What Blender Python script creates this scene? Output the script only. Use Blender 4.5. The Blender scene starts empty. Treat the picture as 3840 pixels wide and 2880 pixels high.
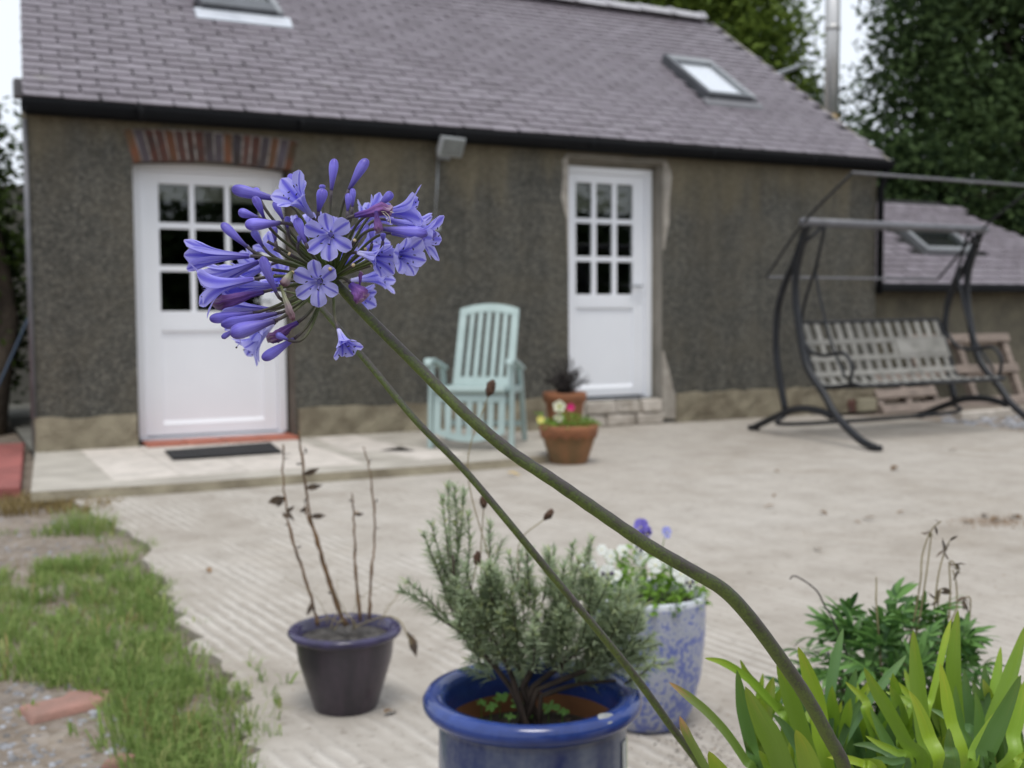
import bpy, math, random
import numpy as np
from mathutils import Vector, Matrix, Quaternion

random.seed(7)
RNG = np.random.default_rng(11)
SC = bpy.context.scene
COL = SC.collection
R = math.radians

# ------------------------------------------------------------------ camera
F_PX, YAW, PITCH, ROLL = 4300.0, R(26.783), R(3.648), R(-0.309)
CAM = Vector((0.0, -8.88, 1.05))
FW = Vector((math.sin(YAW) * math.cos(PITCH), math.cos(YAW) * math.cos(PITCH), -math.sin(PITCH)))
_r = Vector((math.cos(YAW), -math.sin(YAW), 0)); _u = _r.cross(FW)
RT = math.cos(ROLL) * _r + math.sin(ROLL) * _u
UP = -math.sin(ROLL) * _r + math.cos(ROLL) * _u
cd = bpy.data.cameras.new('camera')
cd.sensor_width = 36.0
cd.lens = F_PX / 3840 * 36.0
cd.clip_start = 0.02
cd.clip_end = 800
cd.dof.use_dof = True
cd.dof.focus_distance = 0.925
cd.dof.aperture_fstop = 8.4
cam = bpy.data.objects.new('camera', cd)
COL.objects.link(cam)
m = Matrix((RT, UP, -FW)).transposed().to_4x4()
m.translation = CAM
cam.matrix_world = m
SC.camera = cam

# ------------------------------------------------------------------ sky, sun, exposure
SUN_EL, SUN_AZ = R(70), R(205)          # azimuth measured from +Y towards +X
w = bpy.data.worlds.new('World'); SC.world = w
w.use_nodes = True
nt = w.node_tree; nt.nodes.clear()
sky = nt.nodes.new('ShaderNodeTexSky'); sky.sky_type = 'NISHITA'; sky.sun_disc = False
sky.sun_elevation = SUN_EL; sky.sun_rotation = SUN_AZ
sky.dust_density = 4.0
mixw = nt.nodes.new('ShaderNodeMix'); mixw.data_type = 'RGBA'
mixw.inputs[0].default_value = 0.88     # closed cloud cover over the clear sky
mixw.inputs[7].default_value = (9.4, 10.0, 10.9, 1)
bg = nt.nodes.new('ShaderNodeBackground'); bg.inputs[1].default_value = 0.1
ow = nt.nodes.new('ShaderNodeOutputWorld')
nt.links.new(sky.outputs[0], mixw.inputs[6]); nt.links.new(mixw.outputs[2], bg.inputs[0]); nt.links.new(bg.outputs[0], ow.inputs[0])
sd = bpy.data.lights.new('sun', 'SUN'); sd.energy = 1.4; sd.angle = R(20); sd.color = (1, 0.96, 0.9)
so = bpy.data.objects.new('sun', sd); COL.objects.link(so)
sdir = Vector((math.sin(SUN_AZ) * math.cos(SUN_EL), math.cos(SUN_AZ) * math.cos(SUN_EL), math.sin(SUN_EL)))
so.rotation_euler = sdir.to_track_quat('Z', 'Y').to_euler()
so.location = (0, -4, 12)
SC.view_settings.view_transform = 'Standard'
SC.view_settings.look = 'None'
SC.view_settings.exposure = 0.16
SC.view_settings.gamma = 1.0
SC.view_settings.use_curve_mapping = False
SC.render.engine = 'CYCLES'
SC.cycles.use_denoising = True
SC.cycles.max_bounces = 6
SC.cycles.transparent_max_bounces = 12
SC.cycles.caustics_reflective = False
SC.cycles.caustics_refractive = False

# ------------------------------------------------------------------ measuring helpers
def ray(u, v): return FW + RT * ((u - 1920) / F_PX) - UP * ((v - 1440) / F_PX)
def at(u, v, dep): return CAM + ray(u, v) * dep
def gnd(u, v, z=0.0):
    d = ray(u, v); return CAM + d * ((z - CAM.z) / d.z)
def plane(u, v, p0, n):
    d = ray(u, v); n = Vector(n); return CAM + d * ((Vector(p0) - CAM).dot(n) / d.dot(n))
def proj(p):
    q = Vector(p) - CAM; z = q.dot(FW)
    return 1920 + F_PX * q.dot(RT) / z, 1440 - F_PX * q.dot(UP) / z, z

# ------------------------------------------------------------------ materials
def nodes(name):
    m = bpy.data.materials.new(name); m.use_nodes = True
    t = m.node_tree; t.nodes.clear()
    o = t.nodes.new('ShaderNodeOutputMaterial'); b = t.nodes.new('ShaderNodeBsdfPrincipled')
    t.links.new(b.outputs[0], o.inputs[0])
    return m, t, b, o
def nd(t, kind, **kw):
    n = t.nodes.new(kind)
    for k, v in kw.items(): setattr(n, k, v)
    return n
def rgb(c): return (c[0], c[1], c[2], 1)
def ramp(t, fac, stops):
    r = nd(t, 'ShaderNodeValToRGB'); e = r.color_ramp.elements
    while len(e) < len(stops): e.new(0.5)
    for i, (p, c) in enumerate(stops): e[i].position = p; e[i].color = rgb(c)
    t.links.new(fac, r.inputs[0]); return r.outputs[0]
def mix(t, fac, a, b, mode='MIX'):
    x = nd(t, 'ShaderNodeMix', data_type='RGBA', blend_type=mode)
    for s, i in ((fac, 0), (a, 6), (b, 7)):
        if hasattr(s, 'links'): t.links.new(s, x.inputs[i])
        else: x.inputs[i].default_value = s if i == 0 else rgb(s)
    return x.outputs[2]
def math_(t, op, a, b=0.0, c=0.0):
    x = nd(t, 'ShaderNodeMath', operation=op)
    for i, s in enumerate((a, b, c)):
        if hasattr(s, 'links'): t.links.new(s, x.inputs[i])
        else: x.inputs[i].default_value = s
    return x.outputs[0]
def noise(t, vec, scale, detail=4, rough=0.55):
    n = nd(t, 'ShaderNodeTexNoise'); n.inputs['Scale'].default_value = scale
    n.inputs['Detail'].default_value = detail; n.inputs['Roughness'].default_value = rough
    if vec: t.links.new(vec, n.inputs['Vector'])
    return n.outputs[0]
def voro(t, vec, scale, feature='F1'):
    n = nd(t, 'ShaderNodeTexVoronoi', feature=feature); n.inputs['Scale'].default_value = scale
    if vec: t.links.new(vec, n.inputs['Vector'])
    return n
def bump(t, b, h, strength, dist):
    x = nd(t, 'ShaderNodeBump'); x.inputs['Strength'].default_value = strength; x.inputs['Distance'].default_value = dist
    t.links.new(h, x.inputs['Height']); t.links.new(x.outputs[0], b.inputs['Normal']); return x
def coords(t, kind='Object'): return nd(t, 'ShaderNodeTexCoord').outputs[kind]
def scaled(t, vec, s):
    x = nd(t, 'ShaderNodeMapping'); x.inputs['Scale'].default_value = s; t.links.new(vec, x.inputs[0]); return x.outputs[0]
def simple(name, c1, c2=None, scale=8, rough=0.6, bmp=0.0, bscale=60, bdist=0.01, metal=0.0, spec=0.5, coat=0.0, rnd=0.0, stretch=None, trans=0.0):
    """noise-mottled surface; rnd = brightness spread from piece to piece"""
    m, t, b, o = nodes(name)
    v = coords(t)
    if stretch: v = scaled(t, v, stretch)
    c2 = c2 or tuple(x * 0.7 for x in c1)
    col = ramp(t, noise(t, v, scale), [(0.3, c2), (0.7, c1)])
    if rnd:
        oi = nd(t, 'ShaderNodeObjectInfo')
        hs = nd(t, 'ShaderNodeHueSaturation'); t.links.new(col, hs.inputs['Color'])
        t.links.new(math_(t, 'MULTIPLY_ADD', oi.outputs['Random'], 2 * rnd, 1 - rnd), hs.inputs['Value']); col = hs.outputs[0]
    t.links.new(col, b.inputs['Base Color'])
    b.inputs['Roughness'].default_value = rough; b.inputs['Metallic'].default_value = metal
    b.inputs['Specular IOR Level'].default_value = spec; b.inputs['Coat Weight'].default_value = coat
    b.inputs['Coat Roughness'].default_value = 0.15
    if bmp: bump(t, b, noise(t, v, bscale), bmp, bdist)
    if trans: translucent(t, b, o, col, trans)
    return m
def translucent(t, b, o, col, fac):
    tr = nd(t, 'ShaderNodeBsdfTranslucent'); ms = nd(t, 'ShaderNodeMixShader'); ms.inputs[0].default_value = fac
    t.links.new(col, tr.inputs[0]); t.links.new(b.outputs[0], ms.inputs[1]); t.links.new(tr.outputs[0], ms.inputs[2]); t.links.new(ms.outputs[0], o.inputs[0])
def foliage(name, dark, light, rough=0.5, trans=0.25, clump=1.2, third=None, spec=0.3):
    """per-leaf colour from Random Per Island, plus slow clump variation"""
    m, t, b, o = nodes(name)
    g = nd(t, 'ShaderNodeNewGeometry')
    f = math_(t, 'ADD', math_(t, 'MULTIPLY', g.outputs['Random Per Island'], 0.6), math_(t, 'MULTIPLY', noise(t, coords(t), clump, 2), 0.5))
    st = [(0.2, dark), (0.8, light)] if not third else [(0.15, dark), (0.7, light), (0.93, third)]
    col = ramp(t, f, st)
    t.links.new(col, b.inputs['Base Color']); b.inputs['Roughness'].default_value = rough
    b.inputs['Specular IOR Level'].default_value = spec
    translucent(t, b, o, col, trans)
    return m
M = {}

def wall_mat():
    m, t, b, o = nodes('pebbledash'); v = coords(t)
    n1 = noise(t, v, 1.1, 5, 0.6); vs = scaled(t, v, (3.0, 3.0, 0.45)); n2 = noise(t, vs, 1.0, 4)
    fine = noise(t, v, 48, 4, 0.75)
    grey = ramp(t, fine, [(0.30, (0.052, 0.052, 0.047)), (0.50, (0.098, 0.096, 0.087)), (0.72, (0.190, 0.182, 0.158))])
    chip = voro(t, v, 34); cc = ramp(t, chip.outputs['Color'], [(0.25, (0.72, 0.72, 0.70)), (0.75, (1.25, 1.22, 1.16))])
    grey = mix(t, 0.75, grey, cc, 'MULTIPLY')
    brown = mix(t, ramp(t, noise(t, v, 2.6, 5, 0.65), [(0.44, (0, 0, 0)), (0.68, (0.55, 0.55, 0.55))]), grey, (0.125, 0.112, 0.086))
    tan = ramp(t, fine, [(0.3, (0.125, 0.108, 0.074)), (0.7, (0.225, 0.195, 0.138))])
    sx = nd(t, 'ShaderNodeSeparateXYZ'); t.links.new(v, sx.inputs[0])
    h = math_(t, 'ADD', math_(t, 'MULTIPLY_ADD', sx.outputs[2], 1.15, -2.45), math_(t, 'MULTIPLY', math_(t, 'SUBTRACT', n2, 0.45), 2.0))
    h = math_(t, 'ADD', h, math_(t, 'MULTIPLY', math_(t, 'SUBTRACT', n1, 0.5), 1.1))
    r = nd(t, 'ShaderNodeMapRange', interpolation_type='SMOOTHSTEP'); t.links.new(h, r.inputs[0]); r.inputs[1].default_value = -0.1; r.inputs[2].default_value = 0.6
    col = mix(t, r.outputs[0], brown, tan)
    streak = ramp(t, noise(t, scaled(t, v, (5.0, 5.0, 0.35)), 1.0, 5, 0.65), [(0.32, (0.68, 0.68, 0.67)), (0.58, (1.06, 1.06, 1.05))])
    col = mix(t, 0.6, col, streak, 'MULTIPLY')
    pale = ramp(t, noise(t, v, 2.3, 3, 0.6), [(0.68, (0, 0, 0)), (0.76, (1, 1, 1))])
    right = nd(t, 'ShaderNodeMapRange'); t.links.new(sx.outputs[0], right.inputs[0]); right.inputs[1].default_value = 5.6; right.inputs[2].default_value = 6.6
    col = mix(t, math_(t, 'MULTIPLY', math_(t, 'MULTIPLY', pale, right.outputs[0]), 0.6), col, (0.33, 0.30, 0.25))
    t.links.new(col, b.inputs['Base Color']); b.inputs['Roughness'].default_value = 0.95
    b.inputs['Specular IOR Level'].default_value = 0.15
    bump(t, b, voro(t, v, 60).outputs['Distance'], 0.9, 0.012)
    return m
def concrete_mat():
    m, t, b, o = nodes('brushed_concrete'); v = coords(t)
    big = noise(t, v, 0.6, 5, 0.6); mid = noise(t, v, 4.5, 5, 0.65)
    col = ramp(t, big, [(0.3, (0.315, 0.277, 0.232)), (0.5, (0.375, 0.337, 0.290)), (0.72, (0.430, 0.395, 0.350))])
    col = mix(t, 0.2, col, ramp(t, mid, [(0.34, (0.175, 0.152, 0.125)), (0.60, (0.53, 0.495, 0.445))]))
    rot = nd(t, 'ShaderNodeMapping'); rot.inputs['Rotation'].default_value = (0, 0, R(-6)); t.links.new(v, rot.inputs[0])
    wv = nd(t, 'ShaderNodeTexWave', wave_type='BANDS', bands_direction='X'); wv.inputs['Scale'].default_value = 6.2
    wv.inputs['Distortion'].default_value = 2.0; wv.inputs['Detail'].default_value = 4; wv.inputs['Detail Scale'].default_value = 1.6
    t.links.new(rot.outputs[0], wv.inputs[0])
    patch = ramp(t, noise(t, scaled(t, v, (2.2, 0.8, 1)), 1.6, 4, 0.6), [(0.44, (0, 0, 0)), (0.60, (1, 1, 1))])
    sx = nd(t, 'ShaderNodeSeparateXYZ'); t.links.new(v, sx.inputs[0])
    left = nd(t, 'ShaderNodeMapRange'); t.links.new(sx.outputs[0], left.inputs[0])
    left.inputs[1].default_value = 4.2; left.inputs[2].default_value = 1.6; left.inputs[3].default_value = 0.25; left.inputs[4].default_value = 1
    groove = math_(t, 'MULTIPLY', math_(t, 'MULTIPLY', wv.outputs['Fac'], patch), left.outputs[0])
    col = mix(t, math_(t, 'MULTIPLY', groove, 0.5), col, (0.64, 0.605, 0.55))
    spots = ramp(t, noise(t, v, 24, 4, 0.75), [(0.28, (0.45, 0.42, 0.38)), (0.44, (1, 1, 1))])
    col = mix(t, 0.8, col, spots, 'MULTIPLY')
    stain = ramp(t, noise(t, v, 0.9, 6, 0.7), [(0.30, (0.66, 0.6, 0.52)), (0.46, (1, 1, 1))])
    col = mix(t, 0.4, col, stain, 'MULTIPLY')
    t.links.new(col, b.inputs['Base Color']); b.inputs['Roughness'].default_value = 0.9
    b.inputs['Specular IOR Level'].default_value = 0.25
    h = math_(t, 'ADD', math_(t, 'MULTIPLY', groove, 1.0), math_(t, 'MULTIPLY', mid, 0.4))
    bump(t, b, h, 0.7, 0.012)
    return m
def slate_mat():
    m, t, b, o = nodes('slate'); v = coords(t); g = nd(t, 'ShaderNodeObjectInfo')
    gi = nd(t, 'ShaderNodeNewGeometry')
    f = math_(t, 'FRACT', math_(t, 'ADD', g.outputs['Random'], gi.outputs['Random Per Island']))
    col = ramp(t, f, [(0.0, (0.198, 0.177, 0.200)), (0.5, (0.226, 0.204, 0.231)), (1.0, (0.255, 0.233, 0.261))])
    n = ramp(t, noise(t, gi.outputs['Position'], 9, 4, 0.65), [(0.3, (0.72, 0.71, 0.69)), (0.7, (1.08, 1.06, 1.06))])
    col = mix(t, 1.0, col, n, 'MULTIPLY')
    lich = ramp(t, noise(t, gi.outputs['Position'], 3.2, 4, 0.6), [(0.66, (0, 0, 0)), (0.76, (1, 1, 1))])
    col = mix(t, math_(t, 'MULTIPLY', lich, 0.3), col, (0.36, 0.35, 0.30))
    t.links.new(col, b.inputs['Base Color']); b.inputs['Roughness'].default_value = 0.55
    b.inputs['Specular IOR Level'].default_value = 0.45
    bump(t, b, noise(t, gi.outputs['Position'], 40), 0.25, 0.004)
    return m
def soil_mat():
    m, t, b, o = nodes('soil_gravel'); v = coords(t)
    col = ramp(t, noise(t, v, 3.0, 6, 0.7), [(0.3, (0.13, 0.098, 0.068)), (0.55, (0.245, 0.195, 0.145)), (0.8, (0.36, 0.305, 0.24))])
    vo = voro(t, v, 32); peb = ramp(t, vo.outputs['Color'], [(0.3, (0.10, 0.09, 0.08)), (0.7, (0.36, 0.35, 0.35))])
    col = mix(t, 0.22, col, peb)
    t.links.new(col, b.inputs['Base Color']); b.inputs['Roughness'].default_value = 0.95
    bump(t, b, vo.outputs['Distance'], 0.7, 0.02)
    return m
def petal_mat(name, edge, stripe, base, trans=0.40, narrow=0.30):
    """UV: x across the petal, y from base to tip"""
    m, t, b, o = nodes(name)
    uv = nd(t, 'ShaderNodeUVMap'); sx = nd(t, 'ShaderNodeSeparateXYZ'); t.links.new(uv.outputs[0], sx.inputs[0])
    d = math_(t, 'ABSOLUTE', math_(t, 'SUBTRACT', sx.outputs[0], 0.5))
    sv = scaled(t, uv.outputs[0], (22, 2.0, 1)); n = noise(t, sv, 1.0, 3)
    d2 = math_(t, 'ADD', d, math_(t, 'MULTIPLY', math_(t, 'SUBTRACT', n, 0.5), 0.10))
    st = nd(t, 'ShaderNodeMapRange', interpolation_type='SMOOTHSTEP'); t.links.new(d2, st.inputs[0])
    oj = nd(t, 'ShaderNodeObjectInfo'); t.links.new(math_(t, 'MULTIPLY_ADD', oj.outputs['Random'], narrow * 0.9, narrow * 0.55), st.inputs[2]); st.inputs[1].default_value = 0.02; st.inputs[3].default_value = 1; st.inputs[4].default_value = 0
    col = mix(t, st.outputs[0], edge, stripe)
    bs = nd(t, 'ShaderNodeMapRange', interpolation_type='SMOOTHSTEP'); t.links.new(sx.outputs[1], bs.inputs[0])
    bs.inputs[1].default_value = 0.45; bs.inputs[2].default_value = 0.0
    col = mix(t, bs.outputs[0], col, base)
    vn = ramp(t, noise(t, scaled(t, uv.outputs[0], (46, 1.6, 1)), 1.0, 3), [(0.35, (0.80, 0.80, 0.88)), (0.65, (1.12, 1.12, 1.05))]); col = mix(t, 0.75, col, vn, 'MULTIPLY')
    tp = nd(t, 'ShaderNodeMapRange'); t.links.new(math_(t, 'ADD', sx.outputs[1], math_(t, 'MULTIPLY', n, 0.10)), tp.inputs[0]); tp.inputs[1].default_value = 1.02; tp.inputs[2].default_value = 1.06; col = mix(t, math_(t, 'MULTIPLY', tp.outputs[0], 0.55), col, (0.55, 0.47, 0.52))
    oi = nd(t, 'ShaderNodeObjectInfo'); hs = nd(t, 'ShaderNodeHueSaturation'); t.links.new(col, hs.inputs['Color'])
    t.links.new(math_(t, 'MULTIPLY_ADD', oi.outputs['Random'], 0.22, 0.89), hs.inputs['Value']); col = hs.outputs[0]
    t.links.new(col, b.inputs['Base Color']); b.inputs['Roughness'].default_value = 0.42
    b.inputs['Specular IOR Level'].default_value = 0.35; b.inputs['Sheen Weight'].default_value = 0.15
    bump(t, b, n, 0.25, 0.0006)
    translucent(t, b, o, col, trans)
    return m
def uvgrad(name, stops, rough=0.5, axis=1, streak=0.0, trans=0.0, sscale=(18, 1.5, 1), rnd=0.12, spec=0.4):
    m, t, b, o = nodes(name)
    uv = nd(t, 'ShaderNodeUVMap'); sx = nd(t, 'ShaderNodeSeparateXYZ'); t.links.new(uv.outputs[0], sx.inputs[0])
    f = sx.outputs[axis]; n = noise(t, scaled(t, uv.outputs[0], sscale), 1.0, 4)
    if streak: f = math_(t, 'ADD', f, math_(t, 'MULTIPLY', math_(t, 'SUBTRACT', n, 0.5), streak))
    col = ramp(t, f, stops)
    vn = ramp(t, noise(t, scaled(t, uv.outputs[0], (70, 1.2, 1)), 1.0, 3), [(0.35, (0.78, 0.80, 0.80)), (0.65, (1.14, 1.12, 1.12))]); col = mix(t, 0.8, col, vn, 'MULTIPLY')
    oi = nd(t, 'ShaderNodeObjectInfo'); hs = nd(t, 'ShaderNodeHueSaturation'); t.links.new(col, hs.inputs['Color'])
    t.links.new(math_(t, 'MULTIPLY_ADD', oi.outputs['Random'], 2 * rnd, 1 - rnd), hs.inputs['Value']); col = hs.outputs[0]
    t.links.new(col, b.inputs['Base Color']); b.inputs['Roughness'].default_value = rough
    b.inputs['Specular IOR Level'].default_value = spec
    bump(t, b, n, 0.2, 0.0008)
    if trans: translucent(t, b, o, col, trans)
    return m
def stem_mat():
    m, t, b, o = nodes('flower_stem'); v = coords(t)
    g = nd(t, 'ShaderNodeNewGeometry'); sn = nd(t, 'ShaderNodeSeparateXYZ')
    uv = nd(t, 'ShaderNodeUVMap'); su = nd(t, 'ShaderNodeSeparateXYZ'); t.links.new(uv.outputs[0], su.inputs[0])
    n = noise(t, v, 420, 3, 0.7); n2 = noise(t, v, 30, 3)
    f = math_(t, 'ADD', math_(t, 'MULTIPLY', n, 0.72), math_(t, 'MULTIPLY_ADD', n2, 0.45, -0.13))
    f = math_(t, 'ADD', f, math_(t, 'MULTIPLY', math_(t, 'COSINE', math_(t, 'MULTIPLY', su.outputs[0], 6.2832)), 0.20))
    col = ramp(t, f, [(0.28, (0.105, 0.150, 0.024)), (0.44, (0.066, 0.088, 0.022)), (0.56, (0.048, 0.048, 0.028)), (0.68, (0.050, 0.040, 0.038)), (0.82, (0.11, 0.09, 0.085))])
    t.links.new(col, b.inputs['Base Color']); b.inputs['Roughness'].default_value = 0.55
    bump(t, b, math_(t, 'ADD', n, math_(t, 'MULTIPLY', noise(t, scaled(t, uv.outputs[0], (26, 2.0, 1)), 1.0, 2), 1.5)), 0.45, 0.0006)
    return m
def glass_mat(name='window_glass', tint=(0.72, 0.75, 0.74, 1)):
    m = bpy.data.materials.new(name); m.use_nodes = True; t = m.node_tree; t.nodes.clear()
    o = nd(t, 'ShaderNodeOutputMaterial'); tr = nd(t, 'ShaderNodeBsdfTransparent'); gl = nd(t, 'ShaderNodeBsdfGlossy')
    tr.inputs[0].default_value = tint; gl.inputs['Roughness'].default_value = 0.02
    fr = nd(t, 'ShaderNodeLayerWeight'); fr.inputs['Blend'].default_value = 0.5
    ms = nd(t, 'ShaderNodeMixShader'); t.links.new(math_(t, 'MULTIPLY_ADD', math_(t, 'POWER', fr.outputs['Facing'], 5.0), 0.9, 0.065), ms.inputs[0])
    t.links.new(tr.outputs[0], ms.inputs[1]); t.links.new(gl.outputs[0], ms.inputs[2]); t.links.new(ms.outputs[0], o.inputs[0])
    return m
def glaze_mat(name, c1, c2, streak_scale=(14, 14, 0.6), rough=0.18, bmp=0.0):
    m, t, b, o = nodes(name); v = coords(t)
    n = noise(t, scaled(t, v, streak_scale), 1.0, 4, 0.6)
    n2 = noise(t, v, 60, 3)
    col = ramp(t, math_(t, 'ADD', math_(t, 'MULTIPLY', n, 0.8), math_(t, 'MULTIPLY', n2, 0.2)), [(0.36, c2), (0.62, c1)])
    t.links.new(col, b.inputs['Base Color']); b.inputs['Roughness'].default_value = rough
    if bmp: bump(t, b, n2, bmp, 0.003)
    return m
def speckle_mat():
    m, t, b, o = nodes('speckled_glaze'); v = coords(t)
    vo = voro(t, scaled(t, v, (1, 1, 0.8)), 55); n = noise(t, v, 4.5, 4, 0.65); n3 = noise(t, v, 75, 3, 0.6)
    f = math_(t, 'ADD', math_(t, 'MULTIPLY', n, 0.6), math_(t, 'MULTIPLY', n3, 1.0))
    sp = ramp(t, f, [(0.775, (0, 0, 0)), (0.84, (1, 1, 1))])
    base = ramp(t, n3, [(0.3, (0.27, 0.30, 0.40)), (0.7, (0.50, 0.51, 0.54))])
    col = mix(t, math_(t, 'MULTIPLY', sp, 0.85), base, (0.07, 0.11, 0.40))
    t.links.new(col, b.inputs['Base Color']); b.inputs['Roughness'].default_value = 0.3
    return m

M['wall'] = wall_mat(); M['concrete'] = concrete_mat(); M['slate'] = slate_mat(); M['soil'] = soil_mat()
M['platform'] = simple('old_cement', (0.49, 0.455, 0.395), (0.33, 0.30, 0.255), 3.5, 0.92, 0.6, 50)
M['plinth'] = simple('stone_plinth', (0.31, 0.275, 0.195), (0.15, 0.125, 0.085), 5, 0.95, 0.7, 40, 0.02)
M['plaster'] = simple('pale_plaster', (0.42, 0.385, 0.335), (0.26, 0.235, 0.20), 10, 0.95, 0.5, 60)
M['palestone'] = simple('pale_stone', (0.55, 0.50, 0.44), (0.33, 0.29, 0.24), 7, 0.9, 0.5, 40, rnd=0.15)
M['reveal'] = simple('reveal_plaster', (0.30, 0.275, 0.235), (0.20, 0.185, 0.155), 5, 0.95, 0.3, 60)
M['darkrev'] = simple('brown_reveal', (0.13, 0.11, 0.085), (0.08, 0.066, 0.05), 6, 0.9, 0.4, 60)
M['deck'] = simple('roof_felt', (0.02, 0.019, 0.019), (0.01, 0.01, 0.01), 5, 0.9)
M['gutter'] = simple('black_plastic', (0.010, 0.0105, 0.012), (0.007, 0.0075, 0.009), 5, 0.6, spec=0.12)
M['upvc'] = simple('white_plastic', (0.88, 0.895, 0.93), (0.85, 0.865, 0.905), 3, 0.3, spec=0.5)
M['sill'] = simple('grey_sill', (0.55, 0.56, 0.60), (0.45, 0.46, 0.5), 4, 0.35)
M['glass'] = glass_mat(); M['roofglass'] = glass_mat('clear_roof_glass', (0.97, 0.98, 0.99, 1))
M['inside'] = simple('dark_interior', (0.22, 0.215, 0.19), (0.13, 0.13, 0.115), 2, 0.9)
M['blind'] = simple('fabric_blind', (0.42, 0.39, 0.33), (0.36, 0.33, 0.28), 20, 0.9)
M['skywhite'] = simple('sky_white_sheet', (0.93, 0.94, 0.96), (0.9, 0.91, 0.94), 20, 0.8)  # white that stands in for sky brightness on the right roof window
M['brick'] = simple('arch_brick', (0.135, 0.048, 0.032), (0.055, 0.036, 0.032), 9, 0.9, 0.6, 50, rnd=0.35)
M['brickdark'] = simple('arch_brick_blue', (0.075, 0.062, 0.075), (0.05, 0.035, 0.03), 9, 0.9, 0.6, 50, rnd=0.3)
M['brickor'] = simple('arch_brick_orange', (0.15, 0.052, 0.026), (0.07, 0.05, 0.026), 7, 0.9, 0.6, 50, rnd=0.3)
M['mortar'] = simple('arch_mortar', (0.36, 0.33, 0.30), (0.10, 0.09, 0.08), 14, 0.95)
M['redtile'] = simple('quarry_tile', (0.42, 0.14, 0.085), (0.30, 0.095, 0.06), 8, 0.7, 0.3, 40, rnd=0.12)
M['redpaint'] = simple('red_paving', (0.36, 0.115, 0.10), (0.24, 0.08, 0.07), 5, 0.75, 0.3, 40, rnd=0.1)
M['paving'] = simple('pale_paving', (0.66, 0.60, 0.54), (0.47, 0.43, 0.38), 9, 0.85, 0.4, 30, rnd=0.04)
M['ridge'] = simple('ridge_tile', (0.46, 0.45, 0.47), (0.33, 0.32, 0.34), 8, 0.6, 0.3, 40, rnd=0.1)
M['lead'] = simple('lead_flashing', (0.60, 0.63, 0.68), (0.48, 0.51, 0.56), 6, 0.45, metal=0.2)
M['skyframe'] = simple('roof_window_frame', (0.09, 0.095, 0.105), (0.06, 0.065, 0.07), 6, 0.4)
M['skytrim'] = simple('roof_window_trim', (0.27, 0.28, 0.29), (0.20, 0.21, 0.22), 6, 0.4)
M['greyflash'] = simple('slate_grey_flashing', (0.20, 0.20, 0.215), (0.15, 0.15, 0.16), 6, 0.5)
M['steel'] = simple('flue_steel', (0.66, 0.66, 0.66), (0.50, 0.49, 0.47), 3, 0.35, metal=0.45, stretch=(6, 6, 0.5))
M['rust'] = simple('flue_collar', (0.42, 0.30, 0.14), (0.30, 0.22, 0.12), 8, 0.7)
M['galv'] = simple('grey_metal', (0.42, 0.44, 0.46), (0.32, 0.34, 0.36), 10, 0.4, metal=0.5)
M['lampbody'] = simple('lamp_aluminium', (0.46, 0.48, 0.49), (0.36, 0.38, 0.39), 10, 0.4)
M['lamplens'] = simple('lamp_lens', (0.22, 0.235, 0.225), (0.16, 0.17, 0.165), 10, 0.15)
M['mat'] = simple('rubber_mat', (0.020, 0.020, 0.021), (0.010, 0.010, 0.011), 40, 0.85, 0.8, 120)
M['teal'] = simple('pale_green_plastic', (0.385, 0.485, 0.468), (0.31, 0.40, 0.385), 5, 0.42, rnd=0.04)
M['blackmetal'] = simple('black_enamel_tube', (0.018, 0.019, 0.023), (0.011, 0.012, 0.014), 8, 0.42, spec=0.35)
M['greymetal'] = simple('worn_grey_beam', (0.16, 0.16, 0.175), (0.11, 0.11, 0.12), 8, 0.45)
M['strap'] = simple('weathered_strap', (0.29, 0.28, 0.255), (0.17, 0.165, 0.145), 9, 0.7, rnd=0.15)
M['pallet'] = simple('weathered_wood', (0.30, 0.24, 0.20), (0.14, 0.11, 0.09), 4, 0.85, 0.4, 30, rnd=0.18, stretch=(1, 1, 8))
M['terracotta'] = simple('terracotta', (0.34, 0.135, 0.062), (0.20, 0.085, 0.042), 7, 0.85, 0.3, 50)
M['mossterra'] = simple('mossy_terracotta', (0.27, 0.125, 0.055), (0.115, 0.082, 0.036), 7, 0.9, 0.3, 50)
M['darkglaze'] = glaze_mat('aubergine_glaze', (0.062, 0.046, 0.062), (0.030, 0.026, 0.034), rough=0.3, bmp=0.2)
M['darkrim'] = glaze_mat('purple_rim_glaze', (0.050, 0.040, 0.105), (0.028, 0.024, 0.055), rough=0.2)
M['blueglaze'] = glaze_mat('cobalt_rim_glaze', (0.034, 0.068, 0.265), (0.018, 0.036, 0.15), (8, 8, 8), rough=0.14)
M['bluebody'] = glaze_mat('grey_blue_glaze', (0.19, 0.215, 0.255), (0.030, 0.046, 0.135), (9, 9, 0.35), rough=0.22)
M['claywall'] = simple('bare_clay', (0.30, 0.125, 0.045), (0.20, 0.085, 0.035), 8, 0.9)
M['speckle'] = speckle_mat()
M['whiteglaze'] = simple('white_rim_glaze', (0.62, 0.64, 0.68), (0.5, 0.53, 0.6), 20, 0.25)
M['potsoil'] = simple('potting_soil', (0.085, 0.068, 0.052), (0.030, 0.024, 0.018), 30, 0.95, 1.0, 60, 0.02)
M['greysoil'] = simple('gritty_soil', (0.14, 0.13, 0.12), (0.045, 0.04, 0.036), 40, 0.95, 1.0, 70, 0.02)
M['sticker'] = simple('paper_label', (0.70, 0.72, 0.70), (0.45, 0.48, 0.46), 60, 0.6)
M['stickergreen'] = simple('label_edge', (0.36, 0.46, 0.16), (0.30, 0.4, 0.12), 30, 0.6)
M['limescale'] = simple('pale_scuff', (0.36, 0.37, 0.36), (0.26, 0.27, 0.27), 40, 0.8)
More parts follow.
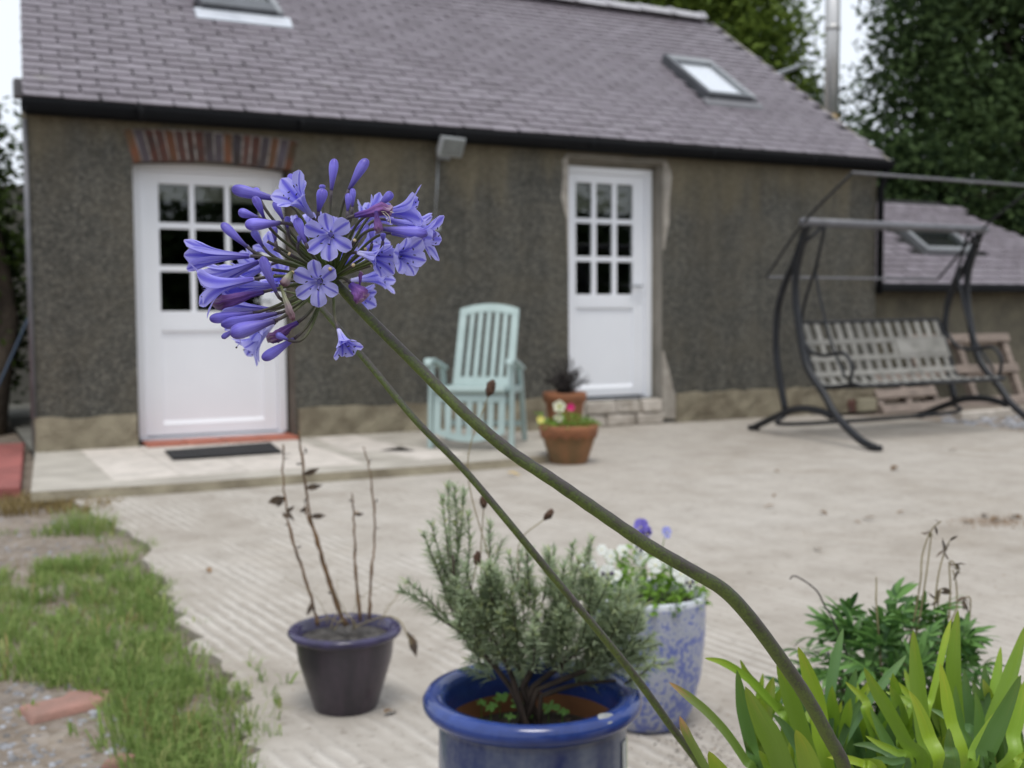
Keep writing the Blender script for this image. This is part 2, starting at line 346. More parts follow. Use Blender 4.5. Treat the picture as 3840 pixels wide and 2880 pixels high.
M['petal'] = petal_mat('agapanthus_petal', (0.44, 0.42, 0.93), (0.155, 0.135, 0.68), (0.18, 0.14, 0.62))
M['petalpale'] = petal_mat('agapanthus_petal_throat', (0.50, 0.49, 0.96), (0.155, 0.135, 0.70), (0.74, 0.73, 0.97), narrow=0.20)
M['bud'] = uvgrad('agapanthus_bud', [(0.0, (0.075, 0.055, 0.17)), (0.15, (0.105, 0.078, 0.36)), (0.45, (0.20, 0.165, 0.66)), (0.75, (0.235, 0.205, 0.76)), (0.92, (0.135, 0.10, 0.52)), (1.0, (0.08, 0.055, 0.34))], 0.4, 1, 0.35, 0.12, rnd=0.18)
M['wither'] = uvgrad('withered_petal', [(0.0, (0.085, 0.05, 0.30)), (0.3, (0.15, 0.06, 0.30)), (0.55, (0.26, 0.12, 0.40)), (0.8, (0.19, 0.07, 0.24)), (1.0, (0.36, 0.26, 0.36))], 0.7, 1, 1.1, 0.2, rnd=0.25)
M['pedicel'] = uvgrad('pedicel', [(0.0, (0.085, 0.135, 0.022)), (0.45, (0.075, 0.095, 0.025)), (0.85, (0.060, 0.052, 0.035)), (1.0, (0.055, 0.040, 0.06))], 0.5, 1, 0.25, rnd=0.2)
M['cut'] = simple('pale_cut', (0.55, 0.46, 0.28), (0.4, 0.3, 0.16), 400, 0.8)
M['filament'] = simple('stamen_filament', (0.42, 0.40, 0.80), (0.32, 0.28, 0.68), 100, 0.5)
M['drystamen'] = simple('dry_stamen', (0.62, 0.58, 0.44), (0.5, 0.45, 0.32), 100, 0.7)
M['anther'] = simple('dark_anther', (0.012, 0.010, 0.022), (0.008, 0.007, 0.012), 100, 0.6)
M['bract'] = uvgrad('papery_bract', [(0.0, (0.13, 0.15, 0.045)), (0.4, (0.42, 0.42, 0.30)), (0.6, (0.36, 0.28, 0.30)), (1.0, (0.17, 0.07, 0.10))], 0.8, 1, 0.3, 0.25)
M['flowerstem'] = stem_mat()
def strap_leaf(name, a, c, e):
    return uvgrad(name, [(0.0, a), (0.7, a), (0.94, c), (1.0, e)], 0.36, 1, 0.16 if 'brown' in name else 0.30, 0.28, (26, 1.6, 1), 0.16, 0.5)
M['leafA'] = strap_leaf('agapanthus_leaf', (0.20, 0.335, 0.034), (0.22, 0.36, 0.034), (0.29, 0.38, 0.04))
M['leafB'] = strap_leaf('agapanthus_leaf_yellow', (0.245, 0.385, 0.030), (0.28, 0.41, 0.032), (0.36, 0.42, 0.04))
M['leafC'] = strap_leaf('agapanthus_leaf_deep', (0.085, 0.175, 0.038), (0.10, 0.20, 0.04), (0.13, 0.215, 0.04))
M['leafD'] = strap_leaf('agapanthus_leaf_browned', (0.155, 0.265, 0.04), (0.20, 0.27, 0.06), (0.50, 0.27, 0.12))
M['leafE'] = strap_leaf('agapanthus_leaf_blue_green', (0.095, 0.19, 0.062), (0.11, 0.215, 0.066), (0.13, 0.22, 0.06))
M['lav'] = foliage('lavender_leaf', (0.27, 0.335, 0.215), (0.47, 0.55, 0.36), 0.8, 0.48, 8, (0.50, 0.54, 0.22), 0.15)
M['wood'] = simple('woody_stem', (0.075, 0.052, 0.036), (0.035, 0.026, 0.02), 40, 0.9)
M['seedhead'] = simple('brown_seed_head', (0.135, 0.070, 0.042), (0.06, 0.032, 0.02), 200, 0.9, 0.8, 300)
M['stalk'] = simple('dry_stalk', (0.28, 0.23, 0.115), (0.18, 0.15, 0.08), 30, 0.8)
M['twig'] = simple('dead_twig', (0.21, 0.115, 0.048), (0.065, 0.042, 0.026), 12, 0.85)
M['twigdark'] = simple('dark_twig', (0.05, 0.040, 0.036), (0.028, 0.024, 0.024), 20, 0.9)
M['dryleaf'] = simple('dried_leaf', (0.13, 0.09, 0.055), (0.055, 0.045, 0.04), 30, 0.9, trans=0.15)
M['fallen'] = simple('fallen_leaf_brown', (0.22, 0.125, 0.05), (0.10, 0.062, 0.03), 20, 0.85, rnd=0.3)
M['fallenyellow'] = simple('fallen_leaf_yellow', (0.62, 0.40, 0.03), (0.5, 0.28, 0.03), 20, 0.7)
M['pansyleaf'] = foliage('pansy_leaf', (0.095, 0.20, 0.022), (0.23, 0.40, 0.05), 0.5, 0.3, 8)
M['weed'] = foliage('weed_leaf', (0.085, 0.20, 0.03), (0.16, 0.32, 0.055), 0.5, 0.25, 8)
M['bushleaf'] = foliage('divided_leaf', (0.042, 0.105, 0.028), (0.155, 0.305, 0.075), 0.45, 0.3, 7)
M['cream'] = simple('cream_petal', (0.78, 0.77, 0.62), (0.66, 0.66, 0.48), 60, 0.6, trans=0.25)
M['lemon'] = simple('lemon_petal', (0.78, 0.72, 0.22), (0.7, 0.62, 0.12), 60, 0.6)
M['white'] = simple('white_petal', (0.90, 0.91, 0.87), (0.80, 0.82, 0.78), 60, 0.6, trans=0.25)
M['violet'] = simple('violet_petal', (0.30, 0.25, 0.76), (0.20, 0.15, 0.58), 60, 0.6, trans=0.25)
M['lilac'] = simple('lilac_petal', (0.47, 0.49, 0.86), (0.38, 0.38, 0.78), 60, 0.6, trans=0.25)
M['pansyeye'] = simple('pansy_blotch', (0.045, 0.018, 0.085), (0.02, 0.01, 0.04), 60, 0.7)
M['pink'] = simple('magenta_petal', (0.72, 0.02, 0.20), (0.55, 0.01, 0.14), 60, 0.6, trans=0.2)
M['grass'] = foliage('grass_blade', (0.135, 0.215, 0.055), (0.29, 0.395, 0.120), 0.6, 0.4, 3.5, (0.46, 0.45, 0.20), 0.15)
M['drygrass'] = foliage('dry_grass', (0.16, 0.11, 0.045), (0.36, 0.28, 0.12), 0.7, 0.2, 3)
M['stone'] = foliage('pebble', (0.12, 0.11, 0.10), (0.36, 0.37, 0.40), 0.9, 0.0, 9)
M['crumb'] = simple('soil_crumb', (0.085, 0.07, 0.055), (0.04, 0.034, 0.028), 30, 0.95)
M['brickfrag'] = simple('pink_brick', (0.37, 0.195, 0.155), (0.24, 0.145, 0.115), 9, 0.9, 0.5, 40)
M['blockstone'] = simple('pale_block', (0.34, 0.31, 0.22), (0.24, 0.215, 0.15), 9, 0.95, 0.5, 40)
M['tree1'] = foliage('tree_leaf_dark', (0.012, 0.026, 0.012), (0.090, 0.140, 0.050), 0.65, 0.3, 0.45, None, 0.1)
M['tree2'] = foliage('tree_leaf_yellow_green', (0.048, 0.085, 0.018), (0.20, 0.28, 0.05), 0.6, 0.3, 0.8, None, 0.12)
M['tree3'] = foliage('ivy_leaf', (0.014, 0.028, 0.008), (0.10, 0.165, 0.032), 0.5, 0.3, 2.5)
M['bark'] = simple('tree_bark', (0.10, 0.08, 0.06), (0.045, 0.036, 0.028), 8, 0.95, 0.7, 20, 0.02)
M['bluepipe'] = simple('blue_water_pipe', (0.035, 0.065, 0.115), (0.026, 0.05, 0.09), 5, 0.5)

# ------------------------------------------------------------------ mesh builder
class MB:
    def __init__(s, *mats): s.v = []; s.f = []; s.m = []; s.uv = []; s.mats = list(mats); s.has_uv = False
    def add(s, vs, fs, mat=0, uv=None):
        o = len(s.v); s.v += [tuple(p) for p in vs]; s.f += [tuple(i + o for i in f) for f in fs]; s.m += [mat] * len(fs)
        if uv: s.has_uv = True; s.uv += list(uv)
        else: s.uv += [(0, 0)] * len(vs)
        return s
    def box(s, a, b, mat=0, M4=None):
        (x0, y0, z0), (x1, y1, z1) = a, b
        vs = [Vector(p) for p in ((x0, y0, z0), (x1, y0, z0), (x1, y1, z0), (x0, y1, z0), (x0, y0, z1), (x1, y0, z1), (x1, y1, z1), (x0, y1, z1))]
        if M4: vs = [M4 @ p for p in vs]
        return s.add(vs, [(0, 3, 2, 1), (4, 5, 6, 7), (0, 1, 5, 4), (1, 2, 6, 5), (2, 3, 7, 6), (3, 0, 4, 7)], mat)
    def hexa(s, p, mat=0):
        return s.add(p, [(0, 3, 2, 1), (4, 5, 6, 7), (0, 1, 5, 4), (1, 2, 6, 5), (2, 3, 7, 6), (3, 0, 4, 7)], mat)
    def tube(s, pts, r, n=8, mat=0, cap=True, flat=1.0, ref=None):
        pts = [Vector(p) for p in pts]; k = len(pts)
        rs = r if isinstance(r, (list, tuple)) else [r] * k
        tans = [(pts[min(i + 1, k - 1)] - pts[max(i - 1, 0)]).normalized() for i in range(k)]
        a = Vector(ref) if ref else (Vector((0, 0, 1)) if abs(tans[0].z) < 0.9 else Vector((1, 0, 0)))
        nn = (a - tans[0] * a.dot(tans[0])).normalized()
        vs = []; uv = []
        for i in range(k):
            nn = (nn - tans[i] * nn.dot(tans[i])).normalized(); bb = tans[i].cross(nn)
            for j in range(n):
                an = 2 * math.pi * j / n
                vs.append(pts[i] + (nn * math.cos(an) + bb * math.sin(an) * flat) * rs[i]); uv.append((j / n, i / (k - 1)))
        fs = [(i * n + j, i * n + (j + 1) % n, (i + 1) * n + (j + 1) % n, (i + 1) * n + j) for i in range(k - 1) for j in range(n)]
        if cap: fs += [tuple(range(n))[::-1], tuple((k - 1) * n + j for j in range(n))]
        return s.add(vs, fs, mat, uv)
    def lathe(s, prof, c=(0, 0, 0), n=40, mats=None, wob=None):
        vs = []; k = len(prof)
        for i, (r, z) in enumerate(prof):
            for j in range(n):
                a = 2 * math.pi * j / n; rr = r; zz = z
                if wob: rr, zz = wob(i, a, r, z)
                vs.append((c[0] + rr * math.cos(a), c[1] + rr * math.sin(a), c[2] + zz))
        for i in range(k - 1):
            s.add([], [], 0)
        o = len(s.v); s.v += vs; s.uv += [(0, 0)] * len(vs)
        for i in range(k - 1):
            for j in range(n):
                s.f.append((o + i * n + j, o + i * n + (j + 1) % n, o + (i + 1) * n + (j + 1) % n, o + (i + 1) * n + j)); s.m.append(mats[i] if mats else 0)
        return s
    def disc(s, c, r, n=32, mat=0, bumpy=0.0):
        vs = [Vector(c)]; rings = 5
        for k in range(1, rings + 1):
            for j in range(n):
                a = 2 * math.pi * j / n
                vs.append(Vector((c[0] + r * k / rings * math.cos(a), c[1] + r * k / rings * math.sin(a), c[2] + (random.uniform(-bumpy, bumpy) if k < rings else 0))))
        fs = [(0, 1 + j, 1 + (j + 1) % n) for j in range(n)]
        for k in range(rings - 1):
            b0 = 1 + k * n; b1 = b0 + n
            fs += [(b0 + j, b1 + j, b1 + (j + 1) % n, b0 + (j + 1) % n) for j in range(n)]
        return s.add(vs, fs, mat)
    def leaf(s, p, d, nrm, L, W, mat=0, bend=0.0, shape=((0, 0.15), (0.3, 0.85), (0.6, 0.9), (1, 0.03))):
        """flat leaf blade with a fold: base p, direction d, face normal nrm"""
        p = Vector(p); d = Vector(d).normalized(); nrm = Vector(nrm); sd_ = d.cross(nrm).normalized(); nrm = sd_.cross(d)
        vs = []; uv = []
        for t, wd in shape:
            c = p + d * (L * t) + nrm * (-bend * L * t * t)
            vs += [c - sd_ * (W * wd * 0.5) + nrm * (W * wd * 0.12), c, c + sd_ * (W * wd * 0.5) + nrm * (W * wd * 0.12)]; uv += [(0, t), (0.5, t), (1, t)]
        fs = []
        for i in range(len(shape) - 1):
            a = i * 3; fs += [(a, a + 1, a + 4, a + 3), (a + 1, a + 2, a + 5, a + 4)]
        return s.add(vs, fs, mat, uv)
    def ellipsoid(s, c, r, n=10, k=6, mat=0, jit=0.0, M3=None):
        vs = []; c = Vector(c)
        for i in range(1, k):
            th = math.pi * i / k
            for j in range(n):
                a = 2 * math.pi * j / n; q = 1 + random.uniform(-jit, jit)
                p = Vector((r[0] * math.sin(th) * math.cos(a) * q, r[1] * math.sin(th) * math.sin(a) * q, r[2] * math.cos(th) * q))
                vs.append(c + (M3 @ p if M3 else p))
        t = Vector((0, 0, r[2])); bt = Vector((0, 0, -r[2]))
        vs += [c + (M3 @ t if M3 else t), c + (M3 @ bt if M3 else bt)]
        fs = [(i * n + j, (i + 1) * n + j, (i + 1) * n + (j + 1) % n, i * n + (j + 1) % n) for i in range(k - 2) for j in range(n)]
        T = (k - 1) * n
        fs += [(T, j, (j + 1) % n) for j in range(n)] + [(T + 1, (k - 2) * n + (j + 1) % n, (k - 2) * n + j) for j in range(n)]
        return s.add(vs, fs, mat)
    def mesh(s, name, org=(0, 0, 0), smooth=False):
        me = bpy.data.meshes.new(name); o = Vector(org)
        me.from_pydata([Vector(p) - o for p in s.v], [], s.f)
        for mt in s.mats: me.materials.append(mt)
        if len(s.mats) > 1: me.polygons.foreach_set('material_index', s.m)
        if s.has_uv:
            ul = me.uv_layers.new(name='UVMap'); li = np.zeros(len(me.loops), dtype=np.int32); me.loops.foreach_get('vertex_index', li)
            ul.data.foreach_set('uv', np.asarray(s.uv, dtype=np.float32)[li].ravel())
        if smooth: me.polygons.foreach_set('use_smooth', [True] * len(me.polygons))
        me.update(); return me
    def build(s, name, parent=None, smooth=False, org=None, bevel=0.0, seg=2):
        if org is None: org = root_loc(parent) if parent else (0, 0, 0)
        ob = bpy.data.objects.new(name, s.mesh(name, org, smooth)); COL.objects.link(ob)
        if parent: ob.parent = parent
        else: ob.location = org
        if bevel:
            bm = ob.modifiers.new('bevel', 'BEVEL'); bm.width = bevel; bm.segments = seg; bm.limit_method = 'ANGLE'; bm.angle_limit = R(40)
        return ob
def root_loc(o):
    while o.parent: o = o.parent
    return o.location.copy()
def tag(o, label, cat, group=None):
    o['label'] = label; o['category'] = cat
    if group: o['group'] = group
    return o
def thing(name, loc, label, cat, group=None):
    o = bpy.data.objects.new(name, None); COL.objects.link(o); o.location = loc; o.empty_display_size = 0.1
    return tag(o, label, cat, group)
def struct(o): o['kind'] = 'structure'; return o
def stuff(o): o['kind'] = 'stuff'; return o
def np_mesh(name, V, Fc, mats, parent=None, org=None, smooth=False, midx=None):
    """V (N,3) array, Fc (K,4) or (K,3) int array"""
    if org is None: org = root_loc(parent) if parent else Vector((0, 0, 0))
    V = np.asarray(V, dtype=np.float32) - np.asarray(org, dtype=np.float32); Fc = np.asarray(Fc, dtype=np.int32)
    me = bpy.data.meshes.new(name); k = Fc.shape[1]
    me.vertices.add(len(V)); me.vertices.foreach_set('co', V.ravel())
    me.loops.add(Fc.size); me.loops.foreach_set('vertex_index', Fc.ravel())
    me.polygons.add(len(Fc)); me.polygons.foreach_set('loop_start', np.arange(len(Fc), dtype=np.int32) * k)
    for mt in mats: me.materials.append(mt)
    if midx is not None: me.polygons.foreach_set('material_index', midx)
    if smooth: me.polygons.foreach_set('use_smooth', np.ones(len(Fc), dtype=bool))
    me.update(calc_edges=True); me.validate()
    ob = bpy.data.objects.new(name, me); COL.objects.link(ob)
    if parent: ob.parent = parent
    else: ob.location = org
    return ob
def crom(pts, n=8):
    """Catmull-Rom through pts"""
    P = [Vector(p) for p in pts]; P = [P[0] * 2 - P[1]] + P + [P[-1] * 2 - P[-2]]; out = []
    for i in range(1, len(P) - 2):
        for k in range(n):
            t = k / n; a, b, c, d = P[i - 1], P[i], P[i + 1], P[i + 2]
            out.append(0.5 * ((2 * b) + (c - a) * t + (2 * a - 5 * b + 4 * c - d) * t * t + (3 * b - a - 3 * c + d) * t ** 3))
    out.append(P[-2]); return out
def lerp(a, b, t): return a + (b - a) * t
def interp(vals, n):
    k = len(vals) - 1; out = []
    for i in range(n):
        f = i / (n - 1) * k; j = min(int(f), k - 1); out.append(lerp(vals[j], vals[j + 1], f - j))
    return out
def rvec():
    v = Vector((random.gauss(0, 1), random.gauss(0, 1), random.gauss(0, 1))); return v.normalized()

# ================================================================== THE SETTING
g = MB(M['soil']); S = 300
g.add([(-S, -S, -0.03), (S, -S, -0.03), (S, S, -0.03), (-S, S, -0.03)], [(0, 1, 2, 3)])
struct(g.build('ground'))

edge_px = [(300, 1888), (430, 1955), (560, 2090), (640, 2240), (700, 2370), (790, 2480), (900, 2600), (955, 2740), (930, 2880), (900, 3150)]
left = []
for p in crom([gnd(u, v) for u, v in edge_px], 6): left.append((p.x + random.uniform(-0.045, 0.045), p.y + random.uniform(-0.02, 0.02), 0.0))
a1, a2 = gnd(3428, 1572), gnd(3840, 1618)
poly = left + [(0.35, -9.6, 0), (0.3, -12, 0), (13, -12, 0), (13, a2.y - 0.4, 0), (a2.x, a2.y, 0), ((a1.x + a2.x) / 2, (a1.y + a2.y) / 2 + 0.07, 0), (a1.x, a1.y, 0), (a1.x - 0.25, -0.45, 0), (a1.x - 0.6, 0.1, 0), (0.78, 0.1, 0), (0.62, -1.2, 0)]
cy = MB(M['concrete']); n = len(poly)
cy.add(poly + [(x, y, -0.06) for x, y, z in poly], [tuple(range(n))] + [(i, n + i, n + (i + 1) % n, (i + 1) % n) for i in range(n)])
struct(cy.build('concrete_yard'))

# raised apron in front of the door, with its pale slabs
PZ = 0.055
pf = [(0.46, -2.0), (1.3, -2.07), (2.0, -2.05), (2.8, -2.06), (3.5, -2.02), (3.95, -1.93), (4.2, -1.75), (4.3, -1.3), (4.25, -0.02), (0.63, -0.02)]
pl = MB(M['platform'], M['plinth']); n = len(pf)
pl.add([(x, y, PZ) for x, y in pf] + [(x + (0.004 if 0 < i < 7 else 0), y - (0.025 if y < -1 else 0), 0.001) for i, (x, y) in enumerate(pf)], [tuple(range(n))])
pl.add(pl.v[:2 * n], [(i, n + i, n + (i + 1) % n, (i + 1) % n) for i in range(n)], 1)
apron = struct(pl.build('door_apron'))
def slab_piece(parent, name, mat, quad, z0, z1, bev=0.004):
    q = MB(mat); q.hexa([(x, y, z0) for x, y in quad] + [(x, y, z1) for x, y in quad])
    return q.build(name, parent, bevel=bev)
xs = [0.93, 1.33, 1.74, 2.15, 2.5]
ys = [-1.78, -1.30, -0.85, -0.40, -0.06]
for i in range(4):
    for j in range(4):
        if i == 0 and j == 0: pass
        e = 0.003; o = (0.05 if j % 2 else 0)
        slab_piece(apron, 'paving_slab', M['paving'], [(xs[i] + e, ys[j] + e), (xs[i + 1] - e, ys[j] + e), (xs[i + 1] - e, ys[j + 1] - e), (xs[i] + e, ys[j + 1] - e)], PZ - 0.01, PZ + 0.0025 + random.uniform(0, 0.001), 0.0015)
for q in ([(2.66, -0.55), (3.02, -0.6), (3.02, -0.1), (2.66, -0.1)], [(2.62, -1.1), (3.05, -1.35), (3.04, -0.62), (2.64, -0.57)], [(2.9, -1.78), (3.3, -1.62), (3.08, -1.0), (2.8, -1.2)]):
    slab_piece(apron, 'paving_slab', M['paving'], q, PZ - 0.01, PZ + 0.004)

# red paving at the left corner of the house
rp = MB(M['redpaint'])
rp.add([(-1.6, -1.66, 0.03), (0.43, -1.62, 0.03), (0.62, 0.9, 0.03), (-1.6, 0.9, 0.03), (-1.6, -1.66, -0.05), (0.43, -1.62, -0.05), (0.62, 0.9, -0.05), (-1.6, 0.9, -0.05)], [(0, 1, 2, 3), (0, 4, 5, 1), (1, 5, 6, 2)])
rpo = struct(rp.build('red_path'))
for j in range(5):
    y0, y1 = -1.62 + j * 0.5, -1.62 + (j + 1) * 0.5
    for i in range(3):
        xr = 0.425 + 0.075 * (y0 + 1.62); x1 = xr - i * 0.52; x0 = x1 - 0.51
        slab_piece(rpo, 'paving_tile', M['redpaint'], [(x0, y0 + 0.006), (x1, y0 + 0.006), (x1 + 0.037, y1 - 0.006), (x0 + 0.037, y1 - 0.006)], 0.02, 0.036)

# ================================================================== THE COTTAGE
HX0, HX1 = 0.635, 8.68
house = thing('cottage', (4.6, 2.8, 0), 'long grey pebbledashed cottage with a slate roof and two white half-glazed doors', 'house')
SLP = 0.676
EY, EZ = -0.17, 2.555
RY = 2.82
def roof_z(y): return EZ + SLP * (y - EY)
RZ = roof_z(RY)
def xleft(y): return HX0 - 0.005 + 0.075 * (y + 0.1)

def holed_wall(mb, xc, zc, holes, y0, y1):
    def solid(i, k):
        if not (0 <= i < len(xc) - 1 and 0 <= k < len(zc) - 1): return False
        cx, cz = (xc[i] + xc[i + 1]) / 2, (zc[k] + zc[k + 1]) / 2
        return not any(a < cx < b and c < cz < d for a, b, c, d in holes)
    for i in range(len(xc) - 1):
        for k in range(len(zc) - 1):
            if not solid(i, k): continue
            xa, xb, za, zb = xc[i], xc[i + 1], zc[k], zc[k + 1]
            mb.add([(xa, y0, za), (xb, y0, za), (xb, y0, zb), (xa, y0, zb)], [(0, 1, 2, 3)], 0)
            mb.add([(xa, y1, za), (xa, y1, zb), (xb, y1, zb), (xb, y1, za)], [(0, 1, 2, 3)], 1)
            if not solid(i - 1, k): mb.add([(xa, y0, za), (xa, y0, zb), (xa, y1, zb), (xa, y1, za)], [(0, 1, 2, 3)], 0)
            if not solid(i + 1, k): mb.add([(xb, y0, za), (xb, y1, za), (xb, y1, zb), (xb, y0, zb)], [(0, 1, 2, 3)], 0)
            if not solid(i, k + 1): mb.add([(xa, y0, zb), (xb, y0, zb), (xb, y1, zb), (xa, y1, zb)], [(0, 1, 2, 3)], 0)
            if not solid(i, k - 1): mb.add([(xa, y0, za), (xa, y1, za), (xb, y1, za), (xb, y0, za)], [(0, 1, 2, 3)], 0)
L0, L1, LT = 1.357, 2.555, 2.19
R0, R1, RB, RTOP = 5.05, 6.045, 0.235, 2.39
wm = MB(M['wall'], M['inside'])
holed_wall(wm, [HX0, L0, L1, R0, R1, HX1], [0.0, RB, LT, RTOP, 2.545], [(L0, L1, -1, LT), (R0, R1, RB, RTOP)], 0.0, 0.32)
front = wm.build('wall', house)
# gables and rear wall
gm = MB(M['wall'], M['inside'])
by = 2 * RY + 0.17 - 0.17
def gable(x, skew, t):
    pts = [(0.0, 0), (by, 0), (by, roof_z(0) - 0.05), (RY, RZ - 0.08), (0.0, roof_z(0) - 0.05)]
    o = [(x + skew * y, y, z) for y, z in pts]; i = [(x + skew * y + t, y, z) for y, z in pts]
    if t > 0: o, i = o, i
    gm.add(o, [(4, 3, 2, 1, 0) if t > 0 else (0, 1, 2, 3, 4)], 0); gm.add(i, [(0, 1, 2, 3, 4) if t > 0 else (4, 3, 2, 1, 0)], 1)
gable(HX0, 0.07, 0.3); gable(HX1, 0.0, -0.3)
gm.add([(HX0, by, 0), (HX1, by, 0), (HX1, by, 2.5), (HX0, by, 2.5)], [(3, 2, 1, 0)], 0)
gm.add([(HX0, by - 0.3, 0), (HX1, by - 0.3, 0), (HX1, by - 0.3, 2.5), (HX0, by - 0.3, 2.5)], [(0, 1, 2, 3)], 1)
gm.add([(HX0, 0.3, 0.02), (HX1, 0.3, 0.02), (HX1, by, 0.02), (HX0, by, 0.02)], [(0, 1, 2, 3)], 1)
gm.build('gable_wall', house)
# plinth, rough and slightly proud
def rough_slab(name, mat, x0, x1, z0, z1, y0, y1, nx, nz, jit, parent):
    q = MB(mat); vs = []
    for k in range(nz + 1):
        for i in range(nx + 1):
            vs.append((lerp(x0, x1, i / nx) + (random.uniform(-jit, jit) if 0 < i < nx else random.uniform(-jit, jit) * 0.6), y0 + random.uniform(-jit, jit) * 0.8, lerp(z0, z1, k / nz) + (random.uniform(-jit, jit) if k else 0)))
    fs = [(k * (nx + 1) + i, k * (nx + 1) + i + 1, (k + 1) * (nx + 1) + i + 1, (k + 1) * (nx + 1) + i) for k in range(nz) for i in range(nx)]
    T = len(vs)
    rim = [i for i in range(nx + 1)] + [(k) * (nx + 1) + nx for k in range(1, nz + 1)] + [nz * (nx + 1) + i for i in range(nx - 1, -1, -1)] + [k * (nx + 1) for k in range(nz - 1, 0, -1)]
    vs += [(vs[i][0], y1, vs[i][2]) for i in rim]
    fs += [(rim[(j + 1) % len(rim)], rim[j], T + j, T + (j + 1) % len(rim)) for j in range(len(rim))]
    q.add(vs, fs); return q.build(name, parent, smooth=False)
for x0, x1, zt in ((HX0, 1.345, 0.29), (2.575, 5.0, 0.285), (6.2, HX1, 0.275)):
    rough_slab('plinth', M['plinth'], x0, x1, 0.0, zt, -0.035, 0.01, int((x1 - x0) * 9), 3, 0.014, house)
# pale render band under the eaves
band = MB(M['plaster'])
# brick arch over the left door
arch = MB(M['mortar'])
NB = 18
def arch_pt(t, top):
    if top: return Vector((lerp(1.29, 2.615, t), 0, 2.395 + 0.026 * (1 - (2 * t - 1) ** 2) - 0.006 * t))
    return Vector((lerp(1.361, 2.555, t), 0, 2.160 + 0.032 * (1 - (2 * t - 1) ** 2)))
vs = []
for i in range(NB + 1):
    b, tp = arch_pt(i / NB, 0), arch_pt(i / NB, 1)
    vs += [(b.x, -0.012, b.z + 0.004), (tp.x, -0.012, tp.z), (b.x, 0.14, b.z + 0.004), (tp.x, 0.14, tp.z)]
arch.add(vs, [(4 * i, 4 * i + 4, 4 * i + 5, 4 * i + 1) for i in range(NB)] + [(4 * i, 4 * i + 2, 4 * i + 6, 4 * i + 4) for i in range(NB)] + [(4 * i + 1, 4 * i + 5, 4 * i + 7, 4 * i + 3) for i in range(NB)])
archo = arch.build('brick_arch', house)
for i in range(NB):
    a, b = (i + 0.075) / NB, (i + 0.925) / NB; y0 = -0.016 + random.uniform(-0.004, 0.004)
    p = [arch_pt(a, 0), arch_pt(b, 0), arch_pt(b, 1), arch_pt(a, 1)]
    p[2].z -= random.uniform(0, 0.012); p[3].z -= random.uniform(0, 0.012)
    q = MB(random.choice([M['brick'], M['brick'], M['brickdark'], M['brickor']]))
    q.hexa([(p[0].x, 0.13, p[0].z), (p[0].x, y0, p[0].z), (p[1].x, y0, p[1].z), (p[1].x, 0.13, p[1].z), (p[3].x, 0.13, p[3].z), (p[3].x, y0, p[3].z), (p[2].x, y0, p[2].z), (p[2].x, 0.13, p[2].z)])
    q.build('brick', archo, bevel=0.005)

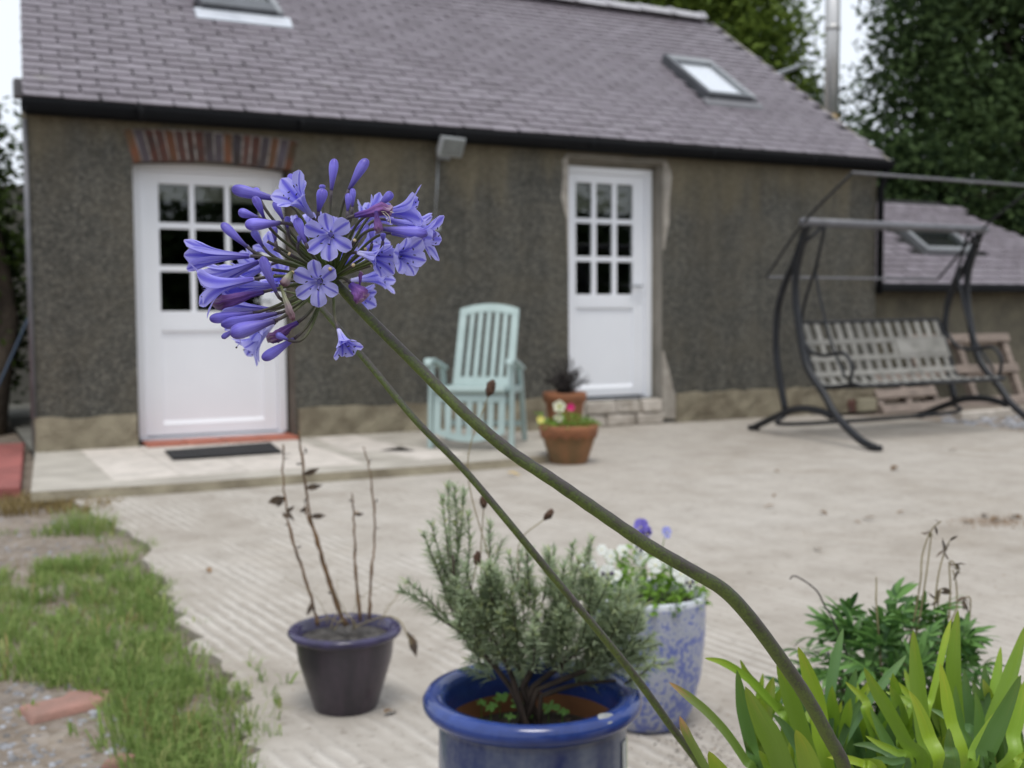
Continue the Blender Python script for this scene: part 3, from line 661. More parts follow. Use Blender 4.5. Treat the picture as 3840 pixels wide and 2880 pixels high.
# ---- doors
def make_door(yd, fx0, fx1, fz0, fz1, arch_rise, lx0, lx1, lz0, cols, rows, pan, hand, blind_z, label):
    leaf = MB(M['upvc']); y0, y1 = yd + 0.012, yd + 0.062
    gx0, gx1 = cols[0][0], cols[-1][1]; gz1, gz0 = rows[0][0], rows[-1][1]
    ltop = gz1 + 0.085 if arch_rise else gz1 + 0.075
    leaf.box((lx0, y0, lz0), (gx0, y1, ltop)); leaf.box((gx1, y0, lz0), (lx1, y1, ltop))
    leaf.box((gx0, y0, gz1), (gx1, y1, ltop)); leaf.box((gx0, y0, pan[3]), (gx1, y1, gz0))
    leaf.box((gx0, y0, lz0), (gx1, y1, pan[2]))
    d = leaf.build('door', house, bevel=0.004); d['label'] = label
    fr = MB(M['upvc']); fy0, fy1 = yd - 0.012, yd + 0.075
    fr.box((fx0, fy0, fz0), (lx0 - 0.003, fy1, fz1)); fr.box((lx1 + 0.003, fy0, fz0), (fx1, fy1, fz1))
    fr.box((lx0 - 0.003, fy0 + 0.002, ltop + 0.003), (lx1 + 0.003, fy1, fz1))
    if arch_rise:
        k = 10; vs = []
        for i in range(k + 1):
            x = lerp(fx0, fx1, i / k); vs += [(x, fy0 + 0.003, fz1 - 0.002), (x, fy0 + 0.003, fz1 + arch_rise * (1 - (2 * i / k - 1) ** 2) + 0.002)]
        fr.add(vs, [(2 * i, 2 * i + 2, 2 * i + 3, 2 * i + 1) for i in range(k)])
    fr.build('door_frame', d, bevel=0.005)
    for i, (a, b) in enumerate(cols):
        for j, (zt, zb) in enumerate(rows):
            gp = MB(M['glass']); gp.box((a - 0.01, yd + 0.034, zb - 0.01), (b + 0.01, yd + 0.038, zt + 0.01)); gp.build('pane', d)
    for i in range(len(cols) - 1):
        b = MB(M['upvc']); b.box((cols[i][1], yd + 0.018, gz0), (cols[i + 1][0], yd + 0.056, gz1)); b.build('glazing_bar', d, bevel=0.003)
    for j in range(len(rows) - 1):
        b = MB(M['upvc']); b.box((gx0, yd + 0.0195, rows[j + 1][0]), (gx1, yd + 0.0545, rows[j][1])); b.build('glazing_bar', d, bevel=0.003)
    # tongue-and-groove lower panel inside a bead
    p = MB(M['upvc']); nb = 1; px0, px1 = gx0, gx1
    for i in range(nb):
        a, b = lerp(px0, px1, i / nb), lerp(px0, px1, (i + 1) / nb)
        p.box((a + 0.0006, yd + 0.030, pan[2]), (b - 0.0006, yd + 0.05, pan[3]))
    p.build('panel', d, bevel=0.0012)
    for bx in (((px0, pan[2]), (px1, pan[2] + 0.03)), ((px0, pan[3] - 0.025), (px1, pan[3]))):
        bd = MB(M['upvc']); bd.hexa([(bx[0][0], yd + 0.0105, bx[0][1]), (bx[1][0], yd + 0.0105, bx[0][1]), (bx[1][0], yd + 0.031, bx[0][1]), (bx[0][0], yd + 0.031, bx[0][1]),
                 (bx[0][0] + 0.0, yd + (0.028 if bx[0][1] == pan[2] else 0.0105), bx[1][1]), (bx[1][0], yd + (0.028 if bx[0][1] == pan[2] else 0.0105), bx[1][1]), (bx[1][0], yd + 0.032, bx[1][1]), (bx[0][0], yd + 0.032, bx[1][1])])
        bd.build('panel_bead', d)
    sl = MB(M['sill']); sl.hexa([(fx0 + 0.03, yd - 0.05, fz0 - 0.035), (fx1 - 0.03, yd - 0.05, fz0 - 0.035), (fx1 - 0.03, yd + 0.07, fz0 - 0.035), (fx0 + 0.03, yd + 0.07, fz0 - 0.035), (fx0 + 0.03, yd - 0.045, fz0 - 0.008), (fx1 - 0.03, yd - 0.045, fz0 - 0.008), (fx1 - 0.03, yd + 0.07, fz0 + 0.012), (fx0 + 0.03, yd + 0.07, fz0 + 0.012)])
    sl.build('door_sill', d, bevel=0.003)
    hd = MB(M['upvc'], M['galv']); hx, hz = hand
    hd.box((hx - 0.016, y0 - 0.010, hz - 0.11), (hx + 0.016, y0 - 0.0005, hz + 0.11)); hd.box((hx - 0.01, y0 - 0.04, hz + 0.03), (hx + 0.01, y0 - 0.01, hz + 0.05))
    hd.box((hx - 0.125, y0 - 0.052, hz + 0.03), (hx + 0.012, y0 - 0.036, hz + 0.05), 1)
    hd.build('handle', d, bevel=0.003)
    bl = MB(M['blind']); bl.box((gx0 - 0.05, yd + 0.085, blind_z), (gx1 + 0.05, yd + 0.095, gz1 + 0.06)); bl.box((gx0 - 0.05, yd + 0.08, blind_z - 0.02), (gx1 + 0.05, yd + 0.10, blind_z)); bl.build('blind', d)
    return d
YL, YR = 0.185, 0.14
make_door(YL, L0 + 0.001, L1 - 0.02, 0.092, 2.162, 0.026, 1.445, 2.462, 0.105, [(1.572, 1.803), (1.843, 2.075), (2.116, 2.352)], [(2.034, 1.741), (1.694, 1.412), (1.366, 1.062)], (1.572, 2.352, 0.185, 0.935), (2.41, 1.10), 1.935, 'wide white half-glazed door under a brick arch')
make_door(YR, R0 + 0.001, 6.017, 0.235, 2.345, 0.0, 5.135, 5.945, 0.262, [(5.214, 5.383), (5.433, 5.601), (5.652, 5.822)], [(2.204, 1.885), (1.842, 1.541), (1.495, 1.196)], (5.214, 5.822, 0.335, 1.10), (5.888, 1.235), 1.965, 'narrow white half-glazed door with a raised sill and half-drawn blind')
# reveals: plastered sides of the openings
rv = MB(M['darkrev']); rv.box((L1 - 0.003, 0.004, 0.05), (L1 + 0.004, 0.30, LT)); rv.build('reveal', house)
rv = MB(M['reveal']); rv.box((R1 - 0.004, 0.002, RB), (R1 + 0.004, 0.30, RTOP)); rv.box((6.019, YR - 0.004, RB), (R1 - 0.004, 0.30, RTOP)); rv.box((R0, 0.003, RTOP - 0.004), (R1, 0.30, RTOP + 0.004)); rv.box((R0, YR - 0.004, 2.347), (6.019, 0.30, RTOP - 0.004)); rv.build('reveal', house)
# broken pale render round the right door
def patch(name, mat, pts, y, parent):
    q = MB(mat); n = len(pts); c = (sum(p[0] for p in pts) / n, sum(p[1] for p in pts) / n)
    q.add([(x, y, z) for x, z in pts] + [(x + (x - c[0]) * 0.03, 0.002, z + (z - c[1]) * 0.03) for x, z in pts], [tuple(range(n))] + [(i, n + i, n + (i + 1) % n, (i + 1) % n) for i in range(n)][::-1])
    return q.build(name, parent)
def ragged(xa, xb_list):
    pts = [(xa, z) for z, _ in xb_list] 
    return pts + [(x + random.uniform(-0.012, 0.012), z + random.uniform(-0.02, 0.02)) for z, x in reversed(xb_list)]
patch('plaster_patch', M['plaster'], ragged(R1 + 0.004, [(1.62, 6.06), (1.75, 6.085), (1.85, 6.105), (1.95, 6.125), (2.05, 6.13), (2.15, 6.14), (2.25, 6.145), (2.33, 6.14), (2.40, 6.10)]), -0.006, house)
patch('plaster_patch', M['plaster'], ragged(R1 + 0.004, [(0.05, 6.22), (0.13, 6.20), (0.22, 6.19), (0.33, 6.165), (0.42, 6.15), (0.5, 6.13), (0.58, 6.075), (0.66, 6.06)]), -0.008, house)
patch('plaster_patch', M['plaster'], [(R0 - 0.002, 1.4), (R0 - 0.002, 2.40), (R0 - 0.06, 2.37), (R0 - 0.055, 2.2), (R0 - 0.075, 2.05), (R0 - 0.05, 1.95), (R0 - 0.02, 1.85), (R0 - 0.015, 1.6)], -0.005, house)
patch('plaster_patch', M['reveal'], [(R0 - 0.03, 2.40), (R1 + 0.05, 2.40), (R1 + 0.03, 2.435), (5.7, 2.425), (5.3, 2.44), (R0 - 0.02, 2.43)], -0.005, house)
# stones of the threshold under the right door
st = [(5.02, 5.2, 0.0, 0.225), (5.21, 5.52, 0.115, 0.232), (5.53, 5.78, 0.12, 0.228), (5.79, 6.03, 0.11, 0.233), (5.21, 5.42, 0.0, 0.105), (5.43, 5.74, 0.0, 0.108), (5.75, 6.04, 0.0, 0.10)]
for x0, x1, z0, z1 in st:
    q = MB(M['palestone']); j = lambda: random.uniform(-0.018, 0.018)
    q.hexa([(x0 + j(), -0.055 + j(), z0), (x1 + j(), -0.055 + j(), z0), (x1, 0.3, z0), (x0, 0.3, z0), (x0 + j(), -0.045 + j(), z1), (x1 + j(), -0.045 + j(), z1), (x1, 0.3, z1), (x0, 0.3, z1)])
    q.build('threshold_stone', house, bevel=0.018)
mo = MB(M['platform']); mo.box((5.03, -0.01, 0.001), (6.04, 0.28, 0.222)); mo.build('threshold_bed', house)
# red quarry tiles under the left door
tb = MB(M['darkrev']); tb.box((1.37, 0.0, 0.0), (2.545, 0.31, 0.046)); tbo = tb.build('doorstep', house)
for i in range(4):
    x0 = 1.39 + i * 0.29
    q = MB(M['redtile']); q.box((x0, -0.17, 0.048), (x0 + 0.28, 0.165, 0.078)); q.build('tile', tbo, bevel=0.004)

# ---- roof
rd = MB(M['deck'])
TH = 0.055
def rp_(x, y, off=0.0): return (x, y, (roof_z(y) if y <= RY else roof_z(2 * RY - y)) - 0.022 + off)
ey0, ry, ey1 = EY + 0.02, RY, 2 * RY - EY - 0.02
rd.add([rp_(xleft(ey0), ey0), rp_(HX1 + 0.03, ey0), rp_(HX1 + 0.03, ry), rp_(xleft(ry), ry), rp_(xleft(ey1), ey1), rp_(HX1 + 0.03, ey1),
        rp_(xleft(ey0), ey0, -TH), rp_(HX1 + 0.03, ey0, -TH), rp_(HX1 + 0.03, ry, -TH), rp_(xleft(ry), ry, -TH), rp_(xleft(ey1), ey1, -TH), rp_(HX1 + 0.03, ey1, -TH)],
       [(0, 1, 2, 3), (3, 2, 5, 4), (9, 8, 7, 6), (10, 11, 8, 9), (0, 6, 7, 1), (1, 7, 8, 2), (2, 8, 11, 5), (0, 3, 9, 6), (3, 4, 10, 9)])
roof = rd.build('roof', house)
ang = math.atan(SLP); ca, sa = math.cos(ang), math.sin(ang)
EXPO, SW, SLEN = 0.123, 0.258, 0.150
def slate_mesh(k):
    q = MB(M['slate']); rr = random.Random(k); w2 = SW / 2 - 0.0062; th = 0.012
    bx = [-w2, -w2 * 0.90, -w2 * 0.3, w2 * 0.4, w2 * 0.90, w2]; by_ = [0.010 + rr.uniform(0, 0.010), rr.uniform(0, 0.002)] + [rr.uniform(-0.002, 0.003) for _ in range(2)] + [rr.uniform(0, 0.002), 0.010 + rr.uniform(0, 0.010)]
    lo = [(x, y, 0.0) for x, y in zip(bx, by_)]; up = [(w2, SLEN, -0.017), (-w2, SLEN, -0.017)]
    top = lo + up; n = len(top)
    q.add([(x, y, z + th) for x, y, z in top] + top, [tuple(range(n)), tuple(range(2 * n - 1, n - 1, -1))] + [(i, n + i, n + (i + 1) % n, (i + 1) % n) for i in range(n)])
    return q.mesh('slate')
smesh = [slate_mesh(k) for k in range(6)]
Mroof = Matrix(((1, 0, 0), (0, ca, -sa), (0, sa, ca)))
sky_rects = [(2.19, 2.92, 1.33, 2.50), (7.05, 7.66, 0.62, 1.50)]
slates = []
ncourse = int((RY - EY) / ca / EXPO)
for k in range(ncourse):
    s0 = k * EXPO; y = EY + s0 * ca; z = EZ + s0 * sa
    xl = xleft(y) - 0.012; x = xl + SW * 0.5
    if k % 2: slates.append((xl + SW * 0.25, y, z, 0.5)); x = xl + SW
    while x < HX1 + 0.025 - SW * 0.25:
        cx = x; sc_ = 1.0
        if cx + SW / 2 > HX1 + 0.025: w_ = HX1 + 0.025 - (cx - SW / 2); cx = cx - SW / 2 + w_ / 2; sc_ = w_ / SW
        if not any(a < cx < b and c < y + 0.05 < d for a, b, c, d in sky_rects): slates.append((cx + random.uniform(-0.004, 0.004), y, z, sc_))
        x += SW
ro = root_loc(roof)
def seen(p):
    u, v, dd = proj(p); return -60 < u < 3900 and -40 < v < 2900
ss = sorted(slates, key=lambda p: (0 if seen(p[:3]) else 1, proj(p[:3])[2]))
for i, (x, y, z, k) in enumerate(ss[:300]):
    ob = bpy.data.objects.new('slate', smesh[i % 6]); COL.objects.link(ob); ob.parent = roof
    mm = (Mroof @ Matrix.Rotation(R(random.gauss(0, 0.5)), 3, 'Z') @ Matrix.Diagonal((k, 1, 1))).to_4x4(); mm.translation = Vector((x, y, z + random.uniform(0, 0.004))) - ro
    ob.matrix_local = mm
q = MB(M['slate'])
tmpl = [([v.co.copy() for v in me.vertices], [tuple(p.vertices) for p in me.polygons]) for me in smesh]
for i, (x, y, z, k) in enumerate(ss[300:]):
    vs, fs = tmpl[i % 6]; q.add([Mroof @ Vector((v.x * k, v.y, v.z)) + Vector((x, y, z)) for v in vs], fs)
stuff(q.build('slate_field', roof))
# rear slope covering
q = MB(M['slate']); q.add([(xleft(ry), ry, RZ + 0.005), (HX1 + 0.03, ry, RZ + 0.005), (HX1 + 0.03, ey1 + 0.05, roof_z(2 * RY - ey1 - 0.05) + 0.005), (xleft(ey1), ey1 + 0.05, roof_z(2 * RY - ey1 - 0.05) + 0.005)], [(0, 1, 2, 3)]); q.build('rear_slates', roof)
# ridge tiles
def ridge_mesh():
    q = MB(M['ridge']); n = 8; vs = []
    for sx_, r_ in ((0, 0.135), (0.405, 0.125), (0.406, 0.143), (0.455, 0.143)):
        for j in range(n + 1):
            a = math.pi * (0.08 + 0.84 * j / n); vs.append((sx_, r_ * 1.1 * math.cos(a), r_ * math.sin(a)))
    q.add(vs, [(k * (n + 1) + j, k * (n + 1) + j + 1, (k + 1) * (n + 1) + j + 1, (k + 1) * (n + 1) + j) for k in range(3) for j in range(n)])
    q.add(vs[:n + 1] + [(0, 0, 0)], [(j, n + 1, j + 1) for j in range(n)]); q.add(vs[-n - 1:] + [(0.455, 0, 0)], [(j, j + 1, n + 1) for j in range(n)])
    return q.mesh('ridge_tile')
rme = ridge_mesh(); x = xleft(RY) - 0.02
while x < HX1 - 0.3:
    ob = bpy.data.objects.new('ridge_tile', rme); COL.objects.link(ob); ob.parent = roof
    ob.location = Vector((x + 0.0, RY, RZ - 0.035 + random.uniform(-0.004, 0.004))) - ro; ob.rotation_euler = (0, R(random.uniform(-0.5, 0.5)), 0); x += 0.452
# verge mortar and barge
q = MB(M['plaster'])
for xa, xb in ((HX1 + 0.0, HX1 + 0.028),):
    q.add([(xa, EY + 0.02, roof_z(EY) - 0.05), (xb, EY + 0.02, roof_z(EY) - 0.05), (xb, RY, RZ - 0.05), (xa, RY, RZ - 0.05), (xa, EY + 0.02, roof_z(EY) - 0.005), (xb, EY + 0.02, roof_z(EY) - 0.005), (xb, RY, RZ - 0.006), (xa, RY, RZ - 0.006)], [(0, 1, 5, 4), (1, 2, 6, 5), (4, 5, 6, 7), (0, 3, 2, 1)])
q.build('verge_mortar', roof)
q = MB(M['gutter'])
q.add([(xleft(EY) - 0.012, EY, roof_z(EY) - 0.10), (xleft(RY) - 0.012, RY, RZ - 0.10), (xleft(RY) - 0.012, RY, RZ - 0.01), (xleft(EY) - 0.012, EY, roof_z(EY) - 0.01), (xleft(EY) + 0.01, EY, roof_z(EY) - 0.10), (xleft(RY) + 0.01, RY, RZ - 0.10), (xleft(RY) + 0.01, RY, RZ - 0.03), (xleft(EY) + 0.01, EY, roof_z(EY) - 0.03)], [(3, 2, 1, 0), (0, 1, 5, 4), (4, 5, 6, 7), (7, 6, 2, 3), (0, 4, 7, 3)])
q.build('bargeboard', house)
# gutter and fascia
q = MB(M['gutter']); q.box((HX0, -0.075, 2.452), (HX1 + 0.01, -0.012, 2.545)); q.build('fascia', house)
q = MB(M['gutter'])
prof = [(-0.175 + 0.052 + 0.060 * math.cos(a), 2.545 + 0.094 * math.sin(a)) for a in [math.pi + math.pi * k / 10 for k in range(11)]]
inn = [(-0.123 + 0.052 * math.cos(a), 2.543 + 0.080 * math.sin(a)) for a in [2 * math.pi - math.pi * k / 10 for k in range(11)]]
pp = prof + inn; n = len(pp)
q.add([(HX0 - 0.03, y, z) for y, z in pp] + [(HX1 + 0.06, y, z) for y, z in pp], [(i, n + i, n + (i + 1) % n, (i + 1) % n) for i in range(n)] + [tuple(range(n))[::-1], tuple(range(n, 2 * n))])
gut = q.build('gutter', house, smooth=True)
for xb in (1.4, 2.6, 3.9, 5.2, 6.5, 7.7):
    q = MB(M['gutter']); q.tube([(xb - 0.02, -0.123, 2.508), (xb + 0.02, -0.123, 2.508)], 0.067, 14); q.build('gutter_bracket', gut)
q = MB(M['gutter']); q.tube([(HX1 + 0.01, -0.12, 2.45), (HX1 + 0.01, -0.08, 2.36), (HX1 + 0.01, -0.045, 2.28), (HX1 + 0.01, -0.045, 1.2)], 0.034, 12); q.build('downpipe', house, smooth=True)
q = MB(M['greymetal']); q.tube([(HX0 - 0.005, -0.02, 2.42), (HX0 - 0.005, -0.02, 0.3)], 0.018, 8); q.build('corner_conduit', house, smooth=True)
q = MB(M['greymetal']); q.box((HX0 - 0.035, 0.5, 2.66), (HX0 + 0.06, 0.62, 2.80)); q.build('alarm_box', house, bevel=0.01)
# roof windows
def roof_window(x0, x1, y0, y1, openlift, blind, label):
    def P(x, y, h): return Vector((x, y, roof_z(y))) + Vector((0, -sa, ca)) * h
    fr = MB(M['skyframe'], M['skytrim'])
    wdt = 0.058; AP = 0.07 if blind else 0.12
    for (a, b, c, d, m_) in ((x0, x0 + wdt, y0, y1, 0), (x1 - wdt, x1, y0, y1, 1), (x0 + wdt, x1 - wdt, y0, y0 + (wdt if blind else 0.17), 0), (x0 + wdt, x1 - wdt, y1 - wdt * 1.6, y1, 1)):
        h = 0.10 if m_ == 0 else 0.094
        fr.hexa([P(a, c, -0.02), P(b, c, -0.02), P(b, d, -0.02), P(a, d, -0.02), P(a, c, h), P(b, c, h), P(b, d, h), P(a, d, h)], m_)
    o = fr.build('roof_window', house, bevel=0.006); o['label'] = label
    q = MB(M['roofglass' if blind else 'glass']); q.hexa([P(x0 + wdt, y0 + wdt, 0.055), P(x1 - wdt, y0 + wdt, 0.055), P(x1 - wdt, y1 - wdt, 0.055), P(x0 + wdt, y1 - wdt, 0.055), P(x0 + wdt, y0 + wdt, 0.06), P(x1 - wdt, y0 + wdt, 0.06), P(x1 - wdt, y1 - wdt, 0.06), P(x0 + wdt, y1 - wdt, 0.06)]); q.build('pane', o)
    q = MB(M['skywhite'] if blind else M['inside']); q.add([P(x0 + wdt, y0 + wdt, 0.049), P(x1 - wdt, y0 + wdt, 0.049), P(x1 - wdt, y1 - wdt, 0.049), P(x0 + wdt, y1 - wdt, 0.049)], [(0, 1, 2, 3)]); q.build('blind', o)  # added sheet: white imitates sky-bright glass, dark stands for the room inside
    q = MB(M['greyflash' if blind else 'lead']); q.hexa([P(x0 - 0.06, y0 - AP, 0.008), P(x1 + 0.06, y0 - AP, 0.008), P(x1 + 0.06, y0 + 0.01, 0.02), P(x0 - 0.06, y0 + 0.01, 0.02), P(x0 - 0.06, y0 - AP, 0.016), P(x1 + 0.06, y0 - AP, 0.016), P(x1 + 0.06, y0 - 0.002, 0.05), P(x0 - 0.06, y0 - 0.002, 0.05)]); q.build('flashing', o)
    return o
roof_window(7.05, 7.66, 0.70, 1.52, 0, True, 'roof window with an added white sheet that makes the glass look sky-bright')
roof_window(2.19, 2.92, 1.47, 2.54, 0, False, 'roof window with a dark pane above a pale lead apron')
# steel flue behind the right verge, with its stay
fp = plane(3118, 440, (0, 4.2, 0), (0, 1, 0))
q = MB(M['steel']); q.tube([(fp.x, 4.2, 3.4), (fp.x, 4.2, 6.55)], 0.105, 20); flue = q.build('flue_pipe', house, smooth=True)
q = MB(M['rust']); q.tube([(fp.x, 4.2, fp.z - 0.06), (fp.x, 4.2, fp.z + 0.03)], 0.118, 20); q.build('flue_collar', flue, smooth=True)
for zc in (fp.z + 1.25, fp.z + 2.4):
    q = MB(M['steel']); q.tube([(fp.x, 4.2, zc), (fp.x, 4.2, zc + 0.07)], 0.115, 20); q.build('flue_band', flue, smooth=True)
q = MB(M['steel']); q.lathe([(0.0, 6.78), (0.16, 6.66), (0.17, 6.60), (0.10, 6.56), (0.10, 6.5)], (fp.x, 4.2, 0), 20); q.build('flue_cap', flue, smooth=True)
s0 = plane(2880, 290, (0, 3.3, 0), (0, 1, 0)); s1 = plane(3090, 215, (0, 4.15, 0), (0, 1, 0))
q = MB(M['galv']); q.tube([s0 - (s1 - s0) * 0.35, s0, lerp(s0, s1, 0.5)], 0.03, 8); q.tube([lerp(s0, s1, 0.5), s1], 0.012, 6); q.build('flue_stay', flue)

# ---- annex
AY = 0.6; AX0 = HX1 + 0.05
def az(y): return 1.368 + 0.70 * (y - AY)
an = thing('annex', (10.8, 1.8, 0), 'low slate-roofed annex with hipped end beside the cottage', 'outbuilding')
q = MB(M['plinth'] if False else simple('annex_render', (0.19, 0.17, 0.12), (0.11, 0.10, 0.075), 6, 0.95, 0.5, 60))
q.box((AX0, AY + 0.12, -0.02), (13.4, 3.9, 1.33)); q.build('wall', an)
ry_, rz_ = 2.17, az(2.17)
q = MB(M['deck']); c0 = 13.55; e0 = AY - 0.06
bk = 2 * ry_ - e0
q.add([(AX0 - 0.02, e0, az(e0) - 0.02), (c0, e0, az(e0) - 0.02), (11.85, ry_, rz_ - 0.02), (AX0 - 0.02, ry_, rz_ - 0.02), (c0, bk, az(e0) - 0.02), (AX0 - 0.02, bk, az(e0) - 0.02)], [(0, 1, 2, 3), (3, 2, 4, 5), (1, 4, 2), (0, 5, 4, 1)])
ar = q.build('roof', an)
q = MB(M['slate']); aa = math.atan(0.7); AM = Matrix(((1, 0, 0), (0, math.cos(aa), -math.sin(aa)), (0, math.sin(aa), math.cos(aa))))
k = 0
while True:
    y = e0 + k * EXPO * math.cos(aa)
    if y > ry_ - 0.12: break
    x = AX0 + SW * (0.5 if k % 2 else 0.95); xr = lerp(c0, 11.85, (y - e0) / (ry_ - e0))
    while x < xr:
        if not (10.35 < x < 11.45 and 1.0 < y < 1.52):
            vs, fs = tmpl[k % 6]; q.add([AM @ v + Vector((x, y, az(y) - 0.004)) for v in vs], fs)
        x += SW
    k += 1
q.add([(c0 + 0.02, e0, az(e0)), (c0 + 0.02, bk, az(e0)), (11.86, ry_, rz_ + 0.003)], [(0, 1, 2)])
stuff(q.build('slate_field', ar))
q = MB(M['gutter']); q.box((AX0 - 0.02, e0 - 0.1, 1.235), (13.6, e0 + 0.02, 1.33)); q.build('gutter', an, bevel=0.02)
def PA(x, y, h): return Vector((x, y, az(y))) + Vector((0, -math.sin(aa), math.cos(aa))) * h
fr = MB(M['skytrim']); x0, x1, y0, y1 = 10.5, 11.33, 1.06, 1.52; wdt = 0.07
for a, b, c, d in ((x0, x0 + wdt, y0, y1), (x1 - wdt, x1, y0, y1), (x0 + wdt, x1 - wdt, y0, y0 + wdt), (x0 + wdt, x1 - wdt, y1 - wdt, y1)):
    fr.hexa([PA(a, c, -0.02), PA(b, c, -0.02), PA(b, d, -0.02), PA(a, d, -0.02), PA(a, c, 0.07), PA(b, c, 0.07), PA(b, d, 0.07), PA(a, d, 0.07)])
o = fr.build('roof_window', an, bevel=0.006)
q = MB(M['glass']); q.add([PA(x0 + wdt, y0 + wdt, 0.05), PA(x1 - wdt, y0 + wdt, 0.05), PA(x1 - wdt, y1 - wdt, 0.05), PA(x0 + wdt, y1 - wdt, 0.05)], [(0, 1, 2, 3)]); q.build('pane', o)

# ================================================================== THINGS IN THE YARD
# floodlight on the wall
fl = thing('floodlight', (3.84, 0, 2.38), 'silver floodlight under the eaves with a thin cable below it', 'lamp')
q = MB(M['lampbody'])
T = Matrix.Translation((3.845, -0.15, 2.41)) @ Matrix.Rotation(R(10), 4, 'Z') @ Matrix.Rotation(R(28), 4, 'X')
q.hexa([T @ Vector(p) for p in ((-0.115, -0.045, -0.085), (0.115, -0.045, -0.085), (0.085, 0.05, -0.06), (-0.085, 0.05, -0.06), (-0.115, -0.045, 0.085), (0.115, -0.045, 0.085), (0.085, 0.05, 0.06), (-0.085, 0.05, 0.06))])
q.build('housing', fl, bevel=0.008)
q = MB(M['lamplens']); q.box((-0.1, -0.053, -0.07), (0.1, -0.046, 0.07), 0, T); q.build('lens', fl, bevel=0.003)
q = MB(M['galv']); q.tube([(3.845, -0.11, 2.41), (3.845, -0.03, 2.36), (3.845, 0.0, 2.36)], 0.016, 8); q.box((3.79, -0.025, 2.31), (3.90, 0.005, 2.40)); q.build('bracket', fl)
q = MB(M['galv']); q.tube([(3.80, -0.008, 2.32), (3.79, -0.008, 2.1), (3.765, -0.008, 1.8)], 0.008, 6); q.build('cable', fl, smooth=True)
q = MB(M['lampbody']); q.box((3.72, -0.045, 1.72), (3.80, 0.004, 1.80)); q.build('junction_box', fl, bevel=0.006)

# doormat
dm = MB(M['mat']); a, b, c, d = [gnd(u, v, PZ) for u, v in ((648, 1730), (1058, 1703), (1015, 1668), (618, 1699))]
dm.hexa([(p.x, p.y, PZ + 0.009) for p in (a, b, c, d)] + [(p.x, p.y, PZ + 0.022) for p in (a, b, c, d)])
tag(dm.build('doormat', org=Vector((1.9, -0.7, PZ)), bevel=0.004), 'black rubber doormat in front of the wide arched door', 'doormat')

# ---- green reclining chair
CR = Vector((3.45, -1.38, PZ + 0.001)); crot = R(-27.6 - 9)
chair = thing('garden_chair', CR, 'pale green slatted plastic recliner chair against the pebbledash wall', 'chair'); chair.rotation_euler = (0, 0, crot); chair.scale = (0.89, 0.95, 0.985)
def cbuild(mb, name, parent=chair, bevel=0.006): return mb.build(name, parent, org=(0, 0, 0), bevel=bevel)
def panel(nm, org, ud, vd, W, Hh, top, bot, nsl, side, rail, thick, parent):
    """slatted panel: frame plus separate slats; top/bot give the edge line over t in 0..1"""
    org = Vector(org); ud = Vector(ud); vd = Vector(vd).normalized(); nr = ud.cross(vd).normalized()
    def P(x, v, h): return org + ud * x + vd * v + nr * h
    fr = MB(M['teal']); k = 12
    for sgn in (-1, 1):
        xa, xb = (-W / 2, -W / 2 + side) if sgn < 0 else (W / 2 - side, W / 2)
        fr.hexa([P(xa, bot(xa) + rail * 0.9, -thick), P(xb, bot(xb) + rail * 0.9, -thick), P(xb, bot(xb) + rail * 0.9, 0), P(xa, bot(xa) + rail * 0.9, 0), P(xa, top(xa) - rail * 0.9, -thick), P(xb, top(xb) - rail * 0.9, -thick), P(xb, top(xb) - rail * 0.9, 0), P(xa, top(xa) - rail * 0.9, 0)])
    for fn, s in ((top, -1), (bot, 1)):
        vs = []
        for i in range(k + 1):
            x = lerp(-W / 2, W / 2, i / k); v0 = fn(x); v1 = v0 + s * rail
            vs += [P(x, v0, 0.002), P(x, v1, 0.002), P(x, v0, -thick - 0.002), P(x, v1, -thick - 0.002)]
        fs = []
        for i in range(k):
            a = 4 * i; b = a + 4
            fs += [(a, b, b + 1, a + 1), (a + 2, a + 3, b + 3, b + 2), (a, a + 2, b + 2, b), (a + 1, b + 1, b + 3, a + 3)]
        fs += [(0, 1, 3, 2), (4 * k, 4 * k + 2, 4 * k + 3, 4 * k + 1)]
        if s > 0: fs = [f[::-1] for f in fs]
        fr.add(vs, fs)
    fro = cbuild(fr, nm + '_frame', parent, 0.0)
    iw = W - 2 * side; gap = iw / (nsl * 1.65 + 0.65) * 0.65; gap *= 1.08; sw = (iw - gap * (nsl + 1)) / nsl
    for i in range(nsl):
        xa = -iw / 2 + gap + i * (sw + gap); xb = xa + sw; q = MB(M['teal'])
        q.hexa([P(xa, bot(xa) + rail * 0.9, -thick + 0.003), P(xb, bot(xb) + rail * 0.9, -thick + 0.003), P(xb, bot(xb) + rail * 0.9, -0.002), P(xa, bot(xa) + rail * 0.9, -0.002), P(xa, top(xa) - rail * 0.9, -thick + 0.003), P(xb, top(xb) - rail * 0.9, -thick + 0.003), P(xb, top(xb) - rail * 0.9, -0.002), P(xa, top(xa) - rail * 0.9, -0.002)])
        cbuild(q, nm + '_slat', fro, 0.004)
    return fro
W = 0.525
panel('back', (0, 0.47, 0.44), (1, 0, 0), (0.0, 0.36, 0.66), W, 0.7, lambda x: 0.715 - 0.9 * x * x * 0.75, lambda x: 0.0, 5, 0.062, 0.070, 0.022, chair)
panel('seat', (0, -0.02, 0.43), (1, 0, 0), (0, 1, 0.02), 0.58, 0.5, lambda x: 0.5, lambda x: 0.0, 6, 0.05, 0.07, 0.022, chair)
panel('leg_rest', (0, -0.03, 0.40), (-1, 0, 0), (0, -0.16, -1), 0.585, 0.33, lambda x: 0.345 - 0.75 * x * x, lambda x: 0.0, 5, 0.055, 0.05, 0.022, chair)
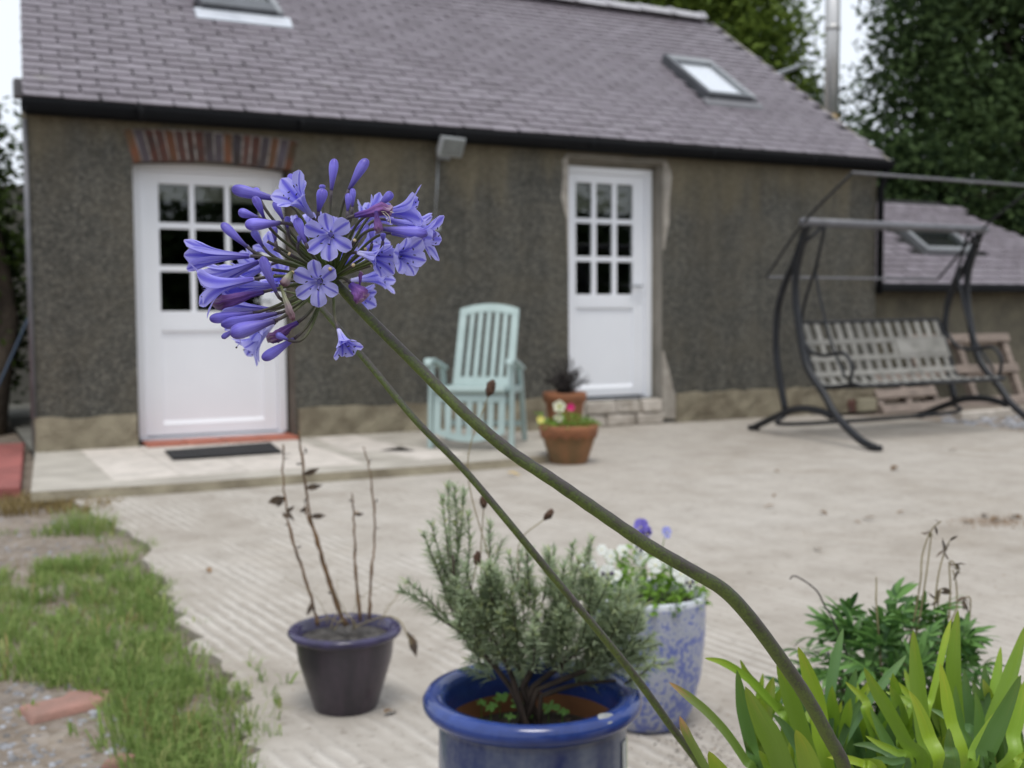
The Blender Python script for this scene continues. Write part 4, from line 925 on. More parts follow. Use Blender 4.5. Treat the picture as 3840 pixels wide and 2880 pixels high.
q = MB(M['teal']); q.tube([(-0.29, -0.035, 0.435), (0.29, -0.035, 0.435)], 0.028, 10); cbuild(q, 'seat_roll', chair, 0)
for s in (-1, 1):
    x = s * 0.335
    q = MB(M['teal']); q.hexa([(x - 0.022, -0.03, 0), (x + 0.022, -0.03, 0), (x + 0.022, 0.03, 0), (x - 0.022, 0.03, 0), (x - 0.02, 0.02, 0.63), (x + 0.02, 0.02, 0.63), (x + 0.02, 0.075, 0.63), (x - 0.02, 0.075, 0.63)]); cbuild(q, 'leg')
    q = MB(M['teal']); q.hexa([(x - 0.02, 0.60, 0), (x + 0.02, 0.60, 0), (x + 0.02, 0.66, 0), (x - 0.02, 0.66, 0), (x - 0.02, 0.36, 0.6), (x + 0.02, 0.36, 0.6), (x + 0.02, 0.42, 0.6), (x - 0.02, 0.42, 0.6)]); cbuild(q, 'leg')
    q = MB(M['teal']); pts = [(-0.09, 0.635), (-0.05, 0.665), (0.05, 0.665), (0.25, 0.63), (0.48, 0.585)]; vs = []
    for i, (y, z) in enumerate(pts):
        wd = 0.034 if i else 0.026; vs += [(x - wd, y, z), (x + wd, y, z), (x + wd, y, z - 0.028), (x - wd, y, z - 0.028)]
    q.add(vs, [(4 * i + j, 4 * i + (j + 1) % 4, 4 * i + 4 + (j + 1) % 4, 4 * i + 4 + j) for i in range(len(pts) - 1) for j in range(4)] + [(3, 2, 1, 0), (16, 17, 18, 19)])
    q.f = [f[::-1] for f in q.f]; cbuild(q, 'armrest')
    q = MB(M['teal']); q.hexa([(x - 0.012, 0.0, 0.40), (x + 0.012, 0.0, 0.40), (x + 0.012, 0.5, 0.40), (x - 0.012, 0.5, 0.40), (x - 0.012, 0.0, 0.45), (x + 0.012, 0.0, 0.45), (x + 0.012, 0.5, 0.45), (x - 0.012, 0.5, 0.45)]); cbuild(q, 'side_rail')
q = MB(M['teal']); q.box((-0.315, 0.03, 0.33), (0.315, 0.055, 0.37)); q.box((-0.32, 0.53, 0.12), (0.32, 0.555, 0.16)); cbuild(q, 'stretcher')

# ---- pots
def ring_pot(name, c, prof, mats, midx, label, n=48, wob=None):
    o = thing(name, Vector(c), label, 'flower pot')
    q = MB(*mats); q.lathe(prof, c, n, midx, wob); q.add([], [])
    q.disc((c[0], c[1], c[2] + prof[0][1] + 0.0005), prof[0][0], n, midx[0]); body = q.build('pot_body', o, smooth=True)
    return o, body
def add_soil(o, c, z, r, mat, bumpy=0.006):
    q = MB(mat); q.disc((c[0], c[1], c[2] + z), r, 32, 0, bumpy); return q.build('soil', o, smooth=True)
# terracotta bowl
bc = gnd(2133, 1735); bc = Vector((bc.x, bc.y, 0.001))
def bowl_wob(i, a, r, z):
    if i == 3: return r, z + 0.012 * math.sin(a * 15)
    if i == 4: return r, z + 0.010 * math.sin(a * 15)
    return r, z
bowl, _ = ring_pot('terracotta_bowl', bc, [(0.125, 0), (0.13, 0.012), (0.165, 0.12), (0.182, 0.185), (0.196, 0.19), (0.203, 0.235), (0.208, 0.262), (0.200, 0.268), (0.186, 0.262), (0.176, 0.21)], [M['mossterra'], M['terracotta']], [0, 0, 0, 1, 1, 1, 1, 1, 1], 'wide terracotta bowl with scalloped rim holding petunias', 60, bowl_wob)
add_soil(bowl, bc, 0.235, 0.186, M['potsoil'])
# taller terracotta pot behind it
tc = gnd(2118, 1664); tc = Vector((tc.x, tc.y, 0.001))
pz = at(2118, 1470, (tc - CAM).dot(FW)).z
k = pz / 0.37
tall, _ = ring_pot('terracotta_pot', tc, [(0.108, 0), (0.112, 0.01), (0.150, 0.29 * k), (0.156, 0.30 * k), (0.170, 0.305 * k), (0.174, 0.362 * k), (0.168, 0.37 * k), (0.154, 0.365 * k), (0.148, 0.31 * k)], [M['terracotta']], [0] * 8, 'taller plain terracotta pot by the narrow door holding a dark withered plant')
add_soil(tall, tc, 0.335 * k, 0.151, M['potsoil'])
# dark aubergine pot
dk_d = 3.06; dc = at(1298, 2690, dk_d); dc = Vector((dc.x, dc.y, 0.001))
dz = at(1296, 2345, (dc - CAM).dot(FW)).z
dpot, _ = ring_pot('glazed_pot', dc, [(0.082, 0), (0.086, 0.008), (0.104, dz * 0.30), (0.124, dz * 0.62), (0.130, dz * 0.86), (0.131, dz * 0.89), (0.145, dz * 0.905), (0.151, dz * 0.95), (0.147, dz * 0.99), (0.137, dz), (0.124, dz * 0.98), (0.120, dz * 0.82)], [M['darkglaze'], M['darkrim']], [0, 0, 0, 0, 0, 1, 1, 1, 1, 1, 1], 'dark aubergine glazed pot with purple rim holding bare dead stems')
add_soil(dpot, dc, dz * 0.86, 0.123, M['greysoil'], 0.01)
# cobalt-rimmed pot
bd_ = 2.09; pc = at(1996, 2587, bd_); BZ = pc.z; pc = Vector((pc.x, pc.y, 0.001))
bpot, bbody = ring_pot('glazed_pot', pc, [(0.135, 0), (0.14, 0.01), (0.162, BZ * 0.3), (0.172, BZ * 0.6), (0.171, BZ * 0.84), (0.168, BZ * 0.875), (0.188, BZ * 0.895), (0.199, BZ * 0.93), (0.200, BZ * 0.96), (0.193, BZ * 0.995), (0.180, BZ), (0.163, BZ * 0.985), (0.158, BZ * 0.95), (0.155, BZ * 0.84), (0.154, BZ * 0.79), (0.152, BZ * 0.66)], [M['bluebody'], M['blueglaze'], M['claywall']], [0, 0, 0, 0, 0, 1, 1, 1, 1, 1, 1, 1, 1, 2, 2], 'large pot with shiny cobalt blue rim holding a lavender bush', 64)
add_soil(bpot, pc, BZ * 0.74, 0.153, M['potsoil'], 0.010)
# paper label and scuff on the cobalt pot
def on_pot(ang_, r, z): return Vector((pc.x + r * math.cos(ang_), pc.y + r * math.sin(ang_), z))
th0 = math.atan2(CAM.y - pc.y, CAM.x - pc.x)
la = th0 + R(66)
q = MB(M['sticker'], M['stickergreen'])
for i in range(5):
    a0, a1_ = la + R(2.2 * i), la + R(2.2 * (i + 1)); q.add([on_pot(a0, 0.1745, BZ * 0.62), on_pot(a1_, 0.1745, BZ * 0.60), on_pot(a1_, 0.1738, BZ * 0.80), on_pot(a0, 0.1738, BZ * 0.80)], [(0, 1, 2, 3)], 1 if i == 4 else 0)
q.build('paper_label', bbody)
q = MB(M['limescale']); sa0 = th0 + R(42); ring = []
for i in range(14):
    a = 2 * math.pi * i / 14; rr = 0.186 + 0.012 * math.cos(a); aa_ = sa0 + 0.085 * math.sin(a) * random.uniform(0.75, 1.15)
    h = BZ * (1.0 - 0.03 * max(0, (rr - 0.186) / 0.012)) + 0.0022; ring.append(on_pot(aa_, rr, h))
q.add([on_pot(sa0, 0.187, BZ * 0.999 + 0.0045)] + ring, [(0, 1 + i, 1 + (i + 1) % 14) for i in range(14)]); q.build('rim_scuff', bbody)
# speckled pot
sc_d = 2.93; sp = at(2425, 2660, sc_d); sp = Vector((sp.x, sp.y, 0.001))
SZ = at(2425, 2208, (sp - CAM).dot(FW)).z
spot, _ = ring_pot('glazed_pot', sp, [(0.085, 0), (0.097, 0.006), (0.115, SZ * 0.12), (0.138, SZ * 0.4), (0.147, SZ * 0.7), (0.148, SZ * 0.95), (0.147, SZ * 0.985), (0.142, SZ), (0.135, SZ * 0.985), (0.133, SZ * 0.85)], [M['speckle'], M['whiteglaze']], [0, 0, 0, 0, 0, 1, 1, 1, 1], 'tall white pot speckled with blue glaze holding pansies')
add_soil(spot, sp, SZ * 0.9, 0.135, M['potsoil'])

# ---- dead shrub in the aubergine pot
K = 3840 / 2212
def D(x, y, dep): return at(x * K, y * K, dep)
ds = thing('dead_shrub', Vector((dc.x, dc.y, dz * 0.86)), 'bare brown dead stems standing in the aubergine pot', 'dead plant')
dd = (dc - CAM).dot(FW); dead_pts = []
for pts, r0, off in (([(688, 1352), (672, 1290), (642, 1200), (622, 1120), (612, 1030), (613, 960)], 0.0042, 0.03), ([(748, 1352), (716, 1270), (692, 1190), (668, 1100), (655, 1010), (645, 930)], 0.0055, -0.02), ([(740, 1345), (708, 1240), (682, 1160), (664, 1112), (659, 1090)], 0.004, 0.02), ([(778, 1342), (768, 1240), (765, 1160), (763, 1090), (760, 1065)], 0.0035, 0.03), ([(798, 1338), (800, 1250), (809, 1180), (808, 1100), (800, 1020), (785, 965)], 0.0036, 0.05)):
    P = crom([D(x + random.uniform(-1.5, 1.5), y, dd + off * (0.3 + i * 0.12)) for i, (x, y) in enumerate(pts)], 6); P = [p + RT * random.uniform(-0.0022, 0.0022) if 0 < i < len(P) - 1 else p for i, p in enumerate(P)]
    rs = [max(0.0016, 1.2 * r0 * (1 - 0.65 * i / len(P)) * random.uniform(0.75, 1.35)) for i in range(len(P))]
    q = MB(M['twig']); q.tube(P, rs, 6); q.build('stem', ds, smooth=True); dead_pts += P
P = crom([D(770, 1352, dd), (D(830, 1332, dd)), D(862, 1340, dd - 0.02), D(880, 1372, dd - 0.03), D(888, 1392, dd - 0.03)], 5)
q = MB(M['stalk']); q.tube(P, 0.002, 5); q.build('stem', ds)
for i in range(9):
    a = D(random.uniform(700, 800), random.uniform(1345, 1365), dd + random.uniform(-0.05, 0.05)); e = a + Vector((random.uniform(-0.06, 0.06), random.uniform(-0.05, 0.05), random.uniform(0.005, 0.04)))
    q = MB(M['stalk']); q.tube([a, (a + e) / 2 + Vector((0, 0, 0.012)), e], 0.0016, 5); q.build('broken_twig', ds)
for x, y, dx, dy, L in ((622, 1078, -30, 10, 0.042), (655, 1025, 25, -6, 0.03), (668, 1052, 30, -4, 0.03), (680, 1107, 26, 0, 0.028), (627, 1100, 12, -8, 0.02), (618, 1125, -10, -12, 0.02), (655, 1092, -8, 15, 0.025), (765, 1108, 22, 4, 0.02), (886, 1370, 10, 34, 0.04), (880, 1365, 12, 22, 0.035), (655, 1300, -6, 16, 0.025), (620, 1070, -14, 12, 0.03), (632, 1110, 10, 14, 0.022)):
    p = D(x, y, dd); e = D(x + dx, y + dy, dd + random.uniform(-0.02, 0.02)); sn = min(dead_pts, key=lambda c_: (proj(c_)[0] - proj(p)[0]) ** 2 + (proj(c_)[1] - proj(p)[1]) ** 2)
    if x < 870: e = e + (sn - p); p = sn
    q = MB(M['dryleaf']); q.leaf(p, e - p, -FW + rvec() * 0.5, L * 1.5, L * 0.6, 0, 0.3); q.build('dry_leaf', ds, smooth=True)
for i in range(26):
    a = random.choice(dead_pts); q = MB(M['twigdark']); e = a + RT * random.uniform(-0.014, 0.014) + Vector((0, 0, random.uniform(-0.004, 0.014))); q.tube([a, e], 0.0012, 5); q.leaf(e, rvec(), rvec(), random.uniform(0.006, 0.016), 0.006); q.build('side_twig', ds)
q = MB(M['stalk'])
for i in range(10):
    a = D(random.uniform(690, 840), 1350, dd); b = a + Vector((random.uniform(-0.14, 0.16), random.uniform(-0.06, 0.06), random.uniform(0.05, 0.16))); q.tube(crom([a, lerp(a, b, 0.5) + rvec() * 0.02, b + Vector((0, 0, -0.02))], 4), 0.0006, 4)
q.build('dry_strands', ds)

# ---- lavender in the cobalt pot
lv = thing('lavender', Vector((pc.x, pc.y, BZ * 0.74)), 'bushy grey-green lavender with brown seed heads in the cobalt-rimmed pot', 'plant')
base = Vector((pc.x, pc.y, BZ * 0.74))
def shoot(a, b, nl, ll, bendv, lw=0.0037):
    nl = int(nl * 1.75)
    P = crom([a, lerp(a, b, 0.5) + bendv, b], 6); q = MB(M['lav'], M['wood']); q.tube(P, interp([0.0016, 0.0009], len(P)), 5, 1)
    for i in range(nl):
        t = i / nl; f = t * (len(P) - 1); j = min(int(f), len(P) - 2); p = lerp(P[j], P[j + 1], f - j); tn = (P[j + 1] - P[j]).normalized()
        sd_ = rvec(); sd_ = (sd_ - tn * sd_.dot(tn)).normalized(); el = random.uniform(0.35, 0.95) if t < 0.9 else random.uniform(0.9, 1.6)
        d = (sd_ + tn * el).normalized(); L = ll * random.uniform(0.6, 1.1) * (1.0 - 0.35 * t)
        q.leaf(p, d, tn, L, lw * random.uniform(0.8, 1.3), 0, random.uniform(-0.1, 0.25), ((0, 0.6), (0.5, 1), (1, 0.1)))
    return q.build('shoot', lv)
ld = bd_
def LV(x, y, off=0.0): return D(x, y, ld + off)
woody = [[(1120, 1500), (1085, 1420), (1010, 1350), (985, 1290), (978, 1200)], [(1120, 1500), (1150, 1420), (1090, 1330), (1060, 1250)], [(1125, 1500), (1170, 1400), (1200, 1300), (1215, 1250)], [(1130, 1500), (1230, 1420), (1290, 1340), (1310, 1300)], [(1135, 1500), (1260, 1450), (1350, 1410), (1385, 1380)], [(1115, 1500), (1060, 1430), (1000, 1370), (940, 1330)], [(1150, 1510), (1240, 1480), (1330, 1470)]]
tips = []
for pts in woody:
    off = random.uniform(-0.06, 0.06); P = crom([LV(x, y, off * i / 3) for i, (x, y) in enumerate(pts)], 5); P[0] = base + Vector((random.uniform(-0.03, 0.03), random.uniform(-0.03, 0.03), 0))
    q = MB(M['wood']); q.tube(P, interp([0.006, 0.0025], len(P)), 6); q.build('woody_stem', lv, smooth=True); tips.append(P)
man = [((985, 1300), (982, 1050), 0.0, 90), ((975, 1260), (1003, 1062), 0.02, 80), ((990, 1330), (930, 1130), 0.01, 70), ((985, 1310), (955, 1075), -0.02, 70), ((975, 1300), (925, 1190), 0.03, 45), ((985, 1290), (968, 1048), 0.03, 85), ((1000, 1300), (1012, 1110), 0.0, 60), ((980, 1330), (915, 1150), -0.02, 60), ((1000, 1340), (945, 1200), 0.0, 60), ((960, 1340), (866, 1275), 0.0, 60), ((975, 1345), (880, 1255), -0.02, 40), ((1060, 1300), (1058, 1130), 0.05, 60), ((1050, 1300), (1085, 1165), 0.06, 50), ((1100, 1330), (1125, 1195), 0.05, 50),
       ((1205, 1320), (1195, 1190), 0.04, 55), ((1215, 1330), (1238, 1175), 0.05, 60), ((1235, 1340), (1278, 1165), 0.05, 65), ((1255, 1370), (1300, 1262), 0.03, 50), ((1285, 1390), (1345, 1278), 0.02, 55), ((1320, 1400), (1392, 1305), 0.0, 60), ((1340, 1430), (1412, 1370), 0.0, 50), ((1330, 1450), (1400, 1420), -0.02, 50), ((1300, 1420), (1370, 1330), -0.03, 50), ((1290, 1440), (1390, 1390), -0.05, 50), ((1260, 1450), (1350, 1425), -0.05, 45)]
for a, b, off, nl in man: shoot(LV(*a, off), LV(*b, off), nl, 0.035, rvec() * 0.006)
for i in range(95):
    an_ = random.uniform(0, 2 * math.pi); rr = math.sqrt(random.random())
    x = 1190 + 195 * rr * math.cos(an_); y = 1375 + 90 * rr * math.sin(an_)
    if y < 1240 + max(0, x - 1180) * 0.75: y = 1340 + random.uniform(0, 90); off = random.uniform(-0.14, 0.12) * (1 - 0.5 * rr)
    a = LV(x, y, off); d = (a - (base + Vector((0, 0, 0.02)))).normalized() * 0.8 + Vector((0, 0, 0.8)) + rvec() * 0.35; L = random.uniform(0.06, 0.11)
    shoot(a, a + d.normalized() * L, random.randint(38, 58), 0.034, rvec() * 0.008)
for i in range(48):
    x, y = random.uniform(1060, 1370), random.uniform(1395, 1480); off = random.uniform(-0.02, 0.16)
    a = LV(x, y, off); d = RT * ((x - 1190) / 200) + Vector((0, 0, 0.5)) + rvec() * 0.5; shoot(a, a + d.normalized() * random.uniform(0.05, 0.09), random.randint(30, 46), 0.032, rvec() * 0.008)
for (sx_, sy), (ex, ey), off in (((1060, 838), (1010, 1010), -0.02), ((1045, 1083), (1040, 1240), 0.03), ((1185, 1112), (1120, 1180), 0.05), ((1031, 1205), (1020, 1300), -0.05)):
    top = LV(sx_, sy, off); bt = LV(ex, ey, off); ax = (top - bt).normalized(); root_ = lerp(bt, base, 0.35)
    q = MB(M['seedhead'], M['stalk']); q.tube(crom([root_, bt, top - ax * 0.008], 6), 0.0011, 5, 1)
    rot = ax.to_track_quat('Z', 'Y').to_matrix()
    sc_ = 1.25 if sy < 900 else 1.0
    q.ellipsoid(top, (0.0072 * sc_, 0.0072 * sc_, 0.0125 * sc_), 10, 8, 0, 0.16, rot); q.build('seed_head', lv)
# weeds and litter in the cobalt pot
wd = thing('weed_seedling', base + Vector((0, 0, 0)), 'small lobed green weeds growing at the front of the lavender pot', 'weed')
def lobed(p, nrm, r, mat, name, parent, lobes=5):
    nrm = Vector(nrm).normalized(); a = nrm.orthogonal().normalized(); b = nrm.cross(a); n = lobes * 6; st_ = random.uniform(0, 6.28)
    ring = []
    for i in range(n):
        an_ = 2 * math.pi * i / n; f = abs(math.cos(lobes * an_ / 2)); rr = r * (0.45 + 0.55 * f ** 0.7) * (1 - 0.5 * (1 - abs(math.sin(an_ / 2)) > 0.93))
        ring.append(Vector(p) + (a * math.cos(an_ + st_) + b * math.sin(an_ + st_)) * rr + nrm * (0.14 * r * math.sin(lobes * an_)))
    q = MB(mat); q.add([Vector(p)] + ring, [(0, 1 + i, 1 + (i + 1) % n) for i in range(n)], 0); return q
for x, y, r in ((1185, 1535, 0.024), (1165, 1470, 0.019), (1120, 1530, 0.018), (1080, 1515, 0.018), (1060, 1535, 0.014), (1145, 1550, 0.014), (1215, 1545, 0.013), (1040, 1525, 0.012), (1100, 1555, 0.013), (1135, 1500, 0.014)):
    p = plane(x * K, (y - 8) * K, (0, 0, BZ * 0.74 + 0.045), (0, 0, 1)); q = lobed(p, Vector((random.uniform(-0.4, 0.3), random.uniform(-0.7, 0), 1)), r, M['weed'], 'leaf', wd); q.tube([p, Vector((p.x, p.y, BZ * 0.74 - 0.002))], 0.0009, 5); q.build('leaf', wd)
q = MB(M['dryleaf'])
for i in range(40):
    a_ = random.uniform(0, 6.28); r_ = 0.14 * math.sqrt(random.random()); p = Vector((pc.x + r_ * math.cos(a_), pc.y + r_ * math.sin(a_), BZ * 0.74 + 0.008)); q.leaf(p, rvec() * Vector((1, 1, 0.2)), (random.uniform(-.3, .3), 0, 1), random.uniform(0.01, 0.025), 0.006)
lit = q.build('leaf_litter', bpot); stuff(lit)

# ---- pansies in the speckled pot
pn = thing('pansy_plant', Vector((sp.x, sp.y, SZ * 0.9)), 'white and violet pansies spilling over the speckled pot', 'plant')
pdp = (sp - CAM).dot(FW)
q = MB(M['pansyleaf'])
for i in range(520):
    an_ = random.uniform(0, 6.28); rr = math.sqrt(random.random()) * 0.145; hh = random.uniform(0.0, 0.125) * (1.2 - (rr / 0.145) ** 2)
    p = Vector((sp.x + rr * math.cos(an_), sp.y + rr * math.sin(an_), SZ * 0.9 + 0.005 + hh)); d = Vector((math.cos(an_) * rr * 6, math.sin(an_) * rr * 6, 0.5)) + rvec() * 0.7
    q.leaf(p, d, Vector((0, 0, 1)) + rvec() * 0.6, random.uniform(0.018, 0.036), random.uniform(0.010, 0.017), 0, 0.35)
q.build('foliage', pn, smooth=True)
def pansy(c, nrm, r, col, eye=True, stem_to=None):
    nrm = Vector(nrm).normalized(); q = MB(M[col], M['pansyeye'], M['lemon'], M['pansyleaf']); upv = Vector((0, 0, 1)); upv = (upv - nrm * upv.dot(nrm)).normalized(); sd_ = upv.cross(nrm)
    for k_, (an_, L, W_) in enumerate(((60, 1.0, 0.95), (120, 1.0, 0.95), (5, 0.9, 0.8), (175, 0.9, 0.8), (270, 0.95, 1.15))):
        d = sd_ * math.cos(R(an_)) + upv * math.sin(R(an_)); b0 = Vector(c) + nrm * (0.0006 * k_); ed = d.cross(nrm); n = 7
        ring = [b0 + d * (r * L * (0.5 - 0.5 * math.cos(math.pi * t_ / 6)) ) * 1.0 for t_ in range(0)]
        vs = [b0]
        for i in range(n): 
            f = -1 + 2 * i / (n - 1); vs.append(b0 + d * (r * L * (0.62 + 0.38 * math.cos(f * 1.5))) + ed * (r * W_ * 0.55 * math.sin(f * 1.45)) + nrm * (r * 0.10 * math.sin(f * 6 + k_)))
        q.add(vs, [(0, i + 1, i + 2) for i in range(n - 1)], 0)
        if eye and k_ >= 2:
            q.add([b0 + nrm * 0.0012, b0 + d * (r * 0.58) + ed * (r * 0.26) + nrm * 0.0022, b0 + d * (r * 0.66) + nrm * 0.0022, b0 + d * (r * 0.58) - ed * (r * 0.26) + nrm * 0.0022], [(0, 1, 2, 3)], 1)
    q.ellipsoid(Vector(c) + nrm * 0.004, (r * 0.11,) * 3, 6, 4, 2)
    if stem_to: q.tube(crom([Vector(c) - nrm * 0.002, lerp(Vector(c), Vector(stem_to), 0.3) - nrm * 0.012, Vector(stem_to)], 4), 0.0012, 5, 3)
    return q
toc = -FW
for x, y, r, col, nx, eye in ((1272, 1228, 0.019, 'white', (-0.4, 0.1), 1), (1312, 1240, 0.020, 'white', (0.1, 0.1), 1), (1318, 1202, 0.015, 'white', (0.5, 0.5), 0), (1345, 1190, 0.014, 'white', (0.3, 0.7), 0), (1383, 1180, 0.017, 'white', (0.4, 0.2), 1), (1385, 1205, 0.017, 'white', (-0.7, 0.2), 0), (1415, 1222, 0.017, 'white', (0.3, 0.6), 0), (1445, 1215, 0.015, 'white', (0.6, 0.5), 0), (1470, 1240, 0.019, 'white', (0.2, 0.5), 0), (1488, 1258, 0.017, 'white', (0.8, 0.0), 1), (1300, 1188, 0.012, 'white', (-0.3, 0.6), 0), (1332, 1243, 0.012, 'white', (-0.2, 0.9), 0), (1385, 1138, 0.018, 'violet', (-0.5, 0.0), 0), (1395, 1152, 0.016, 'violet', (0.6, -0.2), 1), (1440, 1150, 0.013, 'lilac', (0.6, 0.3), 0)):
    c = D(x, y, pdp - 0.12 if y > 1215 else (pdp - 0.05 if y > 1170 else pdp)); to = Vector((lerp(c.x, sp.x, 0.5), lerp(c.y, sp.y, 0.5), SZ * 0.9))
    pansy(c, toc + RT * nx[0] * 0.7 + UP * nx[1] * 0.7, r * 1.25, col, eye, to).build('flower', pn)

# ---- petunias in the bowl
pt = thing('petunia_plant', Vector((bc.x, bc.y, 0.235)), 'light green petunias with cream and magenta blooms in the terracotta bowl', 'plant')
q = MB(M['pansyleaf'])
for i in range(300):
    an_ = random.uniform(0, 6.28); rr = math.sqrt(random.random()) * 0.19; p = Vector((bc.x + rr * math.cos(an_), bc.y + rr * math.sin(an_), 0.245 + random.uniform(0, 0.11) * (1.15 - rr / 0.2)))
    q.leaf(p, Vector((math.cos(an_), math.sin(an_), 0.6)) + rvec() * 0.6, Vector((0, 0, 1)) + rvec() * 0.5, random.uniform(0.025, 0.05), random.uniform(0.012, 0.022), 0, 0.3)
q.build('foliage', pt, smooth=True)
bdp = (bc - CAM).dot(FW)
for x0, y0, x1, y1 in ((1245, 915, 1295, 912), (1180, 915, 1160, 890), (1205, 920, 1208, 880), (1250, 910, 1275, 905)):
    q = MB(M['pansyleaf']); P = crom([D(x0, y0, bdp), D((x0 + x1) / 2, (y0 + y1) / 2 - 4, bdp), D(x1, y1, bdp - 0.03)], 5); q.tube(P, 0.003, 5)
    for p in P[2:]: q.leaf(p, rvec(), rvec(), 0.03, 0.014)
    q.build('trailing_stem', pt)
def trumpet(c, nrm, r, col, eyecol):
    nrm = Vector(nrm).normalized(); a = nrm.orthogonal().normalized(); b = nrm.cross(a); q = MB(M[col], M[eyecol], M['pansyleaf']); n = 20; vs = []
    for rr, h in ((0.10, -0.9), (0.16, -0.35), (0.5, -0.08), (1.0, 0.02)):
        for i in range(n):
            an_ = 2 * math.pi * i / n; k_ = 1 + (0.10 * math.cos(5 * an_) if rr > 0.4 else 0); vs.append(Vector(c) + (a * math.cos(an_) + b * math.sin(an_)) * (r * rr * k_) + nrm * (r * h))
    for k_ in range(3): q.add([], [])
    q.add(vs, [(k_ * n + i, k_ * n + (i + 1) % n, (k_ + 1) * n + (i + 1) % n, (k_ + 1) * n + i) for k_ in range(3) for i in range(n)], 0)
    q.ellipsoid(Vector(c) - nrm * (r * 0.2), (r * 0.22,) * 3, 8, 5, 1); q.tube([Vector(c) - nrm * (r * 0.85), Vector(c) - nrm * (r * 1.0) - Vector((0, 0, 0.09))], 0.002, 5, 2)
    return q
for x, y, r, col, ey in ((1208, 878, 0.042, 'cream', 'lemon'), (1206, 903, 0.030, 'cream', 'lemon'), (1233, 880, 0.027, 'pink', 'pink'), (1168, 906, 0.026, 'lemon', 'cream')):
    trumpet(D(x, y, bdp - 0.02), toc + Vector((random.uniform(-.2, .2), 0, 0.25)), r, col, ey).build('flower', pt, smooth=True)
# ---- withered plant in the taller pot
wp = thing('withered_plant', Vector((tc.x, tc.y, 0.335 * k)), 'dark withered wiry plant in the taller terracotta pot', 'dead plant')
base_w = Vector((tc.x, tc.y, 0.335 * (pz / 0.37)))
for i in range(44):
    a_ = random.uniform(0, 6.28); s_ = random.uniform(0.2, 1.0); e = base_w + Vector((math.cos(a_) * 0.21 * s_, math.sin(a_) * 0.19 * s_, random.uniform(0.10, 0.33) * (1.15 - 0.5 * s_))); md = lerp(base_w, e, 0.5) + Vector((0, 0, 0.03)) + rvec() * 0.02
    q = MB(M['twigdark']); P = crom([base_w + Vector((math.cos(a_) * 0.03, math.sin(a_) * 0.03, -0.003)), md, e], 5); q.tube(P, interp([0.003, 0.0012], len(P)), 5)
    for p in P[2:]:
        for j in range(4): q.leaf(p + rvec() * 0.01, rvec(), rvec(), random.uniform(0.015, 0.035), random.uniform(0.005, 0.012))
    q.build('twig', wp)

# ---- swing seat
PL, NL = Vector((6.206, -2.53, 0)), (1.55, -0.153, 0)
def sw(pts): return [plane(u, v, PL, NL) for u, v in pts]
OFF = Vector((2.06, 0.09, 0))
swing = thing('swing_seat', (7.35, -1.7, 0), 'black tubular metal garden swing seat with bare canopy frame and woven strap seat', 'garden swing')
front_leg = crom([Vector((6.203, -2.556, 0.024))] + sw([(3225, 1649), (3139, 1562), (3092, 1481), (3023, 1365), (2991, 1191), (2983, 1100), (2988, 1010), (3008, 920), (3030, 838)]), 5)
rear_post = crom(sw([(2945, 1540), (2925, 1423), (2910, 1305), (2917, 1164), (2945, 1060), (2980, 980), (3026, 845)]), 5)
foot = crom([Vector((6.362, -0.945, 0.024))] + sw([(2907, 1564), (2965, 1539), (3023, 1533), (3081, 1544), (3121, 1562)]), 5)
for off in (Vector((0, 0, 0)), OFF):
    for nm, P, r in (('front_leg', front_leg, 0.031), ('rear_post', rear_post, 0.029), ('foot_arch', foot, 0.030)):
        q = MB(M['blackmetal']); q.tube([p + off for p in P], r, 10); q.build(nm, swing, smooth=True)
    for p in (front_leg[0], foot[0]):
        q = MB(M['blackmetal']); q.box((p.x + off.x - 0.035, p.y + off.y - 0.045, 0.002), (p.x + off.x + 0.035, p.y + off.y + 0.045, 0.045)); q.build('foot_cap', swing, bevel=0.01)
top = front_leg[-1]
def tubes(name, pts, r=0.02, mat='blackmetal', parent=swing, flat=1.0, n=10, smooth=True):
    q = MB(M[mat]); q.tube(pts, r, n, 0, True, flat); return q.build(name, parent, smooth=smooth)
bl_, br_ = top + Vector((-0.06, 0, 0.01)), top + OFF + Vector((0.06, 0, 0.01))
tubes('top_beam', [bl_, br_], 0.036, 'greymetal', flat=1.0)
for s, b in ((1, top), (-1, top + OFF)):
    tubes('beam_brace', [b + Vector((0.0, 0.02, -0.14)), b + Vector((s * 0.17, 0, -0.01))], 0.015)
st0 = plane(2968, 1575, PL + Vector((0.05, 0, 0)), NL)
tubes('stretcher', crom([foot[8] + Vector((0.0, 0, -0.02)), foot[8] + Vector((0.06, 0, -0.10)), foot[8] + OFF + Vector((-0.06, 0, -0.10)), foot[8] + OFF + Vector((0, 0, -0.02))], 6), 0.018)
# canopy frame
c_low, c_mid, c_hi = sw([(2880, 1040)])[0], top, sw([(3204, 648)])[0]
fr_pts = [c_low + Vector((0, 0.0, 0)), c_mid + Vector((-0.03, 0, 0.0)), c_hi]
for off in (Vector((-0.02, 0, 0)), OFF + Vector((0.02, 0, 0))):
    tubes('canopy_side_rod', crom([p + off for p in fr_pts], 6), 0.011, n=8)
tubes('canopy_rod', [c_low + Vector((-0.02, 0, 0)), c_low + OFF + Vector((0.02, 0, 0))], 0.011, 'greymetal', n=8)
tubes('canopy_rod', [c_hi + Vector((-0.02, 0, 0)), c_hi + OFF + Vector((0.02, 0, 0))], 0.012, 'greymetal', n=8)
